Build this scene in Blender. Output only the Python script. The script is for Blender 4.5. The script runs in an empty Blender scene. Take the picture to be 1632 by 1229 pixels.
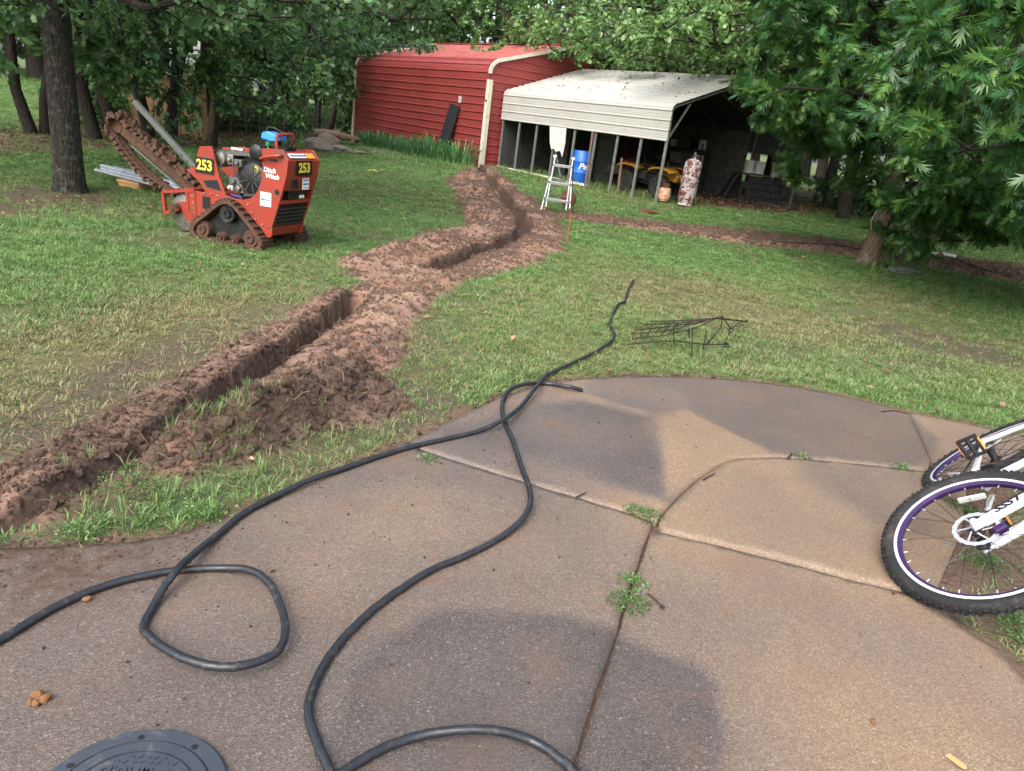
import bpy, bmesh, math, random
import numpy as np
from mathutils import Vector, Matrix, geometry
scene = bpy.context.scene
COL = scene.collection
# ------------------------------------------------------------------ camera, sky, sun, exposure
F, CX, CY, H = 1180.0, 816.0, 614.5, 1.5
PITCH, ROLL = math.radians(19.5), math.radians(7.6)
cf = np.array([0, math.cos(PITCH), -math.sin(PITCH)])
_r0 = np.array([1.0, 0, 0]); _u0 = np.cross(_r0, cf)
cr = _r0 * math.cos(ROLL) + _u0 * math.sin(ROLL)
cu = -_r0 * math.sin(ROLL) + _u0 * math.cos(ROLL)
CAM = np.array([0, 0, H])
cam_data = bpy.data.cameras.new('camera'); cam = bpy.data.objects.new('camera', cam_data); COL.objects.link(cam)
cam_data.sensor_width = 36; cam_data.lens = F / 1632 * 36; cam_data.clip_start = 0.05; cam_data.clip_end = 2000
m = Matrix.Identity(4)
for i in range(3):
    m[i][0], m[i][1], m[i][2], m[i][3] = cr[i], cu[i], -cf[i], CAM[i]
cam.matrix_world = m
scene.camera = cam
world = bpy.data.worlds.new('World'); scene.world = world; world.use_nodes = True
wn = world.node_tree.nodes; wl = world.node_tree.links
sky = wn.new('ShaderNodeTexSky'); sky.sky_type = 'NISHITA'; sky.sun_disc = False
SUN_EL, SUN_AZ = math.radians(46), math.radians(205)
sky.sun_elevation = SUN_EL; sky.sun_rotation = SUN_AZ; sky.dust_density = 4.0; sky.ozone_density = 1.0
hs = wn.new('ShaderNodeHueSaturation'); hs.inputs['Saturation'].default_value = 0.55
wl.new(sky.outputs[0], hs.inputs['Color']); wl.new(hs.outputs[0], wn['Background'].inputs['Color'])
wn['Background'].inputs['Strength'].default_value = 0.15
sd = bpy.data.lights.new('sun', 'SUN'); sun = bpy.data.objects.new('sun', sd); COL.objects.link(sun)
sd.energy = 0.75; sd.angle = math.radians(50); sd.color = (1.0, 0.995, 0.985)
sdir = Vector((math.sin(SUN_AZ) * math.cos(SUN_EL), math.cos(SUN_AZ) * math.cos(SUN_EL), math.sin(SUN_EL)))
sun.rotation_euler = sdir.to_track_quat('Z', 'Y').to_euler(); sun.location = (0, -5, 20)
scene.view_settings.view_transform = 'Standard'; scene.view_settings.look = 'None'
scene.view_settings.exposure = 1.66; scene.view_settings.gamma = 1.0; scene.view_settings.use_curve_mapping = False
scene.render.engine = 'CYCLES'
cy = scene.cycles
cy.max_bounces = 8; cy.diffuse_bounces = 4; cy.glossy_bounces = 3; cy.transmission_bounces = 4; cy.transparent_max_bounces = 8
cy.use_denoising = True
try: cy.denoiser = 'OPENIMAGEDENOISE'
except Exception: pass
cy.use_adaptive_sampling = True; cy.adaptive_threshold = 0.02
# ------------------------------------------------------------------ pixel helpers (photo pixels -> rays -> ground points)
def ray(x, y): return cf + cr * (x - CX) / F - cu * (y - CY) / F
def P(x, y, z=0.0):
    d = ray(x, y); return CAM + d * ((z - H) / d[2])
def proj(p):
    q = np.asarray(p, float) - CAM; z = q @ cf
    return np.stack([CX + F * (q @ cr) / z, CY - F * (q @ cu) / z, z], -1)
def PL(pts, z=0.0): return [P(a, b, z) for a, b in pts]
# ------------------------------------------------------------------ noise
def _hash(ix, iy, s):
    h = (ix.astype(np.int64) * 374761393 + iy.astype(np.int64) * 668265263 + s * 1442695041) & 0x7fffffff
    h = ((h ^ (h >> 13)) * 1274126177) & 0x7fffffff
    h = h ^ (h >> 16)
    return (h & 0xffff) / 65535.0
def vnoise(x, y, s=0):
    x = np.asarray(x, float); y = np.asarray(y, float)
    ix = np.floor(x); iy = np.floor(y); fx = x - ix; fy = y - iy
    fx = fx * fx * (3 - 2 * fx); fy = fy * fy * (3 - 2 * fy)
    a = _hash(ix, iy, s); b = _hash(ix + 1, iy, s); c = _hash(ix, iy + 1, s); d = _hash(ix + 1, iy + 1, s)
    return (a + (b - a) * fx) * (1 - fy) + (c + (d - c) * fx) * fy
def fbm(x, y, s=0, o=4):
    t = 0; a = 0.5; n = 0
    for k in range(o):
        t = t + a * vnoise(x * 2 ** k, y * 2 ** k, s + k * 17); n += a; a *= 0.55
    return t / n
def sstep(a, b, x):
    t = np.clip((x - a) / (b - a), 0, 1); return t * t * (3 - 2 * t)
def seg_dist(px, py, poly):
    """distance to a polyline, parameter (0..1) and side sign"""
    best = np.full(px.shape, 1e9); par = np.zeros(px.shape); side = np.zeros(px.shape)
    n = len(poly) - 1
    for i in range(n):
        ax, ay = poly[i][0], poly[i][1]; bx, by = poly[i + 1][0], poly[i + 1][1]
        dx, dy = bx - ax, by - ay; L2 = dx * dx + dy * dy
        t = np.clip(((px - ax) * dx + (py - ay) * dy) / L2, 0, 1)
        d = np.hypot(px - ax - t * dx, py - ay - t * dy)
        k = d < best
        best = np.where(k, d, best); par = np.where(k, (i + t) / n, par)
        side = np.where(k, np.sign((px - ax) * dy - (py - ay) * dx), side)
    return best, par, side
def in_poly(px, py, poly):
    c = np.zeros(px.shape, bool); n = len(poly)
    for i in range(n):
        x1, y1 = poly[i][0], poly[i][1]; x2, y2 = poly[(i + 1) % n][0], poly[(i + 1) % n][1]
        k = ((y1 > py) != (y2 > py)) & (px < (x2 - x1) * (py - y1) / (y2 - y1 + 1e-12) + x1)
        c ^= k
    return c
def poly_sd(px, py, poly):
    """signed distance, positive inside"""
    d, _, _ = seg_dist(px, py, list(poly) + [poly[0]])
    return np.where(in_poly(px, py, poly), d, -d)
# ------------------------------------------------------------------ materials
def lin(r, g, b):
    f = lambda c: (c / 255) / 12.92 if c / 255 <= 0.04045 else ((c / 255 + 0.055) / 1.055) ** 2.4
    return (f(r), f(g), f(b), 1.0)
class NT:
    def __init__(s, name):
        s.m = bpy.data.materials.new(name); s.m.use_nodes = True; s.t = s.m.node_tree; s.n = s.t.nodes; s.l = s.t.links
        s.b = s.n['Principled BSDF']; s.out = s.n['Material Output']
    def new(s, kind, **kw):
        n = s.n.new(kind)
        for k, v in kw.items(): setattr(n, k, v)
        return n
    def link(s, a, b): s.l.new(a, b)
    def val(s, sock, v):
        if hasattr(v, 'is_output') or isinstance(v, bpy.types.NodeSocket): s.l.new(v, sock)
        else: sock.default_value = v
    def noise(s, scale, detail=4, rough=0.55, coord=None, dist=0.0):
        n = s.new('ShaderNodeTexNoise'); n.inputs['Scale'].default_value = scale; n.inputs['Detail'].default_value = detail
        n.inputs['Roughness'].default_value = rough; n.inputs['Distortion'].default_value = dist
        s.l.new(coord if coord is not None else s.coord('Object'), n.inputs['Vector']); return n.outputs['Fac']
    def coord(s, which='Object'):
        if not hasattr(s, '_tc'): s._tc = s.new('ShaderNodeTexCoord')
        return s._tc.outputs[which]
    def pos(s):
        if not hasattr(s, '_geo'): s._geo = s.new('ShaderNodeNewGeometry')
        return s._geo.outputs['Position']
    def mapping(s, coord, scale):
        n = s.new('ShaderNodeMapping'); n.inputs['Scale'].default_value = scale; s.l.new(coord, n.inputs['Vector']); return n.outputs[0]
    def ramp(s, fac, stops, interp='LINEAR'):
        n = s.new('ShaderNodeValToRGB'); cr_ = n.color_ramp; cr_.interpolation = interp
        while len(cr_.elements) < len(stops): cr_.elements.new(0.5)
        for e, (p, c) in zip(cr_.elements, stops):
            e.position = p; e.color = c if len(c) == 4 else (*c, 1)
        s.l.new(fac, n.inputs['Fac']); return n.outputs['Color']
    def rng(s, v, a, b, c=0.0, d=1.0):
        n = s.new('ShaderNodeMapRange'); s.val(n.inputs['Value'], v)
        n.inputs['From Min'].default_value = a; n.inputs['From Max'].default_value = b
        n.inputs['To Min'].default_value = c; n.inputs['To Max'].default_value = d; return n.outputs[0]
    def mix(s, fac, a, b, blend='MIX'):
        n = s.new('ShaderNodeMix'); n.data_type = 'RGBA'; n.blend_type = blend
        s.val(n.inputs['Factor'], fac); s.val(n.inputs[6], a); s.val(n.inputs[7], b); return n.outputs[2]
    def math(s, op, a, b=0.0):
        n = s.new('ShaderNodeMath'); n.operation = op; s.val(n.inputs[0], a); s.val(n.inputs[1], b); return n.outputs[0]
    def attr(s, name, kind='GEOMETRY'):
        n = s.new('ShaderNodeAttribute'); n.attribute_name = name; n.attribute_type = kind; return n
    def bump(s, h, strength=0.3, dist=0.01):
        n = s.new('ShaderNodeBump'); n.inputs['Strength'].default_value = strength; n.inputs['Distance'].default_value = dist
        s.l.new(h, n.inputs['Height']); s.l.new(n.outputs[0], s.b.inputs['Normal']); return n
    def set(s, color=None, rough=None, metal=None, spec=None):
        if color is not None: s.val(s.b.inputs['Base Color'], color)
        if rough is not None: s.val(s.b.inputs['Roughness'], rough)
        if metal is not None: s.val(s.b.inputs['Metallic'], metal)
        if spec is not None: s.val(s.b.inputs['Specular IOR Level'], spec)
        return s.m
def simple(name, col, rough=0.6, metal=0.0, spec=0.5, var=0.25, scale=6.0, dirt=None, dirt_amt=0.45, bump=0.15, bscale=40.0):
    """painted / plain surface: colour with uneven tone, optional grime patches and fine relief"""
    t = NT(name)
    n1 = t.noise(scale, 5, 0.6)
    lo = tuple(c * (1 - var) for c in col[:3]) + (1,); hi = tuple(min(1, c * (1 + var * 0.6)) for c in col[:3]) + (1,)
    c = t.ramp(n1, [(0.3, lo), (0.7, hi)])
    if dirt:
        n2 = t.noise(scale * 2.3, 8, 0.7, dist=0.6)
        c = t.mix(t.rng(n2, 0.62 - dirt_amt * 0.35, 0.78 - dirt_amt * 0.25), c, dirt)
    r = t.rng(t.noise(scale * 3, 3), 0.3, 0.7, max(0.05, rough - 0.08), min(1, rough + 0.12))
    t.set(c, r, metal, spec)
    if bump: t.bump(t.noise(bscale, 4), bump, 0.004)
    return t.m
# ------------------------------------------------------------------ mesh builder
class MB:
    def __init__(s): s.v = []; s.f = []
    def add(s, vs, fs):
        o = len(s.v); s.v.extend([tuple(map(float, p)) for p in vs]); s.f.extend([tuple(i + o for i in f) for f in fs]); return s
    def box(s, c, size, rot=None):
        hx, hy, hz = size[0] / 2, size[1] / 2, size[2] / 2
        vs = [Vector((x, y, z)) for x in (-hx, hx) for y in (-hy, hy) for z in (-hz, hz)]
        if rot is not None: vs = [rot @ v for v in vs]
        c = Vector(c)
        return s.add([v + c for v in vs], [(0, 1, 3, 2), (4, 6, 7, 5), (0, 4, 5, 1), (2, 3, 7, 6), (0, 2, 6, 4), (1, 5, 7, 3)])
    def bar(s, a, b, w, h, up=(0, 0, 1)):
        a = Vector(a); b = Vector(b); d = b - a; L = d.length; d.normalize(); up = Vector(up)
        sd_ = d.cross(up)
        if sd_.length < 1e-5: sd_ = d.cross(Vector((0, 1, 0)))
        sd_.normalize(); up2 = sd_.cross(d)
        rot = Matrix((d, sd_, up2)).transposed()
        return s.box((a + b) / 2, (L, w, h), rot)
    def tube(s, pts, r, n=8, caps=True, closed=False):
        pts = [Vector(p) for p in pts]; k = len(pts)
        rs = r if hasattr(r, '__len__') else [r] * k
        vs = []; prev = None
        for i, p in enumerate(pts):
            if closed: d = pts[(i + 1) % k] - pts[i - 1]
            else: d = pts[min(i + 1, k - 1)] - pts[max(i - 1, 0)]
            if d.length < 1e-9: d = Vector((0, 0, 1))
            d.normalize()
            if prev is None:
                a = d.cross(Vector((0, 0, 1)));
                if a.length < 1e-3: a = d.cross(Vector((0, 1, 0)))
            else: a = prev - d * prev.dot(d)
            a.normalize(); prev = a; b = d.cross(a)
            for j in range(n):
                t = 2 * math.pi * j / n
                vs.append(p + (a * math.cos(t) + b * math.sin(t)) * rs[i])
        fs = []
        m_ = k if closed else k - 1
        for i in range(m_):
            i2 = (i + 1) % k
            for j in range(n):
                j2 = (j + 1) % n
                fs.append((i * n + j, i * n + j2, i2 * n + j2, i2 * n + j))
        if caps and not closed:
            fs.append(tuple(range(n - 1, -1, -1))); fs.append(tuple((k - 1) * n + j for j in range(n)))
        return s.add(vs, fs)
    def cyl(s, a, b, r0, r1=None, n=16): return s.tube([a, b], [r0, r0 if r1 is None else r1], n)
    def lathe(s, prof, n=24, c=(0, 0, 0), rot=None):
        """profile of (r, z) about local z"""
        vs = []; fs = []; c = Vector(c)
        for r, z in prof:
            for j in range(n):
                t = 2 * math.pi * j / n; v = Vector((r * math.cos(t), r * math.sin(t), z))
                if rot is not None: v = rot @ v
                vs.append(v + c)
        for i in range(len(prof) - 1):
            for j in range(n):
                j2 = (j + 1) % n; fs.append((i * n + j, i * n + j2, (i + 1) * n + j2, (i + 1) * n + j))
        if prof[0][0] > 1e-6: fs.append(tuple(range(n - 1, -1, -1)))
        if prof[-1][0] > 1e-6: fs.append(tuple((len(prof) - 1) * n + j for j in range(n)))
        return s.add(vs, fs)
    def prism(s, poly, frame, thick):
        """2-D polygon in frame (origin, e1, e2, normal), extruded by thick along normal"""
        o, e1, e2, nn = [Vector(q) for q in frame]; n = len(poly)
        a = [o + e1 * p[0] + e2 * p[1] for p in poly]; b = [q + nn * thick for q in a]
        tri = geometry.tessellate_polygon([[Vector((p[0], p[1], 0)) for p in poly]])
        fs = [tuple(t) for t in tri] + [tuple(i + n for i in reversed(t)) for t in tri]
        fs += [(i, i + n, (i + 1) % n + n, (i + 1) % n) for i in range(n)]
        return s.add(a + b, fs)
    def build(s, name, mat, parent=None, smooth=False, bevel=0.0):
        me = bpy.data.meshes.new(name); me.from_pydata(s.v, [], s.f); me.validate()
        bm = bmesh.new(); bm.from_mesh(me); bmesh.ops.recalc_face_normals(bm, faces=bm.faces); bm.to_mesh(me); bm.free()
        if mat: me.materials.append(mat)
        o = bpy.data.objects.new(name, me); COL.objects.link(o)
        if parent: o.parent = parent
        if smooth:
            for p in me.polygons: p.use_smooth = True
            try:
                me.set_sharp_from_angle(angle=math.radians(40))
            except Exception: pass
        if bevel > 0:
            md = o.modifiers.new('bevel', 'BEVEL'); md.width = bevel; md.segments = 2; md.limit_method = 'ANGLE'; md.angle_limit = math.radians(35)
        return o
def tag(o, label=None, cat=None, group=None, kind=None):
    if label: o['label'] = label
    if cat: o['category'] = cat
    if group: o['group'] = group
    if kind: o['kind'] = kind
    return o
def thing(name, label, cat, loc=(0, 0, 0), rz=0.0, group=None):
    o = bpy.data.objects.new(name, None); COL.objects.link(o); o.location = [float(c) for c in loc]; o.rotation_euler = (0, 0, rz)
    o.empty_display_size = 0.1
    return tag(o, label, cat, group)
def copy_tree(o, parent=None):
    c = o.copy(); COL.objects.link(c); c.parent = parent
    for ch in o.children: copy_tree(ch, c)
    return c
def mesh_np(name, v, f, mat, parent=None, smooth=False, attrs=None):
    """fast mesh from arrays; f is (n,3) or (n,4)"""
    me = bpy.data.meshes.new(name); nv = len(v); nf, k = f.shape
    me.vertices.add(nv); me.vertices.foreach_set('co', np.ascontiguousarray(v, dtype=np.float32).ravel())
    me.loops.add(nf * k); me.loops.foreach_set('vertex_index', np.ascontiguousarray(f, dtype=np.int32).ravel())
    me.polygons.add(nf); me.polygons.foreach_set('loop_start', np.arange(0, nf * k, k, dtype=np.int32))
    try: me.polygons.foreach_set('loop_total', np.full(nf, k, dtype=np.int32))
    except Exception: pass
    if smooth: me.polygons.foreach_set('use_smooth', np.ones(nf, dtype=bool))
    for an, av in (attrs or {}).items():
        at_ = me.attributes.new(an, 'FLOAT', 'POINT'); at_.data.foreach_set('value', np.ascontiguousarray(av, dtype=np.float32))
    me.update(calc_edges=True)
    if mat: me.materials.append(mat)
    o = bpy.data.objects.new(name, me); COL.objects.link(o)
    if parent: o.parent = parent
    return o
def catmull(pts, n=8):
    pts = [np.array(p, float) for p in pts]; out = []
    q = [2 * pts[0] - pts[1]] + pts + [2 * pts[-1] - pts[-2]]
    for i in range(1, len(q) - 2):
        for k in range(n):
            t = k / n
            out.append(0.5 * ((2 * q[i]) + (-q[i - 1] + q[i + 1]) * t + (2 * q[i - 1] - 5 * q[i] + 4 * q[i + 1] - q[i + 2]) * t * t + (-q[i - 1] + 3 * q[i] - 3 * q[i + 1] + q[i + 2]) * t ** 3))
    out.append(pts[-1]); return out
# ------------------------------------------------------------------ scatter of uncountable stuff: instances on points
def scatter(name, protos, pts, rots, scls, idx, extra=None):
    coll = bpy.data.collections.new(name + '_source')
    for o in protos:
        for c in list(o.users_collection): c.objects.unlink(o)
        coll.objects.link(o)
    me = bpy.data.meshes.new(name); n = len(pts)
    me.vertices.add(n); me.vertices.foreach_set('co', np.ascontiguousarray(pts, dtype=np.float32).ravel())
    a = me.attributes.new('rot', 'FLOAT_VECTOR', 'POINT'); a.data.foreach_set('vector', np.ascontiguousarray(rots, dtype=np.float32).ravel())
    a = me.attributes.new('scl', 'FLOAT', 'POINT'); a.data.foreach_set('value', np.ascontiguousarray(scls, dtype=np.float32))
    a = me.attributes.new('idx', 'INT', 'POINT'); a.data.foreach_set('value', np.ascontiguousarray(idx, dtype=np.int32))
    for k, v in (extra or {}).items():
        a = me.attributes.new(k, 'FLOAT', 'POINT'); a.data.foreach_set('value', np.ascontiguousarray(v, dtype=np.float32))
    o = bpy.data.objects.new(name, me); COL.objects.link(o)
    ng = bpy.data.node_groups.new(name + '_nodes', 'GeometryNodeTree')
    ng.interface.new_socket('Geometry', in_out='INPUT', socket_type='NodeSocketGeometry')
    ng.interface.new_socket('Geometry', in_out='OUTPUT', socket_type='NodeSocketGeometry')
    gi = ng.nodes.new('NodeGroupInput'); go = ng.nodes.new('NodeGroupOutput')
    ip = ng.nodes.new('GeometryNodeInstanceOnPoints'); ci = ng.nodes.new('GeometryNodeCollectionInfo')
    ci.inputs['Collection'].default_value = coll; ci.inputs['Separate Children'].default_value = True; ci.inputs['Reset Children'].default_value = True
    ip.inputs['Pick Instance'].default_value = True
    def na(nm, ty):
        x = ng.nodes.new('GeometryNodeInputNamedAttribute'); x.data_type = ty; x.inputs['Name'].default_value = nm; return x.outputs['Attribute']
    ng.links.new(gi.outputs[0], ip.inputs['Points']); ng.links.new(ci.outputs[0], ip.inputs['Instance'])
    ng.links.new(na('idx', 'INT'), ip.inputs['Instance Index']); ng.links.new(na('rot', 'FLOAT_VECTOR'), ip.inputs['Rotation'])
    ng.links.new(na('scl', 'FLOAT'), ip.inputs['Scale']); ng.links.new(ip.outputs[0], go.inputs[0])
    md = o.modifiers.new('scatter', 'NODES'); md.node_group = ng
    return o
RNG = np.random.default_rng(7)
# ================================================================== GROUND
def W2(pts, z=0.0): return [(float(p[0]), float(p[1])) for p in PL(pts, z)]
PATIO_EDGE = [(0, 872), (120, 868), (210, 862), (290, 850), (350, 828), (420, 800), (530, 755), (600, 724), (650, 702), (720, 668), (800, 632), (860, 612), (930, 603),
              (1000, 600), (1080, 600), (1150, 603), (1230, 611), (1300, 622), (1380, 639), (1450, 657), (1540, 674), (1640, 696)]
RIGHT_EDGE = [(1605, 745), (1560, 775), (1535, 850), (1512, 905), (1490, 955), (1540, 1000), (1600, 1040), (1660, 1110), (1700, 1229)]
patio_poly = [(-5.0, 1.75)] + W2(PATIO_EDGE) + W2(RIGHT_EDGE) + [(2.3, 0.6), (2.7, -2.0), (-5.0, -2.0)]
T1 = W2([(-70, 892), (16, 842), (110, 795), (216, 735), (282, 690), (330, 650), (392, 603), (459, 560), (526, 515), (580, 468)])
T2 = W2([(690, 432), (735, 415), (790, 395), (828, 377), (836, 360), (815, 330), (790, 300), (770, 280), (757, 266)])
DIRT = W2([(-200, 800), (0, 748), (60, 712), (130, 678), (250, 612), (400, 532), (520, 472), (560, 452), (520, 412), (580, 405), (640, 393), (700, 372), (742, 358), (735, 330), (708, 290), (735, 274), (760, 268), (790, 272),
           (830, 305), (880, 340), (903, 368), (900, 392), (860, 420), (790, 440), (720, 470), (675, 505), (655, 555), (615, 600), (660, 630), (690, 655), (620, 668), (570, 690), (500, 715), (420, 735), (350, 750), (270, 762), (170, 800), (110, 846), (60, 862), (0, 872), (-200, 880)])
STRIP = W2([(885, 338), (940, 343), (1000, 349), (1150, 366), (1300, 383), (1450, 406), (1632, 424), (1850, 450), (1850, 492), (1632, 453), (1500, 432), (1400, 416), (1250, 397), (1100, 378), (950, 357), (880, 346)])
LITTER = [W2([(-500, 258), (0, 243), (90, 239), (160, 237), (330, 234), (500, 226), (570, 222), (600, 205), (330, 190), (80, 200), (0, 206), (-500, 160)]),
          W2([(1090, 322), (1180, 338), (1270, 346), (1340, 340), (1450, 348), (1560, 358), (1750, 372), (1750, 335), (1400, 300), (1100, 285), (800, 245), (790, 262)]),
          W2([(-60, 318), (0, 308), (60, 306), (140, 308), (168, 322), (140, 338), (70, 345), (0, 352), (-80, 350)])]
LUMPS = [(370, 712, .17, .14), (415, 700, .20, .14), (470, 678, .22, .14), (525, 648, .22, .13), (575, 618, .2, .12), (540, 590, .25, .08), (470, 630, .2, .06), (200, 790, .2, .05), (120, 830, .2, .05), (600, 560, .30, .09), (640, 520, .35, .08), (690, 488, .4, .07),
         (760, 455, .45, .06), (830, 425, .45, .07), (870, 395, .45, .07), (870, 365, .5, .06), (640, 408, .4, .09), (700, 392, .5, .13), (750, 372, .5, .14), (770, 345, .5, .15), (750, 310, .6, .15),
         (745, 285, .7, .16), (820, 320, .45, .11), (800, 295, .5, .12), (785, 278, .5, .12), (840, 345, .45, .10), (570, 425, .4, .06), (90, 720, .18, .05), (60, 770, .2, .05), (300, 725, .12, .06), (260, 720, .12, .05),
         (640, 645, .12, .05), (690, 372, .25, .08), (590, 380, .3, .03)]
LUMPS = [(float(P(a, b)[0]), float(P(a, b)[1]), r, h) for a, b, r, h in LUMPS]
DRY = [(240, 560, 1.1, .9), (130, 640, .7, .8), (380, 490, .9, .55), (1100, 470, 1.2, .8), (1250, 520, 1.0, .8), (1420, 480, 1.2, .6), (1200, 600, .6, .6), (800, 560, .8, .5), (900, 500, .9, .45),
       (1050, 620, .5, .5), (550, 720, .4, .5), (950, 430, .9, .3), (600, 300, 2.5, .35), (180, 330, 1.0, .5), (1000, 320, 1.5, .4), (1560, 560, 1.3, .75)]
DRY = [(float(P(a, b)[0]), float(P(a, b)[1]), r, h) for a, b, r, h in DRY]
WORN = [(1430, 530, .5, .8), (1500, 545, .5, 1.0), (1560, 560, .5, 1.0), (1390, 575, .35, .7), (1250, 545, .3, .6), (1470, 580, .4, .7), (250, 380, .6, .7), (590, 380, .35, 1.0), (690, 368, .3, 1.0), (620, 650, .3, .8),
        (1350, 500, .5, .5), (1220, 560, .3, .6), (20, 690, .4, .5), (40, 310, 1.2, .8), (330, 565, .35, .6), (200, 600, .4, .6)]
BARE = [(float(P(a, b)[0]), float(P(a, b)[1]), r, h) for a, b, r, h in [(1560, 800, .33, 1.2), (1590, 870, .33, 1.2), (1640, 860, .35, 1.1), (1560, 930, .25, 1.0), (1600, 1000, .22, .8), (1640, 790, .4, 1.0), (1600, 745, .3, .9)]]
WORN = [(float(P(a, b)[0]), float(P(a, b)[1]), r, h) for a, b, r, h in WORN]
def gauss(x, y, L):
    t = np.zeros(np.shape(x))
    for a, b, r, h in L: t = t + h * np.exp(-((x - a) ** 2 + (y - b) ** 2) / (r * r))
    return t
A_B = P(765, 268)[:2]
def fields(x, y):
    """height and surface masks at world x, y"""
    jit = (fbm(x * 2.3, y * 2.3, 3) - .5) * .34 + (fbm(x * 9, y * 9, 5) - .5) * .14
    sc = np.clip(y / 6.0, 0.5, 2.2)
    sd1 = poly_sd(x, y, DIRT) + jit * sc * .8
    sd2 = poly_sd(x, y, STRIP) + jit * .9
    dirt = np.maximum(sstep(-.04, .10, sd1), sstep(-.05, .12, sd2) * .97)
    core = sstep(0, .3, sd1)
    ps = poly_sd(x, y, patio_poly)
    out = sstep(0.03, -0.12, ps)
    z = (fbm(x * .35, y * .35, 11) - .5) * .07 * sstep(0, 1.2, -ps) + (fbm(x * 1.7, y * 1.7, 12) - .5) * .03 * sstep(0, .4, -ps)
    z = z + .10 * np.exp(-(((x - 2.5) / 7) ** 2 + ((y - 26) / 6) ** 2)) + .5 * sstep(-10, -40, x) * sstep(10, 30, y)
    rough = (fbm(x * 5, y * 5, 21, 5) - .45) * .075 + np.abs(fbm(x * 11, y * 11, 27, 3) - .5) * .06 + (fbm(x * 24, y * 24, 25, 2) - .5) * .035
    mound = gauss(x, y, LUMPS)
    z = z + sstep(-.05, .25, sd1) * (.015 + mound * (.6 + .5 * fbm(x * 4, y * 4, 31)) + rough * (.6 + np.minimum(mound * 6, 1.0)))
    z = z + sstep(-.05, .25, sd2) * (.06 * sstep(0, .45, sd2) + rough * .7)
    tj = (fbm(x * 6, y * 6, 41) - .5) * .05 + (fbm(x * 20, y * 20, 43, 3) - .5) * .03
    d1, t1, s1 = seg_dist(x, y, T1); d1 = d1 + tj
    fill = np.exp(-((t1 - .40) / .045) ** 2)                      # where clods have fallen in
    ends = sstep(1.005, .97, t1)
    hw1 = .012 + .06 * sstep(.30, .48, t1)
    tr1 = sstep(hw1 + .035, hw1, d1) * (1 - .6 * fill) * ends
    berm = np.exp(-((d1 - .24) / .13) ** 2) * np.where(s1 < 0, .03, .0)
    z = z + berm * ends * (.6 + .8 * fbm(x * 7, y * 7, 51)) * (1 - tr1)
    z = z * (1 - tr1) + tr1 * (-.05 - .15 * sstep(.30, .5, t1) + rough * .8)
    d2, t2, s2 = seg_dist(x, y, T2); d2 = d2 + tj
    hw = .06 + .03 * vnoise(t2 * 14, t2 * 0, 8)
    tr2 = sstep(hw + .05, hw, d2) * sstep(0.0, .06, t2 + .03) * (1 - .55 * np.exp(-((t2 - .36) / .03) ** 2))
    z = z * (1 - tr2) + tr2 * (-.20 + rough * .8)
    trench = np.maximum(tr1, tr2)
    wallw = np.maximum(sstep(.08, .02, d1 - hw1) * ends, sstep(.2, .1, d2)) * .9
    wet = np.clip(np.maximum(np.maximum(trench, wallw), .9 * gauss(x, y, [(l[0], l[1], .17, .8) for l in LUMPS[:5]])) + .35 * (fbm(x * 3, y * 3, 61) - .45) + .55 * np.exp(-((y - 3.2) / 1.1) ** 2) * sstep(.8, -1.2, x), 0, 1)
    lit = np.zeros(np.shape(x))
    for k, q in enumerate(LITTER): lit = np.maximum(lit, sstep(-.5, .5, poly_sd(x, y, q) + jit * 3))
    far = np.hypot(x, y)
    dry = np.clip(gauss(x, y, DRY) + (fbm(x * .9, y * .9, 71) - .5) * .9 + .13, 0, 1)
    worn = np.clip(gauss(x, y, WORN) * (.4 + 1.1 * fbm(x * 2.5, y * 2.5, 81)) + sstep(.55, .8, fbm(x * 1.6, y * 1.6, 83)) * .35, 0, 1)
    worn = np.clip(worn + .75 * sstep(-.7, .0, sd1) * sstep(7.5, 5.0, y), 0, 1)
    z = z * out + (1 - out) * (-.004 + .008 * (fbm(x * 30, y * 30, 77, 2) - .5))
    dirt = np.maximum(dirt, (1 - out)); wet = np.maximum(wet, (1 - out) * .8)
    edge_b = gauss(x, y, BARE); worn = np.clip(worn + edge_b, 0, 1); dirt = np.maximum(dirt, np.clip(edge_b * 1.3 - .25 + .5 * jit, 0, .9)); wet = np.maximum(wet, np.clip(edge_b, 0, .55))
    return dict(z=z, dirt=dirt, wet=wet, lit=lit, dry=dry, worn=worn, patio=ps, trench=trench, core=core)
def axis(parts):
    out = []
    for a, b, s in parts: out.append(np.arange(a, b, s))
    return np.concatenate(out)
def growth(a, end, s):
    out = []; sgn = 1 if end > a else -1
    while (a - end) * sgn < 0: out.append(a); s *= 1.22; a += sgn * s
    out.append(end); return np.array(out)
xs = np.concatenate([growth(-9.0, -600, .15)[::-1], axis([(-8.85, -3.3, .11), (-3.3, 1.4, .024), (1.4, 10.5, .10)]), growth(10.5, 600, .15)])
ys = np.concatenate([growth(-2.6, -200, .4)[::-1], axis([(-2.4, 1.7, .25), (1.7, 7.4, .022), (7.4, 12.6, .034), (12.6, 25.5, .075)]), growth(25.5, 700, .15)])
gx, gy = np.meshgrid(xs, ys); gx = gx.ravel(); gy = gy.ravel()
FD = fields(gx, gy)
nx, ny = len(xs), len(ys)
ii = (np.arange(ny - 1)[:, None] * nx + np.arange(nx - 1)[None, :]).ravel()
gf = np.stack([ii, ii + 1, ii + nx + 1, ii + nx], 1)
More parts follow.
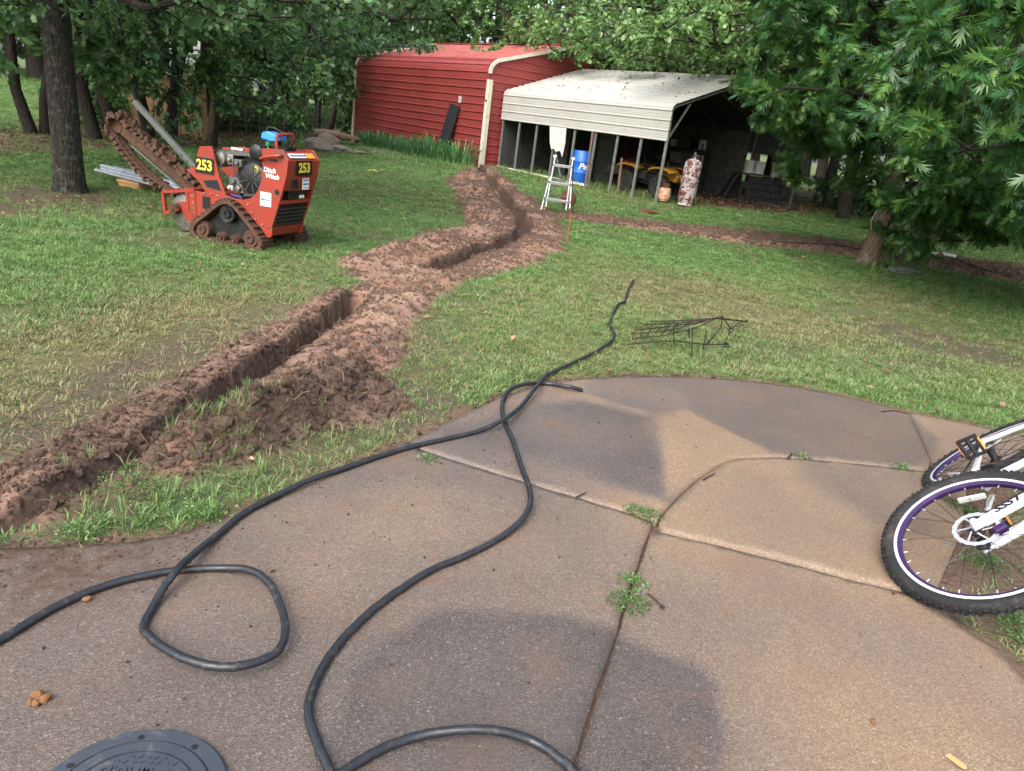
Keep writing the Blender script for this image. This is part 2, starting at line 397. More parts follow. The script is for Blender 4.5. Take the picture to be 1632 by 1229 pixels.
def make_ground_mat():
    t = NT('lawn_and_soil'); p = t.pos()
    fine = t.noise(60, 6, .7, p); mid = t.noise(7, 5, .6, p); big = t.noise(1.3, 4, .6, p)
    soil = t.ramp(t.noise(45, 8, .8, p, .8), [(.3, lin(50, 42, 36)), (.7, lin(98, 86, 72))])
    thatch = t.ramp(t.noise(34, 6, .75, p, .8), [(.3, lin(72, 70, 46)), (.55, lin(104, 100, 66)), (.75, lin(138, 126, 94))])
    green = t.ramp(t.noise(40, 6, .75, p, .5), [(.3, lin(56, 70, 38)), (.7, lin(98, 114, 62))])
    lawn = t.mix(t.math('MULTIPLY', t.attr('dry').outputs['Fac'], .9), green, thatch)
    lawn = t.mix(t.math('MULTIPLY', t.attr('worn').outputs['Fac'], .85), lawn, soil)
    litc = t.ramp(t.noise(22, 7, .8, p, 1.0), [(.25, lin(44, 34, 28)), (.5, lin(84, 66, 54)), (.72, lin(126, 104, 86))])
    lawn = t.mix(t.attr('lit').outputs['Fac'], lawn, litc)
    vo = t.new('ShaderNodeTexVoronoi'); vo.inputs['Scale'].default_value = 38; t.link(p, vo.inputs['Vector'])
    dry_d = t.ramp(t.noise(30, 8, .8, p), [(.25, lin(96, 74, 62)), (.5, lin(134, 107, 92)), (.75, lin(166, 141, 123))])
    red = t.mix(t.rng(big, .45, .62), dry_d, t.ramp(t.noise(26, 7, .8, p), [(.3, lin(106, 76, 60)), (.7, lin(156, 119, 98))]))
    wet_d = t.ramp(t.noise(26, 8, .8, p), [(.3, lin(54, 43, 37)), (.7, lin(104, 83, 71))])
    dirt = t.mix(t.attr('wet').outputs['Fac'], red, wet_d)
    col = t.mix(t.attr('dirt').outputs['Fac'], lawn, dirt)
    t.set(col, t.rng(t.attr('wet').outputs['Fac'], 0, 1, .95, .8), 0, .25)
    h = t.mix(.5, t.noise(55, 8, .8, p), vo.outputs['Distance'])
    t.bump(h, .9, .02)
    return t.m
MAT_GROUND = make_ground_mat()
ground = mesh_np('ground', np.stack([gx, gy, FD['z']], 1), gf, MAT_GROUND, smooth=True,
                 attrs={k: FD[k] for k in ('dirt', 'wet', 'lit', 'dry', 'worn')})
tag(ground, 'grassy yard with a freshly dug trench and brown spoil', 'ground', kind='structure')
def gz(x, y):
    f = fields(np.array([x], float), np.array([y], float)); return float(f['z'][0])
# ================================================================== PATIO SLABS
def make_patio_mat():
    t = NT('exposed_aggregate_concrete'); p = t.pos()
    vo = t.new('ShaderNodeTexVoronoi'); vo.inputs['Scale'].default_value = 250; t.link(p, vo.inputs['Vector'])
    grain = t.new('ShaderNodeSeparateColor'); t.link(vo.outputs['Color'], grain.inputs[0])
    w = t.attr('wet').outputs['Fac']; g = grain.outputs[0]
    dryc = t.ramp(g, [(.0, lin(110, 90, 70)), (.45, lin(125, 104, 82)), (.9, lin(140, 118, 95)), (1, lin(160, 141, 118))])
    midc = t.ramp(g, [(.0, lin(78, 68, 62)), (.45, lin(93, 82, 74)), (.9, lin(107, 95, 87)), (1, lin(128, 117, 108))])
    wetc = t.ramp(g, [(.0, lin(50, 47, 46)), (.45, lin(61, 58, 57)), (.9, lin(74, 71, 70)), (1, lin(96, 92, 90))])
    c = t.mix(t.rng(w, 0, .5), dryc, midc); c = t.mix(t.rng(w, .5, 1), c, wetc)
    blot = t.noise(3.2, 6, .65, p, .6)
    c = t.mix(t.rng(blot, .5, .72, 0, .38), c, lin(118, 88, 66), 'MIX')
    c = t.mix(t.rng(t.noise(1.1, 4, .6, p), .45, .75, 0, .35), c, lin(84, 76, 72), 'MIX')
    c = t.mix(t.math('MULTIPLY', t.attr('mud').outputs['Fac'], t.rng(t.noise(24, 6, .7, p), .35, .6)), c, lin(74, 54, 44))
    vp = t.new('ShaderNodeTexVoronoi'); vp.inputs['Scale'].default_value = 75; t.link(p, vp.inputs['Vector']); sp = t.new('ShaderNodeSeparateColor'); t.link(vp.outputs['Color'], sp.inputs[0])
    c = t.mix(t.math('MULTIPLY', t.math('GREATER_THAN', sp.outputs[1], .94), t.rng(vp.outputs['Distance'], .35, .25)), c, t.mix(sp.outputs[2], lin(140, 130, 116), lin(60, 50, 45)))
    c = t.mix(t.rng(t.noise(5.5, 9, .8, p, 1.4), .60, .66, 0, .30), c, lin(70, 58, 50))
    t.set(c, t.rng(w, 0, 1, .66, .30), 0, .45)
    h = t.mix(.4, vo.outputs['Distance'], t.noise(320, 3, .6, p))
    t.bump(h, .55, .004)
    return t.m
MAT_PATIO = make_patio_mat()
WETP = [(W2([(700, 690), (820, 650), (930, 640), (1046, 662), (1062, 792), (1000, 778), (860, 735), (760, 715)], .02), .72, .08),
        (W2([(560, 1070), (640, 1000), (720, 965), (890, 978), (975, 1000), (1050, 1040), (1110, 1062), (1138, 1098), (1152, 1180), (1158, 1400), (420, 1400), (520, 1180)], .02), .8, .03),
        (W2([(930, 625), (1046, 664), (1095, 656), (1230, 722), (1320, 732), (1475, 750), (1500, 700), (1450, 660), (1250, 560), (960, 560)], .02), .5, .05),
        (W2([(1270, 735), (1480, 752), (1500, 860), (1400, 840), (1320, 790)], .02), .35, .1),
        (W2([(450, 800), (620, 760), (800, 790), (820, 850), (660, 900), (500, 930), (430, 880)], .02), .30, .25)]
DRYP = [(W2([(1050, 668), (1095, 656), (1232, 724), (1172, 730), (1110, 764), (1062, 795)], .02), .025)]
MUDP = W2([(-100, 860), (120, 868), (290, 852), (260, 890), (150, 930), (60, 960), (-100, 1010)], .02)
slab_root = bpy.data.objects.new('patio', None); COL.objects.link(slab_root)
tag(slab_root, 'brown exposed aggregate concrete patio cracked into slabs', 'patio', kind='structure')
def inset(poly, d):
    n = len(poly); out = []
    area = sum(poly[i][0] * poly[(i + 1) % n][1] - poly[(i + 1) % n][0] * poly[i][1] for i in range(n))
    s = 1 if area > 0 else -1
    for i in range(n):
        a = np.array(poly[i - 1]); b = np.array(poly[i]); c = np.array(poly[(i + 1) % n])
        e1 = (b - a) / np.linalg.norm(b - a); e2 = (c - b) / np.linalg.norm(c - b)
        n1 = np.array([-e1[1], e1[0]]) * s; n2 = np.array([-e2[1], e2[0]]) * s
        q = n1 + n2; q /= max(np.linalg.norm(q), .3)
        out.append(tuple(b + q * d))
    return out
def densify(poly, step, amp, seed):
    out = []; n = len(poly)
    for i in range(n):
        a = np.array(poly[i]); b = np.array(poly[(i + 1) % n]); L = np.linalg.norm(b - a); k = max(1, min(60, int(L / step)))
        for j in range(k):
            q = a + (b - a) * j / k
            e = amp * (2 * vnoise(q[0] * 14, q[1] * 14, seed) - 1)
            out.append((q[0] + e, q[1] + e * .7))
    return out
def slab(px_poly, top, gap, seed, extra=None):
    poly = densify(inset(px_poly, gap), .05, .005, seed)
    arr = np.array(poly); x0, y0 = arr.min(0); x1, y1 = arr.max(0)
    gx_, gy_ = np.meshgrid(np.arange(max(x0, -2.4), x1, .03), np.arange(max(y0, 1.1), y1, .03)); gx_ = gx_.ravel(); gy_ = gy_.ravel()
    gx_ = gx_ + RNG.uniform(-.008, .008, gx_.shape); gy_ = gy_ + RNG.uniform(-.008, .008, gy_.shape)
    k = poly_sd(gx_, gy_, poly) > .02
    vin = [Vector(p) for p in poly] + [Vector((a, b)) for a, b in zip(gx_[k], gy_[k])]
    n0 = len(poly)
    vv, ee, ff, *_ = geometry.delaunay_2d_cdt(vin, [(i, (i + 1) % n0) for i in range(n0)], [], 1, 1e-5)
    v = np.array([(p.x, p.y) for p in vv]); f = np.array([t for t in ff if len(t) == 3])
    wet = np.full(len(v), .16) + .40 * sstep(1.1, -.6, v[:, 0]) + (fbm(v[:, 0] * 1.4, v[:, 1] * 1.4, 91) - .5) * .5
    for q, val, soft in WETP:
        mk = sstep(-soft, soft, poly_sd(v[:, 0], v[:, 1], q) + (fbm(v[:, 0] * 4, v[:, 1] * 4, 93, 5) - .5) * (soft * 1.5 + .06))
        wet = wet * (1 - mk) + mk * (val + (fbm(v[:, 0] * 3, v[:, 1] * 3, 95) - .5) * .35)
    for q, soft in DRYP:
        mk = sstep(-soft, soft, poly_sd(v[:, 0], v[:, 1], q)); wet = wet * (1 - mk) + mk * .06
    mud = sstep(-.25, .15, poly_sd(v[:, 0], v[:, 1], MUDP))
    edge = poly_sd(v[:, 0], v[:, 1], poly)
    z = top + (fbm(v[:, 0] * .8, v[:, 1] * .8, 97) - .5) * .006 - .003 * sstep(.012, 0, edge)
    # skirt down the slab's side
    loop = [i for i in range(len(v)) if abs(edge[i]) < 2e-4]
    V = np.column_stack([v, z]); base = len(V)
    low = V[:n0].copy(); low[:, 2] = top - .11
    V = np.vstack([V, low])
    ar = sum(poly[i][0] * poly[(i + 1) % n0][1] - poly[(i + 1) % n0][0] * poly[i][1] for i in range(n0))
    sk = []
    for i in range(n0):
        j = (i + 1) % n0
        sk += [(i, base + i, base + j), (i, base + j, j)] if ar > 0 else [(i, base + j, base + i), (i, j, base + j)]
    Ff = np.vstack([f, np.array(sk)])
    pad = np.zeros(n0)
    o = mesh_np('slab', V, Ff, MAT_PATIO, slab_root, attrs={'wet': np.concatenate([np.clip(wet, 0, 1), pad + .8]), 'mud': np.concatenate([mud, pad + .7])})
    return o
J1lo = [(1035, 850), (1022, 885), (1010, 920), (985, 1000), (968, 1055), (950, 1110), (915, 1210), (890, 1290), (860, 1420)]
J1up = [(1046, 834), (1058, 815), (1085, 788), (1110, 765), (1150, 738), (1175, 730), (1240, 728), (1320, 734), (1400, 742), (1478, 752)]
J2L = [(655, 710), (740, 737), (850, 771), (930, 795), (1000, 816), (1042, 832)]
J2R = [(1055, 846), (1150, 868), (1250, 893), (1350, 920), (1440, 942), (1490, 956)]
Z0 = .02
def w2(p): return W2(p, Z0)
slab([(-5.0, 1.75)] + w2(PATIO_EDGE[:9]) + w2(J2L) + w2(J1lo) + [(0.04, -2.0), (-5.0, -2.0)], .020, .004, 1)
slab(w2(J1lo[::-1]) + w2(J2R) + w2(RIGHT_EDGE[5:]) + [(2.3, .6), (2.7, -2.0), (.04, -2.0)], .018, .008, 2)
slab(w2(J1up) + w2([(1545, 766), (1535, 850), (1512, 905), (1492, 954)]) + w2(J2R[::-1]), .024, .009, 3)
slab(w2([(652, 702)] + PATIO_EDGE[9:19] + [(1450, 657)]) + w2([(1465, 690), (1484, 735), (1480, 750)]) + w2(J1up[::-1][1:]) + w2(J2L[::-1]), .022, .006, 4)
slab(w2([(1450, 657), (1540, 674), (1640, 696), (1605, 745), (1560, 765), (1482, 751), (1484, 735), (1465, 690)]), .020, .005, 5)
# ================================================================== RED BARN AND CARPORT
BROT = math.atan2(-.769664, .638449)
M_RED = simple('red_sheet_metal', lin(136, 58, 55), .36, 0, .5, .12, 1.2, lin(112, 56, 50), .18, .05, 30)
M_REDROOF = simple('faded_red_roof_metal', lin(168, 100, 96), .38, 0, .5, .12, 1.2, lin(150, 62, 58), .35, .05, 30)
M_CREAM = simple('cream_sheet_metal', lin(166, 165, 158), .45, 0, .5, .06, 1.5, lin(150, 146, 132), .14, .05, 30)
M_TRIM = simple('cream_trim', lin(206, 198, 178), .45, 0, .5, .1, 2.5, lin(150, 140, 120), .2, .04)
M_GALV = simple('galvanised_steel', lin(176, 178, 176), .38, .75, .5, .18, 7, lin(120, 110, 98), .35, .08)
M_DARKTUBE = simple('dull_steel_tube', lin(120, 118, 112), .5, .6, .5, .2, 7, lin(90, 66, 48), .4, .08)
M_BLACK = simple('black_panel', lin(34, 36, 39), .55, 0, .4, .15, 5, lin(70, 68, 64), .12, .05)
M_WHITEP = simple('white_plastic', lin(190, 190, 186), .5, 0, .5, .06, 4, lin(160, 152, 138), .2, .03)
def rib_profile(path, pitch=.23, rib=.045, proud=.022, flute=.005):
    """follow a path (list of 2-D points) and add a trapezoid rib every pitch plus shallow flutes between; returns list of panels (4 ribs each)"""
    pts = [np.array(p, float) for p in path]
    L = [0]
    for a, b in zip(pts, pts[1:]): L.append(L[-1] + np.linalg.norm(b - a))
    def at(s):
        s = min(max(s, 0), L[-1]); i = max(0, min(len(L) - 2, int(np.searchsorted(L, s, 'right')) - 1))
        t = (s - L[i]) / (L[i + 1] - L[i]); d = (pts[i + 1] - pts[i]) / (L[i + 1] - L[i])
        return pts[i] * (1 - t) + pts[i + 1] * t, np.array([-d[1], d[0]])
    panels = []; s = 0.0
    while s < L[-1] - .01:
        prof = []
        for k in range(4):
            b = s + k * pitch
            seq = [(0, 0), (.015, proud), (rib - .015, proud), (rib, 0)]
            for q in (.3, .5, .7):
                c = rib + (pitch - rib) * q; seq += [(c - .012, 0), (c, flute), (c + .012, 0)]
            if k == 3: seq.append((pitch - .002, 0))
            for ds, h in seq:
                if b + ds <= L[-1]:
                    p, n = at(b + ds); prof.append(p + n * h)
        if len(prof) > 1: panels.append(prof)
        s += 4 * pitch
    return panels
def sheet(mb, prof, x0, x1, nx=2):
    """profile of (y,z) swept along x"""
    k = len(prof); vs = []
    xs_ = np.linspace(x0, x1, nx)
    for x in xs_:
        for p in prof: vs.append((x, p[0], p[1]))
    fs = [(i * k + j, i * k + j + 1, (i + 1) * k + j + 1, (i + 1) * k + j) for i in range(nx - 1) for j in range(k - 1)]
    return mb.add(vs, fs)
def eave_path(z_eave, w, z_ridge, r=.34, y0=0.0, z0=0.0, n=7):
    ang = math.atan2(z_ridge - z_eave, w)
    # vertical wall, arc, roof slope up to ridge; wall at y=y0, outward is -y
    pts = [(y0, z0)]
    zc = z_eave - r * math.tan((math.pi / 2 - ang) / 2) * 1.0
    th0 = 0; th1 = math.pi / 2 - ang
    cyc = y0 + r; czc = zc
    for i in range(n + 1):
        t = th1 * i / n
        pts.append((cyc - r * math.cos(t), czc + r * math.sin(t)))
    pts.append((y0 + w, z_ridge)); return pts, (cyc, czc, r, th1)
barn = thing('barn', 'red ribbed metal barn with cream corner trim and low roof', 'barn', (A_B[0], A_B[1], 0), BROT)
BL, BW, BE, BR = 9.0, 3.6, 3.05, 4.06
path, arc = eave_path(BE, BW, BR, .42)
allp = rib_profile(path, .23, .05, .03)
nwall = 3
for i, prof in enumerate(allp):
    mb = MB(); sheet(mb, [(p[0], p[1]) for p in prof], -BL, 0)
    mb.build('wall_panel' if i < nwall else 'roof_panel', M_RED if i < nwall + 1 else M_REDROOF, barn)
back, _ = eave_path(BE, BW, BR, .42)
for i, prof in enumerate(allp):
    mb = MB(); sheet(mb, [(2 * BW - p[0], p[1]) for p in prof], -BL, 0)
    mb.build('wall_panel' if i < nwall else 'roof_panel', M_RED if i < nwall + 1 else M_REDROOF, barn)
def halfline(z):
    """inner y of the gable outline at height z"""
    for a, b in zip(path, path[1:]):
        if a[1] <= z <= b[1] and b[1] > a[1]: return a[0] + (b[0] - a[0]) * (z - a[1]) / (b[1] - a[1])
    return BW
def gable(xpos, sgn):
    z = 0.0; pitch = .23; k = 0
    while z < BR - .05:
        mb = MB(); prof = []
        for q in range(4):
            b = z + q * pitch
            for ds, h in [(0, 0), (.015, .022), (.03, .022), (.045, 0), (.1, 0), (.112, .005), (.124, 0), (.17, 0), (.182, .005), (.194, 0)] + ([(.228, 0)] if q == 3 else []):
                if b + ds < BR: prof.append((b + ds, h))
        vs = []; fs = []
        for j, (zz, h) in enumerate(prof):
            y0 = halfline(zz) + .02; vs += [(xpos + sgn * h, y0, zz), (xpos + sgn * h, 2 * BW - y0, zz)]
        fs = [(2 * j, 2 * j + 1, 2 * j + 3, 2 * j + 2) for j in range(len(prof) - 1)]
        mb.add(vs, fs); mb.build('gable_panel', M_RED, barn); z += 4 * pitch
gable(-.02, 1); gable(-BL + .02, -1)
for xp in (0.0, -BL):
    mb = MB(); mb.box((xp, .03, 1.29), (.13, .15, 2.58)); mb.build('corner_post', M_TRIM, barn, bevel=.006)
    mb = MB()
    tp = [(p[0] - .0, p[1]) for p in path[1:]]
    for a, b in zip(tp, tp[1:]): mb.bar((xp, a[0], a[1] + .02), (xp, b[0], b[1] + .02), .09, .075, (1, 0, 0))
    for a, b in zip(tp, tp[1:]): mb.bar((xp, 2 * BW - a[0], a[1] + .02), (xp, 2 * BW - b[0], b[1] + .02), .09, .075, (1, 0, 0))
    mb.build('rake_trim', M_TRIM, barn)
mb = MB(); mb.box((-BL / 2, BW, BR + .03), (BL, .3, .03)); mb.build('ridge_cap', M_RED, barn)
mb = MB(); mb.box((-1.42, -.05, 1.93), (.09, .07, .2)); mb.build('junction_box', M_WHITEP, barn, bevel=.01)
mb = MB(); mb.cyl((.02, -.07, 1.98), (.02, -.05, 1.98), .035, n=10); mb.build('post_cap', M_BLACK, barn)
def BP(x, y, z=0.0):
    c, s = math.cos(BROT), math.sin(BROT); return (A_B[0] + c * x - s * y, A_B[1] + s * x + c * y, z)
# black panel leaning on the barn wall
pan = thing('folding_partition', 'tall black two-leaf panel leaning against the red barn wall', 'panel', BP(-1.95, -.32, .02), BROT)
tilt = Matrix.Rotation(math.radians(-9), 3, 'X') @ Matrix.Rotation(math.radians(9), 3, 'Y')
for z0, z1 in ((0.0, .72), (.73, 1.78)):
    mb = MB(); mb.box((0, 0, 0), (.56, .05, z1 - z0)); mb.v = [tuple((tilt @ (Vector(v) + Vector((0, 0, (z0 + z1) / 2))))) for v in mb.v]
    mb.build('leaf_panel', M_BLACK, pan, bevel=.004)
# ------------------------------------------------------------------ carport
cp = thing('carport', 'cream metal carport with open post sides joined to the red barn', 'carport', BP(0, 0, 0), BROT)
CY0, CW, CE, CRG, CX1 = .55, 3.0, 2.34, 3.36, 6.85
cpath, carc = eave_path(CE, CW, CRG, .16, CY0, 1.50, 5)
def cp_sheets(mirror):
    ps = rib_profile(cpath, .23, .045, .02, .004)
    for i, prof in enumerate(ps):
        mb = MB(); sheet(mb, [((2 * (CY0 + CW) - p[0]) if mirror else p[0], p[1]) for p in prof], .06, CX1 + .05)
        mb.build('fascia_panel' if i == 0 else 'roof_panel', M_CREAM, cp)
cp_sheets(False); cp_sheets(True)
zg = .06
for i in range(9):
    x = .12 + (CX1 - .12) * i / 8
    mb = MB(); mb.box((x, CY0 + .06, .8), (.055, .055, 1.6)); mb.build('post', M_GALV, cp, bevel=.004)
    if i in (0, 2, 4, 6, 8):
        mb = MB(); mb.box((x, 2 * (CY0 + CW) - CY0 - .06, .8), (.055, .055, 1.6)); mb.build('post', M_DARKTUBE, cp)
    if i % 2 == 0:
        mb = MB()
        pts = [(x, CY0 + .09, 1.5)] + [(x, p[0] + .06, p[1] - .06) for p in cpath[1:]]
        pts += [(x, 2 * (CY0 + CW) - p[1], p[2]) for p in pts[::-1]]
        mb.tube(pts, .028, 6); mb.build('roof_bow', M_DARKTUBE, cp)
        mb = MB(); mb.bar((x, CY0 + .12, 1.62), (x, CY0 + .65, 2.42), .04, .04); mb.build('knee_brace', M_DARKTUBE, cp)
mb = MB(); mb.box((2.2, CY0 + .06, .10), (4.3, .06, .06)); mb.build('base_rail', M_TRIM, cp)
mb = MB(); mb.box((CX1 / 2, 2 * CW + CY0 - .06, .1), (CX1, .06, .06)); mb.build('base_rail', M_DARKTUBE, cp)
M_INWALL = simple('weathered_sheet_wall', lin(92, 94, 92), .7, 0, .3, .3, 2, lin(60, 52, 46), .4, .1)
M_INWALL2 = simple('underside_shade_and_board_grey', lin(62, 62, 62), .8, 0, .3, .25, 2, lin(46, 42, 38), .4, .1)  # grey shared by the barn-end boards and the painted roof underside shade
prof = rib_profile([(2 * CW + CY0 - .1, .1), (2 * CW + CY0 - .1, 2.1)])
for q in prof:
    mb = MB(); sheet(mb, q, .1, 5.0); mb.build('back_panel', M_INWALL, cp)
for s_ in (0, 1):     # dark sheets added as the roof's underside shade; dark boards closing the barn end
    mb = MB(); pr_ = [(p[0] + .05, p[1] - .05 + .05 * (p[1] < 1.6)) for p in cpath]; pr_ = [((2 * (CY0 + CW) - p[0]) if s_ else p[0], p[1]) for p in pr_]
    sheet(mb, pr_, .1, CX1 + .02); mb.build('underside_shade_sheet', M_INWALL2, cp)
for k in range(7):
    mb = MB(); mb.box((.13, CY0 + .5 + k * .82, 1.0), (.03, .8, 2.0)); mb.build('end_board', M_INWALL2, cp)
# hanging torn white sheet
def torn():
    t = thing('torn_sheet', 'torn white plastic sheet hanging from the carport eave', 'sheet', BP(2.82, CY0 - .02, 0), BROT)
    mb = MB(); out = [(-.36, 1.50), (.36, 1.50), (.40, 1.12), (.36, .72), (.24, .88), (.05, .84), (-.06, .92), (-.16, .88), (-.26, 1.06)]
    mb.prism(out, ((0, 0, 0), (1, 0, 0), (0, 0, 1), (0, 1, 0)), .012); mb.build('cloth', M_WHITEP, t)
    mb = MB(); mb.bar((-.05, .05, .9), (.28, .12, .18), .03, .03); mb.build('stick', M_GALV, t)
torn()
# ------------------------------------------------------------------ things in the carport
M_BLUE = simple('blue_plastic', lin(22, 96, 186), .42, 0, .5, .1, 3, lin(60, 96, 140), .15, .03)
def text_obj(name, body, mat, parent, loc, rot, size, extrude=.002, shear=0.0, xs_=1.0, bold=0.0):
    cu_ = bpy.data.curves.new(name, 'FONT'); cu_.body = body; cu_.size = size; cu_.extrude = extrude; cu_.shear = shear; cu_.offset = bold
    cu_.align_x = 'CENTER'; cu_.align_y = 'CENTER'; cu_.resolution_u = 3
    tmp = bpy.data.objects.new(name + '_tmp', cu_); COL.objects.link(tmp)
    dg = bpy.context.evaluated_depsgraph_get(); dg.update()
    me = bpy.data.meshes.new_from_object(tmp.evaluated_get(dg)); bpy.data.objects.remove(tmp)
    me.materials.clear(); me.materials.append(mat)
    o = bpy.data.objects.new(name, me); COL.objects.link(o); o.parent = parent
    o.matrix_local = Matrix.Translation(loc) @ rot.to_4x4() @ Matrix.Diagonal((xs_, 1, 1, 1))
    return o
M_WHITE = simple('white_paint', lin(226, 226, 222), .45, 0, .5, .05, 8, None, 0, .02)
drum = thing('plastic_drum', 'blue plastic drum with white script lettering behind the carport posts', 'drum', BP(3.52, 1.0, .08))
mb = MB(); R_ = .285
mb.lathe([(.0, .0), (R_ - .02, .0), (R_, .03), (R_, .27), (R_ + .012, .29), (R_ + .012, .31), (R_, .33), (R_, .57), (R_ + .012, .59), (R_ + .012, .61), (R_, .63), (R_, .86), (R_ - .02, .885), (R_ - .03, .86), (0, .855)], 36)
mb.build('barrel', M_BLUE, drum, True)
mb = MB(); mb.cyl((.13, .05, .855), (.13, .05, .88), .035, n=12); mb.build('bung_cap', M_BLUE, drum)
todir = math.atan2(-BP(3.52, 1.0)[1], -BP(3.52, 1.0)[0])  # faces the yard
rotx = Matrix.Rotation(todir + math.pi / 2 + .35, 3, 'Z') @ Matrix.Rotation(math.pi / 2, 3, 'X')
dd = Vector((math.cos(todir + .35), math.sin(todir + .35), 0))
lt = text_obj('lettering', 'Pen', M_WHITE, drum, Vector((0, 0, .47)), rotx, .23, .002, .25, 1.05, .004)
for v in lt.data.vertices:      # wrap the letters round the barrel
    ang = v.co.x * 1.05 / (R_ + .006); v.co.x = math.sin(ang) * (R_ + .006) / 1.05; v.co.z = v.co.z + math.cos(ang) * (R_ + .006)
M_RUST = simple('rusty_steel', lin(104, 62, 44), .85, 0, .3, .35, 9, lin(66, 40, 32), .5, .4, 60)
def make_tank_mat():
    t = NT('flaking_tank_paint'); n = t.noise(9, 8, .75, dist=.8); n2 = t.noise(26, 6, .7)
    c = t.mix(t.rng(n, .46, .54), lin(176, 172, 172), lin(96, 50, 42)); c = t.mix(t.rng(n2, .62, .7), c, lin(58, 44, 46))
    t.set(c, .75, 0, .3); t.bump(n, .4, .006); return t.m
tank = thing('gas_cylinder', 'tall gas cylinder with flaking white paint over rust beside the carport', 'gas cylinder', P(1092, 327, .06))
mb = MB(); R_ = .215
mb.lathe([(R_ * .9, 0), (R_ * .93, .05), (R_ * .9, .06), (R_, .09), (R_, .92), (R_ * .97, 1.0), (R_ * .82, 1.07), (R_ * .55, 1.11), (.045, 1.125), (.04, 1.16), (0, 1.16)], 28); mb.build('cylinder_body', make_tank_mat(), tank, True)
mb = MB(); mb.lathe([(.025, 1.15), (.025, 1.21), (.04, 1.22), (.04, 1.25), (.018, 1.26), (.018, 1.29), (0, 1.29)], 12); mb.cyl((0, 0, 1.2), (.07, 0, 1.2), .014, n=8); mb.build('valve', M_DARKTUBE, tank)
mb = MB(); mb.tube([(R_ * 1.004 * math.cos(t), R_ * 1.004 * math.sin(t), .55) for t in np.linspace(0, 2 * math.pi, 28, endpoint=False)], .006, 5, closed=True); mb.build('weld_seam', M_RUST, tank)
M_PROP = simple('stained_white_tank', lin(206, 196, 178), .6, 0, .4, .15, 5, lin(186, 112, 58), .75, .1)
pt = thing('propane_tank', 'small rust-stained white propane tank in the weeds', 'propane tank', P(1057, 320, .05))
mb = MB(); mb.lathe([(.12, 0), (.12, .03), (.15, .05), (.155, .1), (.155, .25), (.14, .31), (.09, .34), (0, .35)], 22); mb.build('tank_body', M_PROP, pt, True)
mb = MB(); mb.lathe([(.1, .33), (.1, .45), (.09, .45), (.09, .33)], 16); mb.build('collar', M_RUST, pt); mb = MB(); mb.lathe([(.02, .33), (.02, .42), (.03, .43), (0, .44)], 8); mb.build('valve', M_RUST, pt)
# quad bike
M_YEL = simple('yellow_plastic', lin(156, 112, 28), .5, 0, .5, .12, 4, lin(120, 88, 40), .3, .05)
M_TYRE = simple('black_rubber', lin(30, 30, 31), .75, 0, .35, .2, 8, lin(70, 62, 52), .3, .3, 90)
M_BLK = simple('black_plastic', lin(24, 24, 26), .55, 0, .4, .2, 6, None, 0, .1)
qx, qy = 5.62, 1.75
q = thing('quad_bike', 'yellow and black quad bike parked under the carport', 'quad bike', BP(qx, qy, .08), BROT)
def wheel_prof(R, w): return [(R * .52, -w * .42), (R * .6, -w * .5), (R * .86, -w * .5), (R * .98, -w * .32), (R, 0), (R * .98, w * .32), (R * .86, w * .5), (R * .6, w * .5), (R * .52, w * .42)]
rx = Matrix.Rotation(math.pi / 2, 3, 'X')
for wx in (-.62, .56):
    for wy in (-.36, .36):
        we = bpy.data.objects.new('wheel', None); COL.objects.link(we); we.parent = q; we.location = (wx, wy, .29)
        mb = MB(); mb.lathe(wheel_prof(.29, .22), 26, rot=rx)
        for k in range(22):
            a = 2 * math.pi * k / 22
            for s in (-1, 1): mb.box((.292 * math.cos(a + s * .07), s * .055, .292 * math.sin(a + s * .07)), (.022, .09, .03), Matrix.Rotation(-a, 3, 'Y'))
        mb.build('tyre', M_TYRE, we)
        mb = MB(); mb.lathe([(0, -.09), (.05, -.09), (.06, -.05), (.13, -.06), (.155, -.085), (.16, .085), (.0, .085)], 20, rot=rx); mb.build('rim', M_GALV, we, True)
mb = MB()
mb.bar((-.6, 0, .34), (.6, 0, .34), .22, .12); mb.box((0, 0, .45), (.5, .3, .22)); mb.bar((-.62, -.3, .29), (-.62, .3, .29), .07, .07); mb.bar((.56, -.3, .29), (.56, .3, .29), .06, .06)
mb.build('chassis', M_BLK, q, bevel=.02)
def fender(name, x0, x1, ztop, flip):
    mb = MB()
    for s in (-1, 1):
        n = 9; vs = []
        for i in range(n):
            t = i / (n - 1); a = math.pi * (.02 + .9 * t); x = (x0 + x1) / 2 - (x1 - x0) / 2 * math.cos(a); z = ztop - .16 + .18 * math.sin(a) ** .6
            for y in (.16, .34, .5, .52): vs.append((x, s * y, z + (.03 if y < .2 else 0) - (.045 if y > .51 else 0)))
        fs = [(i * 4 + j, i * 4 + j + 1, i * 4 + j + 5, i * 4 + j + 4) for i in range(n - 1) for j in range(3)]
        mb.add(vs, fs)
    o = mb.build(name, M_YEL, q, True); sm = o.modifiers.new('thick', 'SOLIDIFY'); sm.thickness = .018; return o
fender('rear_fender', -.98, -.22, .74, 0); fender('front_fender', .18, .98, .76, 1)
mb = MB(); mb.prism([(.25, .66), (.62, .70), (.92, .62), (.98, .5), (.9, .44), (.5, .5), (.2, .5)], ((0, -.17, 0), (1, 0, 0), (0, 0, 1), (0, 1, 0)), .34); mb.build('nose_cowl', M_YEL, q, bevel=.03)
mb = MB(); mb.prism([(-.7, .78), (-.2, .74), (.1, .72), (.3, .84), (.36, .74), (.2, .56), (-.6, .58)], ((0, -.14, 0), (1, 0, 0), (0, 0, 1), (0, 1, 0)), .28); mb.build('seat', M_BLK, q, bevel=.04)
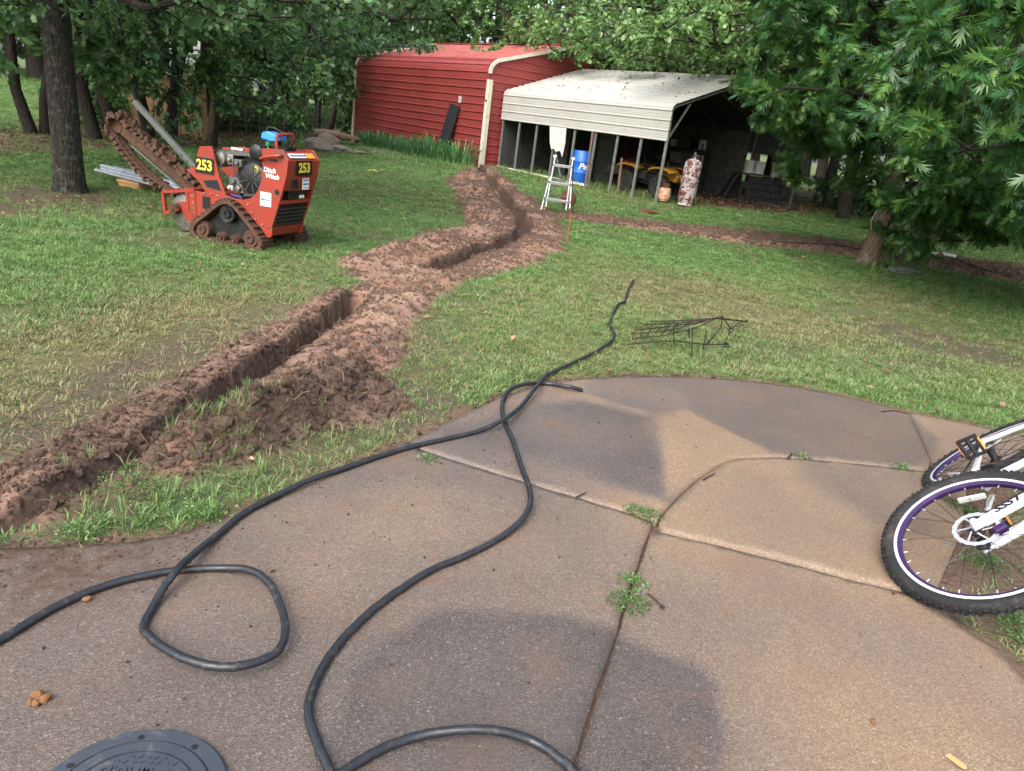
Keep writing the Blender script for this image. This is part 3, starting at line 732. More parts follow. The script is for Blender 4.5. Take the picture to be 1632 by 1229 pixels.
mb = MB(); mb.tube([(.28, -.38, 1.0), (.34, -.2, .98), (.4, 0, .92), (.34, .2, .98), (.28, .38, 1.0)], .014, 8); mb.cyl((.4, 0, .92), (.46, 0, .62), .03, n=8); mb.build('handlebar', M_BLK, q)
for x0, x1, z in ((-.98, -.5, .84), (.52, .98, .84)):
    mb = MB()
    for y in np.linspace(-.34, .34, 5): mb.tube([(x0, y, z), (x1, y, z)], .011, 6)
    mb.tube([(x0, -.34, z), (x0, .34, z)], .012, 6); mb.tube([(x1, -.34, z), (x1, .34, z)], .012, 6)
    for y in (-.28, .28): mb.cyl(((x0 + x1) / 2, y, z), ((x0 + x1) / 2, y, z - .14), .011, n=6)
    mb.build('luggage_rack', M_BLK, q)
for s in (-1, 1):
    mb = MB(); mb.lathe([(0, 0), (.05, 0), (.055, .02), (.04, .04)], 12, (.965, s * .15, .56), Matrix.Rotation(math.pi / 2, 3, 'Y')); mb.build('headlight', M_RUST, q)
# wooden red ladder against the back wall, stored junk
M_GREYWOOD = simple('grey_brown_board', lin(116, 92, 76), .8, 0, .3, .25, 6, lin(80, 60, 48), .3, .2)
M_WOODRED = simple('red_brown_wood', lin(120, 62, 46), .75, 0, .3, .25, 6, lin(70, 44, 36), .3, .2)
ld = thing('wooden_ladder', 'red wooden ladder standing at the back of the carport', 'ladder', BP(2.05, 4.3, .08), BROT)
for s in (-.26, .26):
    mb = MB(); mb.bar((s, 0, 0), (s, .3, 2.0), .03, .08); mb.build('rail', M_WOODRED, ld)
for k in range(9):
    mb = MB(); zz = .2 + k * .21; mb.box((0, .15 * zz, zz), (.5, .06, .07)); mb.build('rung', M_WOODRED, ld)
M_DKGREY = simple('dark_grey_painted_steel', lin(52, 54, 56), .6, .2, .4, .25, 6, lin(80, 60, 46), .35, .15)
M_REDCAN = simple('faded_red_plastic', lin(140, 60, 48), .55, 0, .4, .15, 5, lin(90, 50, 44), .3, .1)
tr = thing('utility_trailer', 'dark low utility trailer behind the carport posts', 'trailer', BP(4.75, 2.1, .1), BROT)
mb = MB(); mb.box((0, 0, .42), (1.5, 1.1, .06)); mb.build('deck', M_DKGREY, tr)
for s in (-1, 1):
    mb = MB(); mb.box((0, s * .55, .52), (1.5, .03, .18)); mb.build('side_board', M_DKGREY, tr)
    mb = MB(); mb.lathe(wheel_prof(.24, .14), 20, (.1, s * .45, .24), rx); mb.build('wheel', M_TYRE, tr)
mb = MB(); mb.bar((-.75, 0, .4), (-1.35, 0, .3), .06, .06); mb.build('drawbar', M_DKGREY, tr)
gc = thing('fuel_can', 'faded red fuel can on the low trailer', 'fuel can', BP(4.62, 1.75, .552), BROT)
mb = MB(); mb.prism([(-.14, 0), (.14, 0), (.14, .26), (.05, .33), (-.1, .33), (-.14, .28)], ((0, -.09, 0), (1, 0, 0), (0, 0, 1), (0, 1, 0)), .18); mb.build('can_body', M_REDCAN, gc, bevel=.02)
mb = MB(); mb.tube([(-.09, 0, .33), (-.07, 0, .38), (.02, 0, .38), (.04, 0, .33)], .014, 6); mb.build('handle', M_REDCAN, gc)
eng = thing('push_mower', 'dark push mower standing on the low trailer', 'mower', BP(5.15, 2.1, .552), BROT)
mb = MB(); mb.prism([(-.3, .05), (.3, .05), (.26, .18), (-.26, .18)], ((0, -.24, 0), (1, 0, 0), (0, 0, 1), (0, 1, 0)), .48); mb.build('deck', M_DKGREY, eng, bevel=.02)
mb = MB(); mb.lathe([(.15, .18), (.16, .3), (.11, .36), (0, .38)], 14); mb.build('motor', M_BLK, eng)
for s in (-.22, .22):
    mb = MB(); mb.tube([(-.28, s, .15), (-.75, s, .72)], .013, 6); mb.build('handle_rail', M_DKGREY, eng)
for a in (-.24, .24):
    for s in (-.26, .26):
        mb = MB(); mb.lathe(wheel_prof(.09, .05), 14, (a, s, .09), rx); mb.build('wheel', M_TYRE, eng)
# block fire pit / bench with buckets at the open end
M_BLOCK = simple('sooty_block', lin(58, 56, 56), .9, 0, .3, .35, 5, lin(30, 28, 28), .5, .3)
BC = P(1212, 328); BC = (BC[0], BC[1], .05); BRZ = .08
bench = thing('block_bench', 'long dark bench of sooty concrete blocks with a plank top', 'bench', BC, BRZ)
for row in range(4):
    for k in range(4):
        x = -.62 + k * .41 + (.2 if row % 2 else 0)
        if x > .72: continue
        mb = MB(); mb.box((x, 0, .1 + row * .2), (.395, .3, .19)); mb.build('block', M_BLOCK, bench, bevel=.008)
for k in range(2):
    mb = MB(); mb.box((0, -.12 + .26 * k, .845), (2.0, .24, .05)); mb.build('plank', M_DKGREY, bench, bevel=.004)
mb = MB(); mb.bar((-1.35, -.05, .0), (-.98, 0, .82), .3, .05); mb.build('prop_board', M_DKGREY, bench)
for k, (bx_, by_) in enumerate(((-.62, 0), (-.30, .02), (.22, 0))):
    lab = ['white bucket on the dark block bench, next to the bench end', 'white bucket between the other buckets on the dark bench', 'pale pink bucket on the dark block bench'][k]
    loc = (BC[0] + bx_ * math.cos(BRZ), BC[1] + by_ + bx_ * math.sin(BRZ), .05 + .872)
    bu = thing('bucket', lab, 'bucket', loc, .5 * k, 'buckets on the bench')
    mm = M_WHITEP if k < 2 else simple('pink_plastic', lin(190, 130, 120), .5)
    mb = MB(); mb.lathe([(.125, 0), (.145, .34), (.155, .34), (.155, .37), (.14, .37), (.12, .02), (0, .02)], 20); mb.build('pail', mm, bu, True)
    mb = MB(); mb.tube([(-.15, 0, .34), (-.12, .06, .22), (0, .1, .17), (.12, .06, .22), (.15, 0, .34)], .004, 5); mb.build('handle', M_GALV, bu)
fan = thing('window_unit', 'pale metal window air unit stored under the carport roof end', 'air conditioner', BP(3.95, 4.6, .9), BROT)
mb = MB(); mb.box((0, 0, .2), (.5, .4, .4)); mb.build('case', M_DKGREY, fan, bevel=.01)
for k in range(6):
    mb = MB(); mb.box((0, -.21, .07 + k * .05), (.42, .015, .02)); mb.build('louvre', M_GALV, fan)
mb = MB(); mb.box((0, .0, -.45), (.6, .5, .9)); mb.build('cabinet', M_DKGREY, fan)
# old metal drums and boxes further inside
for k, (x, y, w_, h_, lab) in enumerate([(1.0, 4.5, .9, 1.3, 'dark steel cabinet behind the carport posts by the barn end'), (1.2, 5.8, .8, 1.5, 'tall dark locker at the back wall of the carport')]):
    c_ = thing('locker', lab, 'locker', BP(x, y, .06), BROT)
    mb = MB(); mb.box((0, 0, h_ / 2), (w_, .5, h_)); mb.build('case', M_DKGREY, c_, bevel=.01)
    for s in (-1, 1):
        mb = MB(); mb.box((s * w_ / 4, -.26, h_ / 2), (w_ / 2 - .03, .02, h_ - .06)); dd_ = mb.build('door', M_DKGREY, c_, bevel=.004)
        mb = MB(); mb.cyl((s * .05, -.28, h_ / 2 - .06), (s * .05, -.28, h_ / 2 + .06), .01, n=6); mb.build('handle', M_GALV, dd_)
for k, (x, y, w_, h_, lab, mt) in enumerate([(1.15, 2.2, .7, 1.75, 'pale grey panelled sheet stored upright by the barn end of the carport', M_INWALL), (2.0, 3.0, .62, 1.6, 'dark grey panelled sheet stored upright inside the carport', M_DKGREY), (2.75, 2.6, .5, 1.5, 'narrow grey sheet stored upright behind the torn white sheet', M_INWALL)]):
    c_ = thing('stored_sheet', lab, 'sheet', BP(x, y, .08), BROT + .2 * k)
    mb = MB(); mb.box((0, 0, h_ / 2), (w_, .045, h_)); mb.build('slab', mt, c_, bevel=.004)
    for zz in (.28, .72):
        mb = MB(); mb.box((0, -.027, h_ * zz), (w_ * .66, .012, h_ * .32)); mb.build('raised_field', mt, c_, bevel=.004)
sh_ = thing('steel_shelf', 'steel shelf of boxes and jugs at the back of the carport', 'shelf', BP(3.1, 5.9, .08), BROT)
for zz in (.3, .8, 1.3):
    mb = MB(); mb.box((0, 0, zz), (1.5, .4, .03)); mb.build('shelf_board', M_DKGREY, sh_)
for a in (-.74, .74):
    for b in (-.19, .19):
        mb = MB(); mb.box((a, b, .75), (.03, .03, 1.5)); mb.build('upright', M_DKGREY, sh_)
bxr = np.random.default_rng(55)
for zz in (.315, .815, 1.315):
    for k in range(5):
        ww, hh = bxr.uniform(.14, .24), bxr.uniform(.14, .34); q_ = BP(3.1 - .58 + .29 * k, 5.88, .08 + zz); mt = [M_REDCAN, M_WHITEP, M_BLK, M_INWALL, M_GREYWOOD][int(bxr.integers(0, 5))]
        o_ = thing('storage_box', 'small box or jug standing on the steel shelf in the carport', 'box', q_, BROT + bxr.normal() * .1, 'boxes on the shelf'); mb = MB(); mb.box((0, 0, hh / 2), (ww, .2, hh)); mb.build('carton', mt, o_, bevel=.012); mb = MB(); mb.box((0, 0, hh + .012), (ww * .9, .19, .02)); mb.build('lid', mt, o_, bevel=.004)
# a rough plank leaning beside the drum's post
pk = thing('leaning_plank', 'brown plank leaning on the carport post beside the blue drum', 'plank', BP(4.28, CY0 - .06, .06), BROT)
mb = MB(); mb.bar((.06, 0, 0), (-.02, .05, 1.45), .05, .035); mb.build('board', M_GREYWOOD, pk)
pk = thing('leaning_plank', 'short brown stake leaning against the carport post by the quad bike', 'plank', BP(5.5, CY0 - .05, .06), BROT)
mb = MB(); mb.bar((.1, 0, 0), (.0, .04, .9), .05, .03); mb.build('board', M_GREYWOOD, pk)
# ------------------------------------------------------------------ far shed and wire fence
M_TAN = simple('tan_plywood', lin(168, 140, 98), .8, 0, .3, .2, 3, lin(120, 98, 70), .3, .1)
M_TIN = simple('pale_tin_roof', lin(190, 192, 192), .4, .4, .5, .12, 3, lin(140, 120, 100), .3, .05)
sx, sy = P(283, 214)[:2]
shed = thing('shed', 'small tan plywood shed with pale tin roof among the trunks', 'shed', (sx, sy, 0), .25)
for y0 in (0, 1.8):
    for k in range(3):
        mb = MB(); mb.box((-.9 + k * .62, y0, .72), (.6, .03, 1.44)); mb.build('wall_board', M_TAN, shed)
for x0 in (-1.22, .66):
    mb = MB(); mb.box((x0, .9, .72), (.03, 1.78, 1.44)); mb.build('wall_board', M_TAN, shed)
mb = MB(); mb.bar((-1.4, .9, 1.62), (.9, .9, 1.46), 2.3, .035); mb.build('roof', M_TIN, shed)
mb = MB(); mb.box((.1, -.03, .6), (.55, .03, 1.1)); d_ = mb.build('door', M_TAN, shed); mb = MB(); mb.box((.3, -.06, .6), (.03, .03, .1)); mb.build('handle', M_BLK, d_)
sb = thing('sawhorse', 'low wooden sawhorse standing before the tan shed', 'sawhorse', (sx + .5, sy - .8, 0), .3)
mb = MB(); mb.box((0, 0, .5), (.9, .12, .05)); mb.build('beam', M_TAN, sb)
for a in (-.38, .38):
    for s in (-.18, .18):
        mb = MB(); mb.bar((a, s, 0), (a, 0, .48), .03, .04); mb.build('leg', M_TAN, sb)
fen = thing('wire_fence', 'dark wire fence with steel posts in front of the woods', 'fence', (0, 0, 0))
fpts = [P(a, b) for a, b in ((255, 216), (330, 214), (420, 216), (520, 219))]
f0, f1 = np.array(fpts[0]), np.array(fpts[-1]); fd = (f1 - f0)
nP = 12
for k in range(nP + 1):
    p = f0 + fd * k / nP; mb = MB(); mb.box((p[0], p[1], .62), (.035, .035, 1.25)); mb.build('post', M_DARKTUBE, fen)
for h_ in (.12, .3, .48, .66, .84, 1.02, 1.18):
    mb = MB(); mb.tube([f0 + [0, 0, h_], f1 + [0, 0, h_]], .006, 4); mb.build('wire', M_DARKTUBE, fen)
mb = MB()
for k in range(int(np.linalg.norm(fd) / .15)):
    p = f0 + fd * (k * .15 / np.linalg.norm(fd)); mb.tube([p + [0, 0, .1], p + [0, 0, 1.18]], .004, 3)
w_ = mb.build('stay_wires', M_DARKTUBE, fen); tag(w_, kind='stuff')
# ================================================================== TREES
def leaf_mat(name, lo, mid, hi, trans=.3):
    t = NT(name)
    geo = t.new('ShaderNodeNewGeometry'); oi = t.new('ShaderNodeObjectInfo')
    r = t.math('FRACT', t.math('ADD', geo.outputs['Random Per Island'], oi.outputs['Random']))
    big = t.noise(.9, 3, .5, t.pos())
    c = t.ramp(t.math('ADD', t.math('MULTIPLY', r, .65), t.math('MULTIPLY', big, .35)), [(.12, lo), (.5, mid), (.88, hi)])
    t.set(c, .36, 0, .5)
    tr = t.new('ShaderNodeBsdfTranslucent'); t.link(t.mix(.5, c, (hi[0] * 1.2, hi[1] * 1.2, hi[2] * .8, 1)), tr.inputs['Color'])
    mx = t.new('ShaderNodeMixShader'); mx.inputs[0].default_value = trans
    t.link(t.b.outputs[0], mx.inputs[1]); t.link(tr.outputs[0], mx.inputs[2]); t.link(mx.outputs[0], t.out.inputs['Surface'])
    return t.m
M_LEAF_PIN = leaf_mat('pin_oak_leaf', lin(29, 62, 36), lin(55, 97, 52), lin(108, 144, 72), .36)
M_LEAF_OAK = leaf_mat('post_oak_leaf', lin(42, 72, 48), lin(74, 108, 68), lin(116, 146, 96), .38)
M_LEAF_FAR = leaf_mat('woodland_leaf', lin(48, 78, 46), lin(78, 112, 68), lin(122, 152, 96), .36)
M_LEAF_HAZE = leaf_mat('haze_paled_woodland_leaf', lin(62, 96, 54), lin(98, 134, 76), lin(142, 170, 104), .32)  # bright greens, paled further to put distant haze into the leaf colour
def bark_mat(name, lo, hi, lich=None, sc=1.0):
    t = NT(name); p = t.mapping(t.coord('Object'), (1, 1, .22))
    n = t.noise(26 * sc, 8, .75, p, 1.2)
    vo = t.new('ShaderNodeTexVoronoi'); vo.inputs['Scale'].default_value = 34 * sc; t.link(p, vo.inputs['Vector'])
    c = t.ramp(t.math('MULTIPLY', n, t.rng(vo.outputs['Distance'], 0, .5, .6, 1.35)), [(.28, lo), (.62, hi)])
    if lich: c = t.mix(t.rng(t.noise(15, 9, .85), .52, .60), c, lich)
    t.set(c, .95, 0, .2); t.bump(t.mix(.5, n, vo.outputs['Distance']), 1.0, .05); return t.m
M_BARK = bark_mat('dark_oak_bark', lin(14, 13, 12), lin(50, 45, 40), lin(84, 90, 80))
M_BARK2 = bark_mat('brown_oak_bark', lin(50, 43, 37), lin(112, 98, 84), None)
M_BARKD = bark_mat('woodland_bark', lin(20, 18, 17), lin(58, 52, 47), None)
_b = [(0, .015), (.2, .06), (.42, .085), (.64, .08), (.86, .06), (1.10, .0)]
_v = [(-w_, y_, .0) for y_, w_ in _b] + [(w_, y_, .0) for y_, w_ in _b] + [(-.24, .20, -.03), (-.40, .58, -.06), (-.34, .95, -.06), (.24, .20, -.03), (.40, .58, -.06), (.34, .95, -.06), (-.16, 1.08, -.03), (.16, 1.08, -.03)]
_f = []
for _i in range(5): _f += [(_i, 6 + _i, 7 + _i), (_i, 7 + _i, _i + 1)]
_f += [(0, 1, 12), (1, 2, 13), (2, 3, 14), (6, 15, 7), (7, 16, 8), (8, 17, 9), (3, 4, 18), (9, 19, 10)]
_v = np.array(_v); _v[:, 2] += .12 * np.abs(_v[:, 0]) - .05 * _v[:, 1] ** 2
LEAF_PIN = (_v, _f)
LEAF_OAK = (np.array([(0, 0, 0), (-.13, .35, .02), (.13, .35, .02), (-.36, .55, -.02), (.36, .55, -.02), (-.2, .72, .02), (.2, .72, .02), (-.27, .92, -.04), (.27, .92, -.04), (0, 1.05, -.03)]),
            [(0, 2, 1), (1, 5, 3), (2, 4, 6), (1, 2, 6), (1, 6, 5), (5, 9, 7), (6, 8, 9), (5, 6, 9)])
LEAF_FAR = (np.array([(0, 0, 0), (-.34, .45, .04), (.30, .40, .04), (-.1, 1.0, -.04), (.24, .82, -.06)]), [(0, 2, 1), (1, 2, 4), (1, 4, 3)])
def nrm(a): return a / np.maximum(np.linalg.norm(a, axis=-1, keepdims=True), 1e-9)
def leaves_mesh(name, tmpl, pos, ax, nor, size, mat, parent):
    tv, tf = tmpl; tf = np.array(tf); n = len(pos); k = len(tv)
    ax = nrm(ax); side = nrm(np.cross(ax, nor)); nor = np.cross(side, ax)
    V = pos[:, None, :] + size[:, None, None] * (tv[None, :, 0:1] * side[:, None, :] + tv[None, :, 1:2] * ax[:, None, :] + tv[None, :, 2:3] * nor[:, None, :])
    Fc = (tf[None] + (np.arange(n) * k)[:, None, None]).reshape(-1, 3)
    return mesh_np(name, V.reshape(-1, 3), Fc, mat, parent)
class Tree:
    """trunk -> limbs -> boughs -> twigs; leaves on the twigs"""
    def __init__(s, seed): s.r = np.random.default_rng(seed); s.mb = MB(); s.lb = MB(); s.floor = None; s.lp = []; s.la = []
    def path(s, p, d, L, n, wob, droop):
        pts = [np.array(p, float)]; d = np.array(d, float)
        for i in range(n):
            d = nrm(d + s.r.normal(size=3) * wob + np.array([0, 0, -droop * (i + 1) / n]))
            if s.floor is not None and pts[-1][2] + d[2] * L / n * 2 < s.floor(pts[-1]) and d[2] < .05: d = nrm(np.array([d[0], d[1], .12]))
            pts.append(pts[-1] + d * L / n)
        return pts, d
    def twig(s, p, d, L, nl):
        pts, _ = s.path(p, d, L, 3, .18, .14)
        s.lb.tube(pts, [.005, .004, .003, .002], 3, False)
        for _ in range(nl):
            t = s.r.uniform(.15, 1.0) * 3; i = min(2, int(t)); q = pts[i] + (pts[i + 1] - pts[i]) * (t - i)
            dr = nrm(pts[i + 1] - pts[i]); a = nrm(dr * .7 + s.r.normal(size=3) * .75 + np.array([0, 0, -.25]))
            s.lp.append(q + s.r.normal(size=3) * .025); s.la.append(a)
    def bough(s, p, d, L, r, ntw, nl, twl, droop=.25):
        n = 5; pts, _ = s.path(p, d, L, n, .13, droop)
        s.lb.tube(pts, np.linspace(r, r * .3, n + 1), 4, False)
        for k in range(ntw):
            t = s.r.uniform(.2, 1.0) * n; i = min(n - 1, int(t)); q = pts[i] + (pts[i + 1] - pts[i]) * (t - i)
            dr = nrm(pts[i + 1] - pts[i]); o = nrm(s.r.normal(size=3) + np.array([0, 0, -.1]))
            s.twig(q, nrm(dr * .6 + o), L * twl * s.r.uniform(.6, 1.3), nl)
    def limb(s, p, d, L, r, nb, ntw, nl, droop=.2, bl=.42, twl=.3, start=.25):
        n = 8; pts, _ = s.path(p, d, L, n, .09, droop)
        s.lb.tube(pts, np.linspace(r, r * .2, n + 1), 7, False)
        for k in range(nb):
            t = (start + (1 - start) * (k + s.r.uniform(0, .9)) / nb) * n; i = min(n - 1, int(t)); q = pts[i] + (pts[i + 1] - pts[i]) * (t - i)
            dr = nrm(pts[i + 1] - pts[i]); o = s.r.normal(size=3); o = nrm(o - dr * (o @ dr)); o[2] -= .12
            s.bough(q, nrm(dr * .55 + o), L * bl * s.r.uniform(.55, 1.15) * (1.15 - .5 * t / n), r * .35, ntw, nl, twl, .25)
        return pts
    def trunk(s, pts, radii, n=14, flare=1.5):
        s.mb.tube(pts, radii, n)
    def finish(s, root, tmpl, lsize, bark, leaf, keep=None):
        tr = s.mb.build('trunk', bark, root, True) if s.mb.v else None
        lm = s.lb.build('limbs', M_BARKD, root, True)
        tr = tr or lm
        pos = np.array(s.lp); ax = np.array(s.la); n = len(pos)
        nor = nrm(s.r.normal(size=(n, 3)) * .55 + np.array([0, 0, 1.0])); nor = nrm(nor - ax * np.sum(nor * ax, 1, keepdims=True) * .9)
        size = lsize * np.clip(s.r.lognormal(0, .27, n), .45, 1.6)
        if keep is not None:
            k = keep(pos); pos, ax, nor, size = pos[k], ax[k], nor[k], size[k]
        return tr, (pos, ax, nor, size)
def trunk_pts(h, seed, lean=(0, 0), wob=.05, n=9):
    r = np.random.default_rng(seed); x = np.cumsum(r.normal(0, wob, n)); y = np.cumsum(r.normal(0, wob, n)); x -= x[0]; y -= y[0]
    return [(x[i] + lean[0] * i / (n - 1), y[i] + lean[1] * i / (n - 1), h * i / (n - 1)) for i in range(n)]
# ------------------------------------------------------------------ shared woodland tree kinds
def wood_tree(seed, h, r0, zlow, reach, nlimb, lsize, mat, nb=7, ntw=7, nl=19, fork=False, floor=None, skirt=0):
    t = Tree(seed); t.floor = (lambda p: floor) if floor else None; tp = trunk_pts(h * .8, seed, (t.r.normal() * .3, t.r.normal() * .3), .06)
    t.trunk([(tp[0][0], tp[0][1], -.3)] + tp, [r0 * 1.35] + [r0 * (1.12 if i == 0 else 1 - .85 * i / 8) for i in range(9)], 10)
    if fork:
        q = tp[1]; fp = [(q[0], q[1], q[2])] + [(q[0] + .5 * k * fork, q[1] + .1 * k, q[2] + h * .12 * k) for k in (1, 2, 3, 4)]
        t.trunk(fp, [r0 * .7, r0 * .6, r0 * .5, r0 * .35, r0 * .2], 8)
    for k in range(nlimb):
        u = (k + .5) / nlimb; z = zlow + (h * .78 - zlow) * u ** 1.1; i = min(7, int(z / (h * .1))); f_ = z / (h * .1) - i
        p = np.array(tp[i]) * (1 - f_) + np.array(tp[min(8, i + 1)]) * f_
        a = k * 2.399 + t.r.uniform(-.3, .3); el = .05 + .75 * u; L = reach * (1.0 - .45 * u) * t.r.uniform(.75, 1.15)
        t.limb(p, (math.cos(a) * math.cos(el), math.sin(a) * math.cos(el), math.sin(el)), L, r0 * .4 * (1 - .5 * u), nb, ntw, nl, .22 if u < .4 else .1)
    for k in range(skirt):
        a = k * 2 * math.pi / skirt; t.limb((0, 0, zlow + .15), (math.cos(a), math.sin(a), .12), reach * t.r.uniform(.75, 1.0), r0 * .35, 10, 8, nl, .06, .34, .3, .2)
    root = thing('oak_tree', 'x', 'tree')
    tr, L = t.finish(root, LEAF_FAR, lsize, M_BARKD, mat)
    leaves_mesh('crown', LEAF_FAR, *L, mat, root)
    return root
KINDS = [wood_tree(101, 8.5, .125, 2.4, 3.4, 13, .135, M_LEAF_FAR), wood_tree(102, 10, .135, 3.0, 3.8, 14, .14, M_LEAF_FAR, fork=-.5),
         wood_tree(103, 7.0, .10, 1.6, 3.0, 12, .125, M_LEAF_FAR), wood_tree(104, 12, .24, 2.6, 4.6, 17, .17, M_LEAF_HAZE, 8, 7, 19), wood_tree(105, 9, .12, 2.0, 3.4, 13, .13, M_LEAF_FAR, fork=.45), wood_tree(106, 11, .2, 3.8, 7.4, 20, .125, M_LEAF_HAZE, 9, 8, 15, floor=3.4, skirt=10)]
used = [False] * 6
def place(kind, x, y, sc, rz, label, group=None, z=0.0):
    o = KINDS[kind] if not used[kind] else copy_tree(KINDS[kind]); used[kind] = True
    o.location = (x, y, z); o.rotation_euler = (0, 0, rz); o.scale = (sc, sc, sc); o['label'] = label
    if group: o['group'] = group
    elif 'group' in o.keys(): del o['group']
    return o
def fp(px, py): q_ = P(px, py); return q_[0], q_[1]
GW = 'oaks at the edge of the left woods'
LW = 'dark woodland oak standing behind the thick'
spots = [(50, 213, 1, .85, 2.6), (72, 214, 2, 1.0, 1.0), (152, 222, 0, 1.1, .4), (186, 226, 1, .95, 3.0), (238, 219, 1, 1.05, 2.0), (272, 221, 4, 1.25, .2), (318, 215, 1, 1.1, 5.0),
         (340, 236, 2, .72, 1.5), (430, 218, 0, 1.0, 3.9), (452, 213, 4, 1.05, 4.6), (505, 216, 1, .95, .9), (525, 209, 0, 1.15, 2.2), (380, 205, 1, 1.1, 5.5), (-150, 245, 0, 1.2, .7), (480, 196, 3, .9, 2.7)]
for k, (px, py, kd, sc, rz) in enumerate(spots):
    x, y = fp(px, py)
    if k == 0: place(kd, x, y, sc, rz, 'forked dark oak beyond the gravel strip, by the thick lichened trunk')
    elif k == 7: place(kd, x, y, sc, rz, 'small oak sapling in front of the wire fence')
    else:
        lb_, gw_ = (LW + ' lichened trunk', GW) if px < 200 else ('slender dark oak standing beside the tan shed', 'oaks by the shed') if px < 330 else ('dark oak growing at the wire fence', 'oaks at the fence') if px < 500 else ('dark oak close to the far end of the red barn', 'oaks by the barn end')
        place(kd, x, y, sc, rz, lb_, gw_)
# trees behind the barn and carport
GB = 'tall oaks behind the buildings'
for (px, D, kd, sc, rz) in [(600, 44, 3, 1.05, .3), (660, 40, 1, 1.1, 1.3), (730, 46, 3, 1.15, 2.3), (800, 42, 3, .95, 3.3), (870, 47, 1, 1.2, 4.3), (905, 41, 3, 1.0, 5.3), (560, 50, 0, 1.3, .8), (690, 55, 1, 1.4, 1.8), (780, 57, 3, 1.3, 2.8), (860, 58, 1, 1.45, .1)]:
    d = ray(px, 200); d = d / d[1]
    place(kd, d[0] * D, D, sc, rz, 'tall pale green oak rising behind the red barn roof', GB)
for k, (bx_, by_) in enumerate([(-.6, 8.0), (2.4, 7.4), (5.6, 7.3), (8.4, 6.8), (11.4, 5.6)]):
    q_ = BP(bx_, by_); place(5, q_[0], q_[1], .96 + .05 * (k % 3), 1.1 * k, 'oak close behind the carport, its branches brushing the roof', 'oaks brushing the carport')
for (x, y, kd, sc, rz) in [(6.2, 34.0, 3, 1.0, 1.0), (9.5, 32.5, 3, .95, 2.6), (12.5, 31, 1, 1.0, 4.1), (8.0, 38, 3, 1.15, 5.0), (13.5, 36.5, 3, 1.1, .5), (17.5, 33, 1, 1.1, 2.0)]:
    place(kd, x, y, sc, rz, 'leafy oak overhanging the carport roof from behind', 'oaks behind the carport')
for (x, y, kd, sc, rz) in [(12.0, 24.5, 2, 1.0, .4), (14.8, 22.5, 0, 1.0, 1.7), (17.5, 21.5, 2, 1.1, 3.0), (19.5, 25, 4, 1.1, 4.4), (15.8, 27.5, 1, 1.0, 5.2), (22, 22, 0, 1.1, .9), (21, 29, 3, .9, 2.2), (18.2, 17.5, 2, .95, 1.1)]:
    place(kd, x, y, sc, rz, 'dark oak in the thicket past the long dirt strip', 'oaks in the right thicket')
# far wood line: trees too far to tell apart singly are still single trees, set in depth
for k in range(64):
    a = -1.05 + 2.1 * k / 63 + RNG.uniform(-.02, .02); D = RNG.uniform(50, 84)
    place(int(RNG.integers(0, 5)), math.sin(a) * D, math.cos(a) * D, RNG.uniform(1.45, 2.1), RNG.uniform(0, 6), 'distant oak in the far wood line closing the yard', 'far wood line')
# low brush under the woods
def brush(seed, h, reach, mat):
    t = Tree(seed)
    for k in range(9):
        a = k * 2.4; t.limb((0, 0, -.05), (math.cos(a) * .6, math.sin(a) * .6, .8), h * t.r.uniform(.7, 1.1), .015, 5, 6, 11, .15, .5, .4, .1)
    root = thing('shrub', 'x', 'shrub'); tr, L = t.finish(root, LEAF_FAR, .10, M_BARKD, mat); tr.name = 'stem'
    leaves_mesh('foliage', LEAF_FAR, *L, mat, root); return root
SH = [brush(201, 1.3, 1, M_LEAF_FAR), brush(202, 1.7, 1, M_LEAF_FAR)]
us = [False, False]
def shrub(k, x, y, sc, rz, label, group):
    o = SH[k] if not us[k] else copy_tree(SH[k]); us[k] = True
    o.location = (x, y, 0); o.rotation_euler = (0, 0, rz); o.scale = (sc,) * 3; o['label'] = label; o['group'] = group
for k in range(26):
    px = 120 + 420 * k / 25; py = 206 + RNG.uniform(-6, 4) - (px < 240) * 6; x, y = fp(px, py)
    shrub(k % 2, x, y + 1, RNG.uniform(.8, 1.5), RNG.uniform(0, 6), 'leafy shrub in the undergrowth behind the wire fence', 'undergrowth shrubs')
for k in range(16):
    x = 10.5 + 11 * k / 15; y = RNG.uniform(25, 29) - .35 * (x - 10)
    shrub(k % 2, x, y, RNG.uniform(.9, 1.6), RNG.uniform(0, 6), 'dark shrub under the thicket past the dirt strip', 'thicket shrubs')
for k in range(6):
    x, y = BP(-10.5 - 1.2 * k, 2.5 + k * .8)[:2]
    shrub(k % 2, x, y, RNG.uniform(1.1, 1.7), RNG.uniform(0, 6), 'shrub crowding the far end of the red barn', 'barn end shrubs')
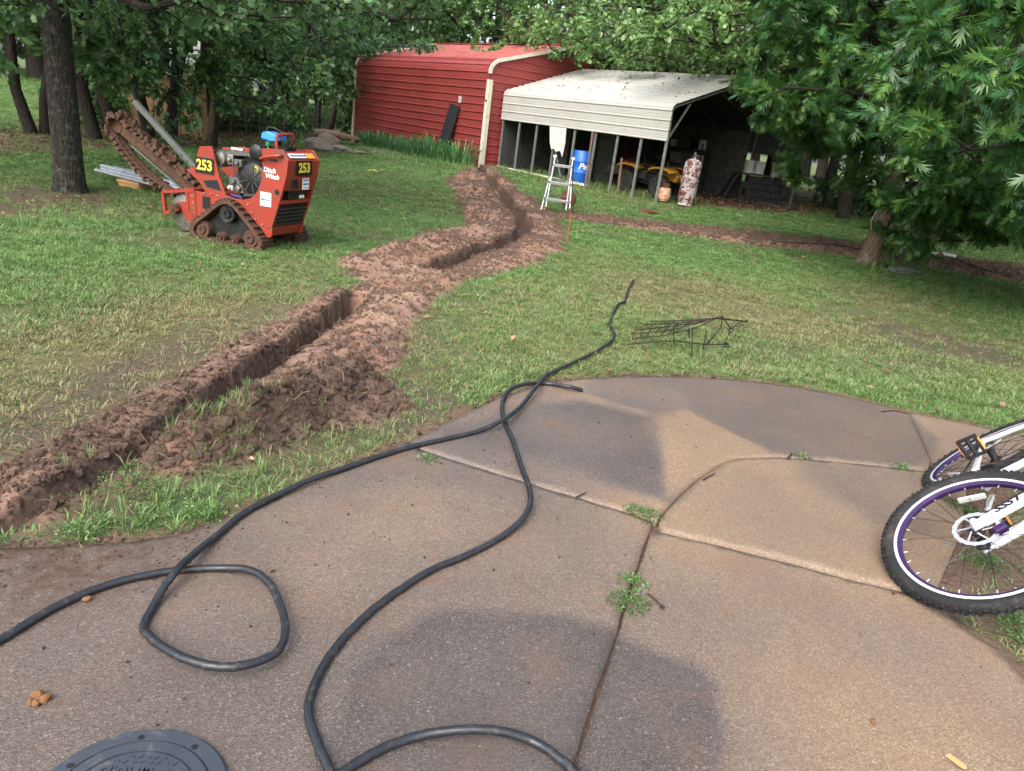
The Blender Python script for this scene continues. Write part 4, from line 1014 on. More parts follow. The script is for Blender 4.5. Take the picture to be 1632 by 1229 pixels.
# ------------------------------------------------------------------ the near left oak
def split_leaves(tmpl, L, mat, root, nparts, mname):
    """the leaves that show largest become single leaf parts; the rest stay one crown"""
    pos, ax, nor, size = L
    wpos = pos + np.array(root.location)
    d = np.linalg.norm(wpos - CAM, axis=1); pr = proj(wpos)
    vis = (pr[:, 0] > -60) & (pr[:, 0] < 1690) & (pr[:, 1] > -40) & (pr[:, 2] > .5)
    sc = np.where(vis, size / d, 0)
    # thin out crowded pixels so the picked leaves are those on the near side
    order = np.argsort(-sc); pick = []; grid = {}
    for i in order:
        if len(pick) >= nparts: break
        if sc[i] <= 0: break
        c = (int(pr[i, 0] // 14), int(pr[i, 1] // 14))
        if c in grid: continue
        grid[c] = 1; pick.append(i)
    pick = np.array(pick); rest = np.ones(len(pos), bool); rest[pick] = False
    cr_o = leaves_mesh('crown', tmpl, pos[rest], ax[rest], nor[rest], size[rest], mat, root); tag(cr_o, kind='stuff')
    me = bpy.data.meshes.new('leaf'); me.from_pydata([tuple(v) for v in tmpl[0]], [], tmpl[1]); me.materials.append(mat); me.update()
    a_ = nrm(ax); s_ = nrm(np.cross(a_, nor)); n_ = np.cross(s_, a_)
    for i in pick:
        o = bpy.data.objects.new('leaf', me); COL.objects.link(o); o.parent = root
        mm = Matrix(((s_[i][0], a_[i][0], n_[i][0], 0), (s_[i][1], a_[i][1], n_[i][1], 0), (s_[i][2], a_[i][2], n_[i][2], 0), (0, 0, 0, 1)))
        o.matrix_local = Matrix.Translation(Vector(pos[i])) @ mm @ Matrix.Diagonal((size[i], size[i], size[i], 1))
lx, ly = fp(112, 306)
lo = thing('post_oak', 'large oak with thick dark lichened trunk beside the trencher', 'tree', (lx, ly, 0))
t = Tree(301); t.floor = lambda p: 1.75 + .10 * max(0, p[0]) + .35 * max(0, p[0] - 2.5); tp = trunk_pts(8.5, 5, (-.1, .3), .02)
t.trunk([(0, 0, -.3), (0, 0, 0), (0, 0, .12), (0, 0, .4)] + tp[1:], [.245, .21, .182, .166, .16, .154, .144, .13, .11, .085, .06, .03], 18)
LIM = [(-.3, 2.3, 4.2, .12), (.3, 2.5, 4.4, .1), (.75, 2.7, 4.6, .06), (1.3, 2.8, 4.5, .1), (-.85, 2.6, 4.0, .18), (2.1, 2.6, 4.0, .15), (2.9, 2.5, 4.0, .15), (3.7, 2.4, 3.8, .1), (4.5, 2.9, 3.2, .3), (0, 3.6, 4.6, .2), (.55, 3.4, 4.8, .12), (-1.5, 3.6, 3.4, .35),
       (1.0, 4.2, 5.5, .3), (2.5, 4.2, 4.6, .35), (3.9, 4.2, 4.2, .35), (5.2, 4.4, 4.2, .4), (.2, 5.2, 4.6, .5), (1.8, 5.4, 4.2, .6), (3.3, 5.6, 4.0, .6), (4.8, 5.8, 3.6, .7), (0, 6.5, 3.2, .9)]
for a, z, L_, el in LIM:
    i = min(7, int(z / 8.5 * 8)); f_ = z / 8.5 * 8 - i; p = np.array(tp[i]) * (1 - f_) + np.array(tp[i + 1]) * f_
    t.limb(p, (math.cos(a) * math.cos(el), math.sin(a) * math.cos(el), math.sin(el) + .1), L_, .055, 11, 8, 19, .10, .36, .32, .12)
_, L_ = t.finish(lo, LEAF_OAK, .088, M_BARK, M_LEAF_OAK, lambda p: p[:, 2] > 1.35)
split_leaves(LEAF_OAK, L_, M_LEAF_OAK, lo, 300, 'oak')
# ------------------------------------------------------------------ the right pin oak
rx_, ry_ = fp(1380, 426)
po = thing('pin_oak', 'pin oak with large pointed leaves and a short leaning trunk', 'tree', (rx_, ry_, 0))
t = Tree(401); t.floor = lambda p: (.80 + .6 * max(0, -p[0] - .3)) if np.hypot(p[0], p[1]) > .9 else .18; tp = [(0, 0, 0), (.03, 0, .5), (.07, 0, 1.0), (.1, 0, 1.6), (.12, .02, 2.4), (.1, .05, 3.6), (.12, .06, 5.0), (.1, .1, 6.5), (.1, .1, 8.0)]
t.trunk([(-.05, 0, -.3), (-.02, 0, .02), (.0, 0, .2)] + tp[1:], [.21, .175, .15, .133, .125, .118, .105, .09, .07, .05, .03], 16)
def lerp_tp(z):
    for a, b in zip(tp, tp[1:]):
        if a[2] <= z <= b[2]: f_ = (z - a[2]) / (b[2] - a[2]); return np.array(a) * (1 - f_) + np.array(b) * f_
    return np.array(tp[-1])
# azimuth measured from +x; toward the camera is about -1.98 rad
for a, z, L_, el in [(-1.75, 1.7, 5.4, .10), (-1.55, 1.5, 5.2, .05), (-1.3, 1.9, 5.6, .12), (-1.05, 1.6, 4.6, .06), (-2.0, 2.0, 5.0, .22), (-2.2, 2.4, 4.2, .22), (-2.6, 2.3, 2.8, .2), (-3.1, 2.3, 2.4, .18), (2.8, 2.4, 2.5, .2), (2.3, 2.2, 2.8, .2), (1.7, 2.0, 3.6, .1), (1.0, 1.9, 3.6, .1), (.3, 1.7, 4.2, .08), (-.4, 1.8, 4.6, .08), (-.8, 2.3, 5.0, .2),
                     (-1.7, 2.9, 5.8, .25), (-1.35, 3.1, 6.0, .25), (-1.0, 3.3, 5.4, .3), (-2.05, 3.2, 5.0, .3), (-2.5, 3.1, 3.6, .28), (-2.9, 2.9, 3.1, .26), (2.9, 3.3, 2.9, .3), (2.2, 3.2, 3.2, .3), (1.2, 3.2, 3.4, .3), (.2, 3.1, 4.2, .3), (-.5, 3.5, 4.6, .35),
                     (-1.6, 4.2, 5.2, .35), (-2.2, 4.4, 4.0, .4), (-2.9, 4.3, 2.9, .4), (2.4, 4.5, 2.9, .45), (1.0, 4.5, 3.0, .5), (-.3, 4.6, 4.0, .45), (-1.1, 4.9, 4.6, .45), (-1.9, 5.6, 3.6, .6), (-2.8, 5.4, 2.6, .6), (.5, 5.6, 2.8, .7), (2.0, 5.8, 2.4, .7), (-.8, 6.4, 2.8, .8), (-1.4, 2.4, 6.0, .02), (-1.15, 2.6, 6.2, .05), (-.9, 1.3, 4.8, .0), (-.6, 1.2, 4.2, .0), (-1.2, 1.3, 4.6, .0), (-.2, 1.3, 4.0, .02), (-.75, 1.1, 3.6, -.06), (-1.3, 1.1, 2.8, -.05), (-1.05, 1.2, 3.4, -.05), (-.45, 1.0, 3.2, -.05), (-1.0, 2.0, 6.4, .06)]:
    t.limb(lerp_tp(z), (math.cos(a) * math.cos(el), math.sin(a) * math.cos(el), math.sin(el) + .08), L_, .05, 11, 7, 18, .12, .30, .34, .15)
for a, z, L_ in [(-.5, .48, .55), (-2.5, .62, .26), (-.9, .36, .34), (-.7, .8, .5)]:                # low sprouts on the trunk
    t.bough(lerp_tp(z), (math.cos(a), math.sin(a), .2), L_, .008, 5, 5, .4, .2)
def keep_pin(p):
    return (p[:, 2] > .62) | (np.hypot(p[:, 0], p[:, 1]) < .95)
_, L_ = t.finish(po, LEAF_PIN, .145, M_BARK2, M_LEAF_PIN, keep_pin)
split_leaves(LEAF_PIN, L_, M_LEAF_PIN, po, 300, 'pin')
mb = MB(); mb.box((-.12, -.2, 1.08), (.13, .06, .1)); bx0 = mb.build('outlet_box', M_GALV, po, bevel=.01)
mb = MB(); mb.tube([(-.12, -.22, 1.03), (-.2, -.26, .9), (-.24, -.27, .75), (-.2, -.26, .6)], .012, 6); mb.build('cord', M_GALV, po)
# ================================================================== TRENCHER
M_ORANGE = simple('trencher_orange_paint', lin(140, 46, 31), .42, 0, .5, .1, 4, lin(96, 62, 46), .38, .06)
M_MUD = simple('caked_mud', lin(88, 65, 52), .95, 0, .2, .35, 14, lin(58, 44, 38), .5, .9, 70)
M_STEEL = simple('worn_steel', lin(150, 148, 140), .4, .8, .5, .25, 8, lin(110, 84, 66), .4, .1)
M_GREYBAR = simple('grey_painted_bar', lin(84, 87, 83), .5, .1, .5, .15, 5, lin(90, 80, 66), .3, .05)
M_ENG = simple('black_engine', lin(22, 23, 25), .45, .1, .5, .25, 6, lin(70, 60, 52), .25, .1)
M_PLATEBLK = simple('black_decal', lin(20, 21, 20), .5, 0, .4, .1, 5, None, 0, .02)
M_YELT = simple('yellow_decal', lin(206, 190, 70), .5, 0, .4, .08, 9, None, 0, .02)
M_BLUET = simple('blue_decal', lin(40, 62, 130), .5, 0, .4, .08, 9, None, 0, .02)
M_ORT = simple('amber_decal', lin(236, 150, 40), .5, 0, .4, .05, 9, None, 0, .02)
M_LBLUE = simple('light_blue_plastic', lin(52, 136, 214), .45, 0, .5, .08, 5, None, 0, .03)
M_GREENP = simple('green_plastic', lin(30, 120, 60), .5, 0, .5, .08, 5, None, 0, .03)
TO = (-2.738, 7.203); TA = math.atan2(-.303333, .952885)
tr = thing('trencher', 'orange tracked walk-behind trencher with raised muddy digging chain', 'trencher', (TO[0], TO[1], 0.0), TA)
PLATE = [(-.636, .888), (-.495, .91), (-.456, .78), (-.40, .62), (-.327, .465), (-.213, .449), (-.12, .455), (-.034, .483), (.02, .53), (.061, .595), (.088, .67), (.099, .754), (.088, .966), (.319, .984), (.39, .897), (.371, .741), (.292, .474), (.217, .245), (.219, .166), (.2, .14), (.163, .133),
         (.122, .183), (-.049, .329), (-.16, .41), (-.245, .43), (-.378, .40), (-.463, .29), (-.702, .191), (-.713, .454), (-.569, .455), (-.643, .545), (-.726, .599), (-.81, .647), (-.707, .681), (-.679, .789)]
FX = ((0, 0, 0), (1, 0, 0), (0, 0, 1), (0, 1, 0))
def side_prism(name, poly, y0, th, mat, parent, bev=.004):
    mb = MB(); mb.prism(poly, ((0, y0, 0), (1, 0, 0), (0, 0, 1), (0, 1, 0)), th); return mb.build(name, mat, parent, bevel=bev)
near = side_prism('side_plate', PLATE, .05, .025, M_ORANGE, tr); far = side_prism('side_plate', PLATE, .54, .025, M_ORANGE, tr)
side_prism('engine_deck', [(-.70, .40), (-.2, .36), (.1, .36), (.2, .2), (.2, .24), (.12, .42), (-.2, .42), (-.7, .44)], .075, .465, M_ORANGE, tr)
side_prism('console_back', [(.34, .89), (.385, .89), (.366, .742), (.325, .60), (.30, .60), (.33, .742)], .076, .463, M_ORANGE, tr)
side_prism('console_top', [(.10, .945), (.31, .962), (.38, .885), (.37, .875), (.30, .945), (.10, .93)], .076, .463, M_ORANGE, tr)
side_prism('cross_bar', [(.255, .455), (.305, .475), (.30, .51), (.25, .50)], .076, .463, M_ORANGE, tr)
side_prism('bottom_beam', [(.10, .15), (.18, .15), (.2, .235), (.12, .235)], .076, .50, M_ORANGE, tr)
side_prism('rear_grille', [(.20, .25), (.215, .25), (.275, .45), (.26, .45)], .08, .455, M_ENG, tr)
for k in range(5):
    z = .27 + k * .038; x = .221 + (z - .25) * .3
    mb = MB(); mb.box((x, .308, z), (.012, .44, .012)); mb.build('grille_slat', M_DKGREY, tr)
bt = MB(); bt.box((.24, .33, .56), (.12, .26, .12)); bt = bt.build('battery', M_ENG, tr, bevel=.008)
mb = MB(); mb.box((.302, .40, .535), (.004, .08, .03)); mb.build('battery_sticker', M_WHITE, bt)
mb = MB(); mb.box((.23, .308, .55), (.06, .44, .2)); mb.build('battery_bay', M_ENG, tr)
mb = MB(); mb.box((.355, .21, .668), (.012, .09, .09)); mb.build('tether_box', M_ENG, tr, bevel=.006)
hoop = MB(); hoop.tube(catmull([(.17, .17, .95), (.165, .17, 1.06), (.165, .20, 1.095), (.165, .40, 1.105), (.165, .43, 1.07), (.17, .43, .955)], 5), .017, 10); hoop.build('grab_hoop', M_ORANGE, tr, True)
gb = MB(); gb.tube(catmull([(.105, .05, .865), (.11, .015, .875), (.2, .0, .905), (.30, .01, .925), (.325, .05, .93)], 5), .016, 8); gb.build('side_grab_bar', M_ORANGE, tr, True)
mb = MB(); mb.box((.22, .045, .875), (.08, .012, .022)); mb.build('slot', M_ENG, tr)
mb = MB(); mb.lathe([(0, -.006), (.026, -.006), (.026, 0)], 14, (.27, .046, .585), Matrix.Rotation(math.pi / 2, 3, 'X')); mb.build('access_hole', M_ENG, tr)
for i, (y, h_) in enumerate(((.24, .06), (.30, .085), (.36, .07))):
    mb = MB(); mb.box((.19, y, .97), (.10, .035, .05)); mb.cyl((.19, y, .98), (.23, y, .98 + h_), .008, n=6); mb.lathe([(0, 0), (.014, .005), (.014, .03), (0, .04)], 8, (.23, y, .97 + h_)); mb.build('control_lever', M_ENG, tr)
mb = MB(); mb.cyl((.13, .1, .955), (.12, .1, 1.0), .009, n=6); mb.lathe([(0, 0), (.018, .01), (.018, .035), (0, .05)], 10, (.12, .1, .985)); mb.build('green_lever', M_GREENP, tr)
# engine
mb = MB(); mb.prism([(-.30, .44), (.02, .44), (.06, .62), (.04, .80), (-.12, .86), (-.3, .82), (-.36, .62)], ((0, .22, 0), (1, 0, 0), (0, 0, 1), (0, 1, 0)), .34); e_ = mb.build('engine_block', M_ENG, tr, bevel=.025)
mb = MB(); mb.lathe([(.0, 0), (.12, 0), (.145, .03), (.15, .08), (.12, .10)], 24, (-.06, .2, .66), Matrix.Rotation(math.pi / 2, 3, 'X')); mb.build('flywheel_shroud', M_ENG, e_, True)
for k in range(9):
    a = k * 2 * math.pi / 9; mb = MB(); mb.bar((-.06 + .04 * math.cos(a), .098, .66 + .04 * math.sin(a)), (-.06 + .13 * math.cos(a), .1, .66 + .13 * math.sin(a)), .012, .012, (0, 1, 0)); mb.build('shroud_fin', M_DKGREY, e_)
air = MB(); air.lathe([(0, 0), (.06, 0), (.075, .012), (.075, .05), (.07, .055), (.07, .12), (.075, .125), (.075, .2), (0, .2)], 22, (-.06, .14, .91), Matrix.Rotation(-math.pi / 2, 3, 'X')); air.build('air_cleaner', M_ENG, tr, True)
mf = MB(); mf.lathe([(0, 0), (.03, 0), (.035, .006), (.068, .012), (.075, .0), (.08, .02), (.08, .30), (0, .30)], 24, (-.475, .12, .80), Matrix.Rotation(-math.pi / 2, 3, 'X')); mf.build('muffler', M_STEEL, tr, True)
mb = MB(); mb.prism([(-.42, .84), (-.05, .87), (-.05, .90), (-.42, .875)], ((0, .16, 0), (1, 0, 0), (0, 0, 1), (0, 1, 0)), .34); mb.build('heat_shield', M_GREYBAR, tr)
for (x, z, w_, h_, mt) in ((-.36, .80, .07, .10, M_STEEL), (-.27, .78, .09, .07, M_GREYBAR), (-.31, .60, .14, .08, M_GREYBAR), (-.25, .54, .09, .09, M_STEEL), (-.36, .53, .06, .05, M_WHITEP), (-.18, .70, .05, .04, M_WHITEP)):
    mb = MB(); mb.box((x, .185, z), (w_, .07, h_)); mb.lathe([(0, 0), (min(w_, h_) * .35, 0), (min(w_, h_) * .3, .03), (0, .03)], 12, (x, .15, z), Matrix.Rotation(math.pi / 2, 3, 'X')); mb.build('engine_fitting', mt, tr, bevel=.008)
for pth, r_ in (([(-.33, .15, .78), (-.28, .12, .70), (-.2, .13, .6), (-.16, .13, .5), (-.05, .13, .46)], .012), ([(.05, .14, .70), (.03, .12, .55), (-.05, .12, .5), (-.15, .12, .49)], .03), ([(-.18, .14, .70), (-.17, .12, .58), (-.1, .11, .5)], .006)):
    mb = MB(); mb.tube(catmull(pth, 5), r_, 8); mb.build('hose', M_ENG, tr, True)
mb = MB(); mb.tube([(-.30, .1, .475), (-.17, .1, .468)], .009, 8); mb.build('blue_hose', M_BLUET, tr)
mb = MB(); mb.cyl((-.02, .115, .755), (-.02, .1, .755), .03, n=14); mb.build('oil_cap', M_YELT, tr)
# engine hood over the left upright
side_prism('hood', [(-.63, .885), (-.26, .925), (-.25, .90), (-.28, .875), (-.6, .84)], .35, .24, M_ORANGE, tr)
mb = MB(); mb.box((-.43, .34, .895), (.14, .008, .022)); mb.build('hood_decal', M_WHITEP, tr)
mb = MB(); mb.prism([(-.6, .57), (-.43, .60), (-.38, .5), (-.55, .515)], ((0, .046, 0), (1, 0, 0), (0, 0, 1), (0, 1, 0)), .01); mb.build('window_slot', M_ENG, tr)
# decals
RS = Matrix.Rotation(math.pi / 2, 3, 'X'); RR = Matrix(((0, 0, 1), (1, 0, 0), (0, 1, 0)))
mb = MB(); mb.box((-.575, .0465, .715), (.225, .006, .15)); pl = mb.build('number_plate', M_PLATEBLK, tr)
text_obj('digits', '253', M_YELT, pl, Vector((-.575, .042, .715)), RS, .135, .001, 0, .95, .004)
text_obj('brand_lettering', 'Ditch', M_WHITE, tr, Vector((.185, .047, .775)), RS, .062, .0012, .12, 1, .0012); text_obj('brand_lettering', 'Witch', M_WHITE, tr, Vector((.215, .047, .722)), RS, .062, .0012, .12, 1, .0012)
def rental(x, y, z, s, rear):
    mb = MB()
    mb.box((x, y, z), (.006, s, s * 1.05) if rear else (s, .006, s * 1.05)); st = mb.build('rental_sticker', M_WHITE, tr)
    off = Vector((.0045, 0, 0)) if rear else Vector((0, -.0045, 0)); R_ = RR if rear else RS
    c = Vector((x, y, z))
    text_obj('sticker_word', 'RENTAL', M_BLUET, st, c + off + Vector((0, 0, -.005)), R_, s * .25, .0006, 0, .95, .001)
    for k, (dz, n) in enumerate(((.34, 7), (-.36, 9))):
        for j in range(n):
            u = (-.40 + .8 * j / (n - 1)) * s
            mb = MB(); mb.box(c + off + (Vector((0, u, dz * s)) if rear else Vector((u, 0, dz * s))), (.001, s * .055, s * (.2 if k == 0 else .09)) if rear else (s * .055, .001, s * (.2 if k == 0 else .09)))
            mb.build('sticker_mark', M_BLUET, st)
rental(.145, .0465, .50, .125, False); rental(.362, .375, .668, .105, True)
mb = MB(); mb.box((.384, .31, .82), (.008, .25, .14)); pl = mb.build('number_plate', M_PLATEBLK, tr)
text_obj('digits', '253', M_YELT, pl, Vector((.390, .31, .82)), RR, .125, .001, 0, 1.0, .004)
sl = Matrix.Rotation(math.radians(48), 3, 'Y')
mb = MB(); mb.box((.352, .24, .93), (.006, .26, .05), Matrix.Rotation(math.radians(-48), 3, 'Y')); mb.build('top_sticker', M_WHITE, tr)
mb = MB(); mb.box((.352, .45, .93), (.006, .12, .06), Matrix.Rotation(math.radians(-48), 3, 'Y')); mb.build('warning_sticker', M_ORT, tr)
for j in range(12):
    mb = MB(); mb.box((.356, .125 + .021 * j, .934), (.002, .011, .022), Matrix.Rotation(math.radians(-48), 3, 'Y')); mb.build('sticker_mark', M_BLUET, tr)
mb = MB(); mb.box((-.56, .047, .36), (.09, .006, .12)); mb.build('warning_decal', M_PLATEBLK, tr)
for (x, z) in ((-.73, .40), (-.725, .34), (-.72, .28), (-.58, .45), (-.5, .455), (-.42, .45), (-.02, .345), (.03, .29), (.11, .25), (.18, .24), (-.06, .42)):
    mb = MB(); mb.lathe([(0, -.012), (.009, -.010), (.011, 0), (.011, .006)], 8, (x, .05, z), Matrix.Rotation(-math.pi / 2, 3, 'X')); mb.build('bolt', M_STEEL, tr)
# tracks
TRK = catmull([(-.655, .0), (-.70, .07), (-.66, .16), (-.53, .265), (-.38, .385), (-.28, .425), (-.19, .405), (-.05, .30), (.09, .165), (.135, .085), (.09, .005), (-.10, -.004), (-.40, -.004), (-.655, .0)], 5)[:-1]
TRK = [(p[0], p[1]) for p in TRK]
lugme = None
for y0 in (-.02, .585):
    te = bpy.data.objects.new('track', None); COL.objects.link(te); te.parent = tr
    mb = MB(); k = len(TRK); cx_ = -.28; cz_ = .15
    inner = []
    for i in range(k):
        a = np.array(TRK[i - 1]); b = np.array(TRK[(i + 1) % k]); d = nrm(b - a); inner.append((TRK[i][0] + d[1] * -.0 - d[1] * .03 * -1 * -1, TRK[i][1] + d[0] * .03 * -1 * -1))
    vs = []
    for i in range(k):
        (ax_, az_), (bx_, bz_) = TRK[i], inner[i]
        # choose the offset that points toward the loop centre
        if math.hypot(bx_ - cx_, bz_ - cz_) > math.hypot(ax_ - cx_, az_ - cz_): bx_, bz_ = 2 * ax_ - bx_, 2 * az_ - bz_
        vs += [(ax_, y0, az_), (ax_, y0 + .17, az_), (bx_, y0 + .17, bz_), (bx_, y0, bz_)]
    fs = []
    for i in range(k):
        j = (i + 1) % k
        for q_ in range(4): fs.append((4 * i + q_, 4 * i + (q_ + 1) % 4, 4 * j + (q_ + 1) % 4, 4 * j + q_))
    mb.add(vs, fs); mb.build('belt', M_MUD, te)
    for i in range(0, k, 2):
        a = np.array(TRK[i - 1]); b = np.array(TRK[(i + 1) % k]); d = nrm(b - a)
        if lugme is None:
            mb = MB(); mb.prism([(-.02, -.002), (.02, -.002), (.012, .024), (-.012, .024)], ((0, -.085, 0), (1, 0, 0), (0, 0, 1), (0, 1, 0)), .17); lo_ = mb.build('track_lug', M_MUD, te); lugme = lo_.data
        else:
            lo_ = bpy.data.objects.new('track_lug', lugme); COL.objects.link(lo_); lo_.parent = te
        nx_, nz_ = -d[1], d[0]
        if (nx_ * (TRK[i][0] - cx_) + nz_ * (TRK[i][1] - cz_)) < 0: nx_, nz_ = -nx_, -nz_
        lo_.matrix_local = Matrix(((nz_, 0, nx_, TRK[i][0]), (0, 1, 0, y0 + .085), (-nx_, 0, nz_, max(TRK[i][1], .012)), (0, 0, 0, 1)))
    for (x, z, r_) in ((-.58, .10, .085), (-.0, .10, .085), (-.28, .30, .09), (-.2, .055, .05), (-.36, .055, .05)):
        mb = MB(); mb.lathe([(0, .012), (.02, .012), (.022, .0), (r_ * .5, .0), (r_ * .55, .02), (r_ * .95, .015), (r_, .03), (r_, .15), (0, .15)], 18, (x, y0 + .012, z), Matrix.Rotation(-math.pi / 2, 3, 'X')); mb.build('roller', M_MUD if r_ < .088 else M_ENG, te)
    side_prism('track_frame', [(-.60, .06), (.0, .06), (.02, .12), (-.2, .33), (-.34, .33), (-.6, .14)], y0 + .09, .05, M_ENG, te)
# front guard, auger disc
gd = MB()
for a, b in (((-1.11, .385), (-.71, .462)), ((-1.11, .385), (-1.085, .165)), ((-1.085, .175), (-.93, .235)), ((-.80, .43), (-.79, .25)), ((-.71, .46), (-.70, .21))):
    gd.bar((a[0], .06, a[1]), (b[0], .06, b[1]), .03, .035, (0, 1, 0))
gd.prism([(-.80, .43), (-.71, .45), (-.70, .21), (-.79, .25)], ((0, .05, 0), (1, 0, 0), (0, 0, 1), (0, 1, 0)), .02); gd.build('front_guard', M_ORANGE, tr)
for a, b in (((-1.10, .39), (-1.10, .40)),):
    mb = MB(); mb.bar((-1.10, .06, .39), (-1.10, .60, .40), .035, .035); mb.build('guard_tube', M_ORANGE, tr); mb = MB(); mb.bar((-.78, .06, .45), (-.78, .6, .45), .12, .03); mb.build('front_deck', M_ORANGE, tr)
mb = MB(); mb.lathe([(0, -.01), (.035, -.012), (.04, -.004), (.172, -.002), (.182, 0), (.172, .004), (0, .006)], 36, (-.90, .13, .205), Matrix.Rotation(math.pi / 2, 3, 'X')); mb.build('auger_disc', M_STEEL, tr, True)
mb = MB(); mb.prism([(-.98, .30), (-.80, .34), (-.735, .22), (-.80, .10), (-.9, .17)], ((0, .115, 0), (1, 0, 0), (0, 0, 1), (0, 1, 0)), .012); mb.build('auger_flight', M_ORANGE, tr)
mb = MB(); mb.cyl((-.985, .04, .235), (-.985, .5, .235), .05, n=16); mb.cyl((-.985, .03, .235), (-.985, .045, .235), .028, n=12); mb.build('auger_hub', M_MUD, tr)
# boom and digging chain
BY = .30; b0 = np.array([-.93, .42]); b1 = np.array([-1.90, .93]); bd = nrm(b1 - b0); bn = np.array([-bd[1], bd[0]]); bn = bn if bn[1] > 0 else -bn
def bp_(s, o): q_ = b0 + (b1 - b0) * s + bn * o; return (q_[0], BY, q_[1])
mb = MB(); mb.bar(bp_(0, 0), bp_(.95, 0), .05, .11, (bn[0], 0, bn[1])); mb.build('boom', M_MUD, tr, bevel=.01)
mb = MB(); mb.bar(bp_(.0, -.085), bp_(.8, -.075), .03, .02, (bn[0], 0, bn[1])); mb.build('wear_strip', M_GREYBAR, tr)
mb = MB(); mb.lathe([(0, -.05), (.025, -.05), (.03, -.035), (.065, -.03), (.075, .0), (.065, .03), (0, .03)], 18, bp_(1.0, 0), Matrix.Rotation(math.pi / 2, 3, 'X')); mb.build('nose_roller', M_MUD, tr)
loop = [bp_(s, .08) for s in np.linspace(0, 1, 9)] + [bp_(1 + .06 * math.sin(a), .08 * math.cos(a)) for a in np.linspace(.5, 2.7, 5)] + [bp_(s, -.085 - .12 * math.sin(math.pi * s) ** .8) for s in np.linspace(.98, 0.02, 9)]
loop = [np.array(p) for p in catmull(loop, 4)]
mb = MB(); L_ = len(loop)
for i in range(0, L_ - 1):
    for dy in (-.03, .03): mb.bar(tuple(loop[i] + [0, dy, 0]), tuple(loop[i + 1] + [0, dy, 0]), .012, .035, (0, 1, 0))
mb.build('chain', M_MUD, tr)
rt = np.random.default_rng(9); tooth_me = []
for v in range(4):
    mb = MB(); mb.box((0, 0, .018), (.05, .15 + .02 * v, .028)); mb.prism([(-.03, .02), (.035, .02), (.03, .07), (.005, .085)], ((0, -.07 + .035 * v, 0), (1, 0, 0), (0, 0, 1), (0, 1, 0)), .03); mb.box((-.01, .05 - .03 * v, .045), (.04, .035, .03), Matrix.Rotation(.5 * v, 3, 'Z'))
    o_ = mb.build('chain_tooth', M_MUD, tr, bevel=.004); tooth_me.append(o_.data); bpy.data.objects.remove(o_)
for i in range(0, L_ - 1, 2):
    d = nrm(loop[i + 1] - loop[i]); o_ = bpy.data.objects.new('chain_tooth', tooth_me[int(rt.integers(0, 4))]); COL.objects.link(o_); o_.parent = tr
    n_ = np.cross(d, [0, 1, 0]); mid = np.array(bp_(.5, 0))
    if n_ @ (loop[i] - mid) < 0: n_ = -n_
    y_ = np.cross(n_, d); mm = Matrix(((d[0], y_[0], n_[0], loop[i][0]), (d[1], y_[1], n_[1], loop[i][1]), (d[2], y_[2], n_[2], loop[i][2]), (0, 0, 0, 1)))
    o_.matrix_local = mm @ Matrix.Rotation(rt.uniform(-.25, .25), 4, 'Y') @ Matrix.Scale(rt.uniform(.7, 1.15), 4)
mb = MB(); mb.bar((-1.72, .34, 1.20), (-.72, .34, .47), .055, .05, (0, 1, 0)); mb.build('restraint_bar', M_GREYBAR, tr, bevel=.005)
for k in range(3):
    s = .62 + .07 * k; mb = MB(); mb.cyl((-1.72 + 1.0 * s, .31, 1.20 - .73 * s), (-1.72 + 1.0 * s, .305, 1.20 - .73 * s), .008, n=8); mb.build('pin_hole', M_ENG, tr)
def TP(x, y, z): c, s = math.cos(TA), math.sin(TA); return (TO[0] + c * x - s * y, TO[1] + s * x + c * y, z)
bl = thing('plastic_scoop', 'light blue plastic scoop resting on top of the trencher', 'scoop', TP(.03, .30, .99), TA)
mb = MB(); mb.prism([(-.10, .05), (-.085, .11), (-.02, .125), (.11, .095), (.12, .05), (.0, .035)], ((0, -.07, 0), (1, 0, 0), (0, 0, 1), (0, 1, 0)), .14); mb.build('scoop_body', M_LBLUE, bl, bevel=.02)
mb = MB(); mb.tube(catmull([(-.09, 0, .09), (-.07, 0, .15), (.0, 0, .16), (.16, 0, .115)], 4), .006, 6); mb.build('wire_handle', M_DKGREY, bl)
mb = MB(); mb.box((0, 0, .02), (.12, .1, .05)); mb.build('foot', M_ENG, bl)
# ================================================================== PIPES ON BLOCKS
M_PIPE = simple('grey_conduit', lin(150, 158, 166), .4, .1, .5, .12, 4, lin(110, 110, 104), .2, .03)
M_PINE = simple('pine_block', lin(186, 146, 98), .75, 0, .3, .18, 4, lin(140, 106, 70), .3, .15)
pA = P(170, 287, .0); pB = P(300, 322, .0); dP = nrm(pB - pA); sP = np.array([-dP[1], dP[0], 0]); Lp = 3.0
rows = [(6, .125), (5, .158), (3, .19)]; kk = 0
for n_, z in rows:
    for j in range(n_):
        off = (j - (n_ - 1) / 2) * .041; st = RNG.uniform(-.12, .12) + (.06 if z > .15 else 0)
        a = pA + sP * off + dP * st; a[2] = z; b = a + dP * Lp; b[2] = z - .0
        o_ = thing('conduit_pipe', 'grey plastic conduit pipe in the bundle lying behind the trencher', 'pipe', a, 0, 'conduit bundle')
        mb = MB(); v = dP * Lp; prof_r = [.0195] * 2; mb.tube([(0, 0, 0), tuple(v)], .0195, 12, False); mb.tube([tuple(v * .0), tuple(v)], .0165, 12, False); mb.build('tube', M_PIPE, o_, True)
        mb = MB(); mb.tube([tuple(v * -.003), tuple(v * .045)], .023, 12, False); mb.build('socket_end', M_PIPE, o_, True); kk += 1
c0 = pA + dP * .55
st = thing('strap', 'white strap tied around the conduit bundle', 'strap', (c0[0], c0[1], .10)); mb = MB()
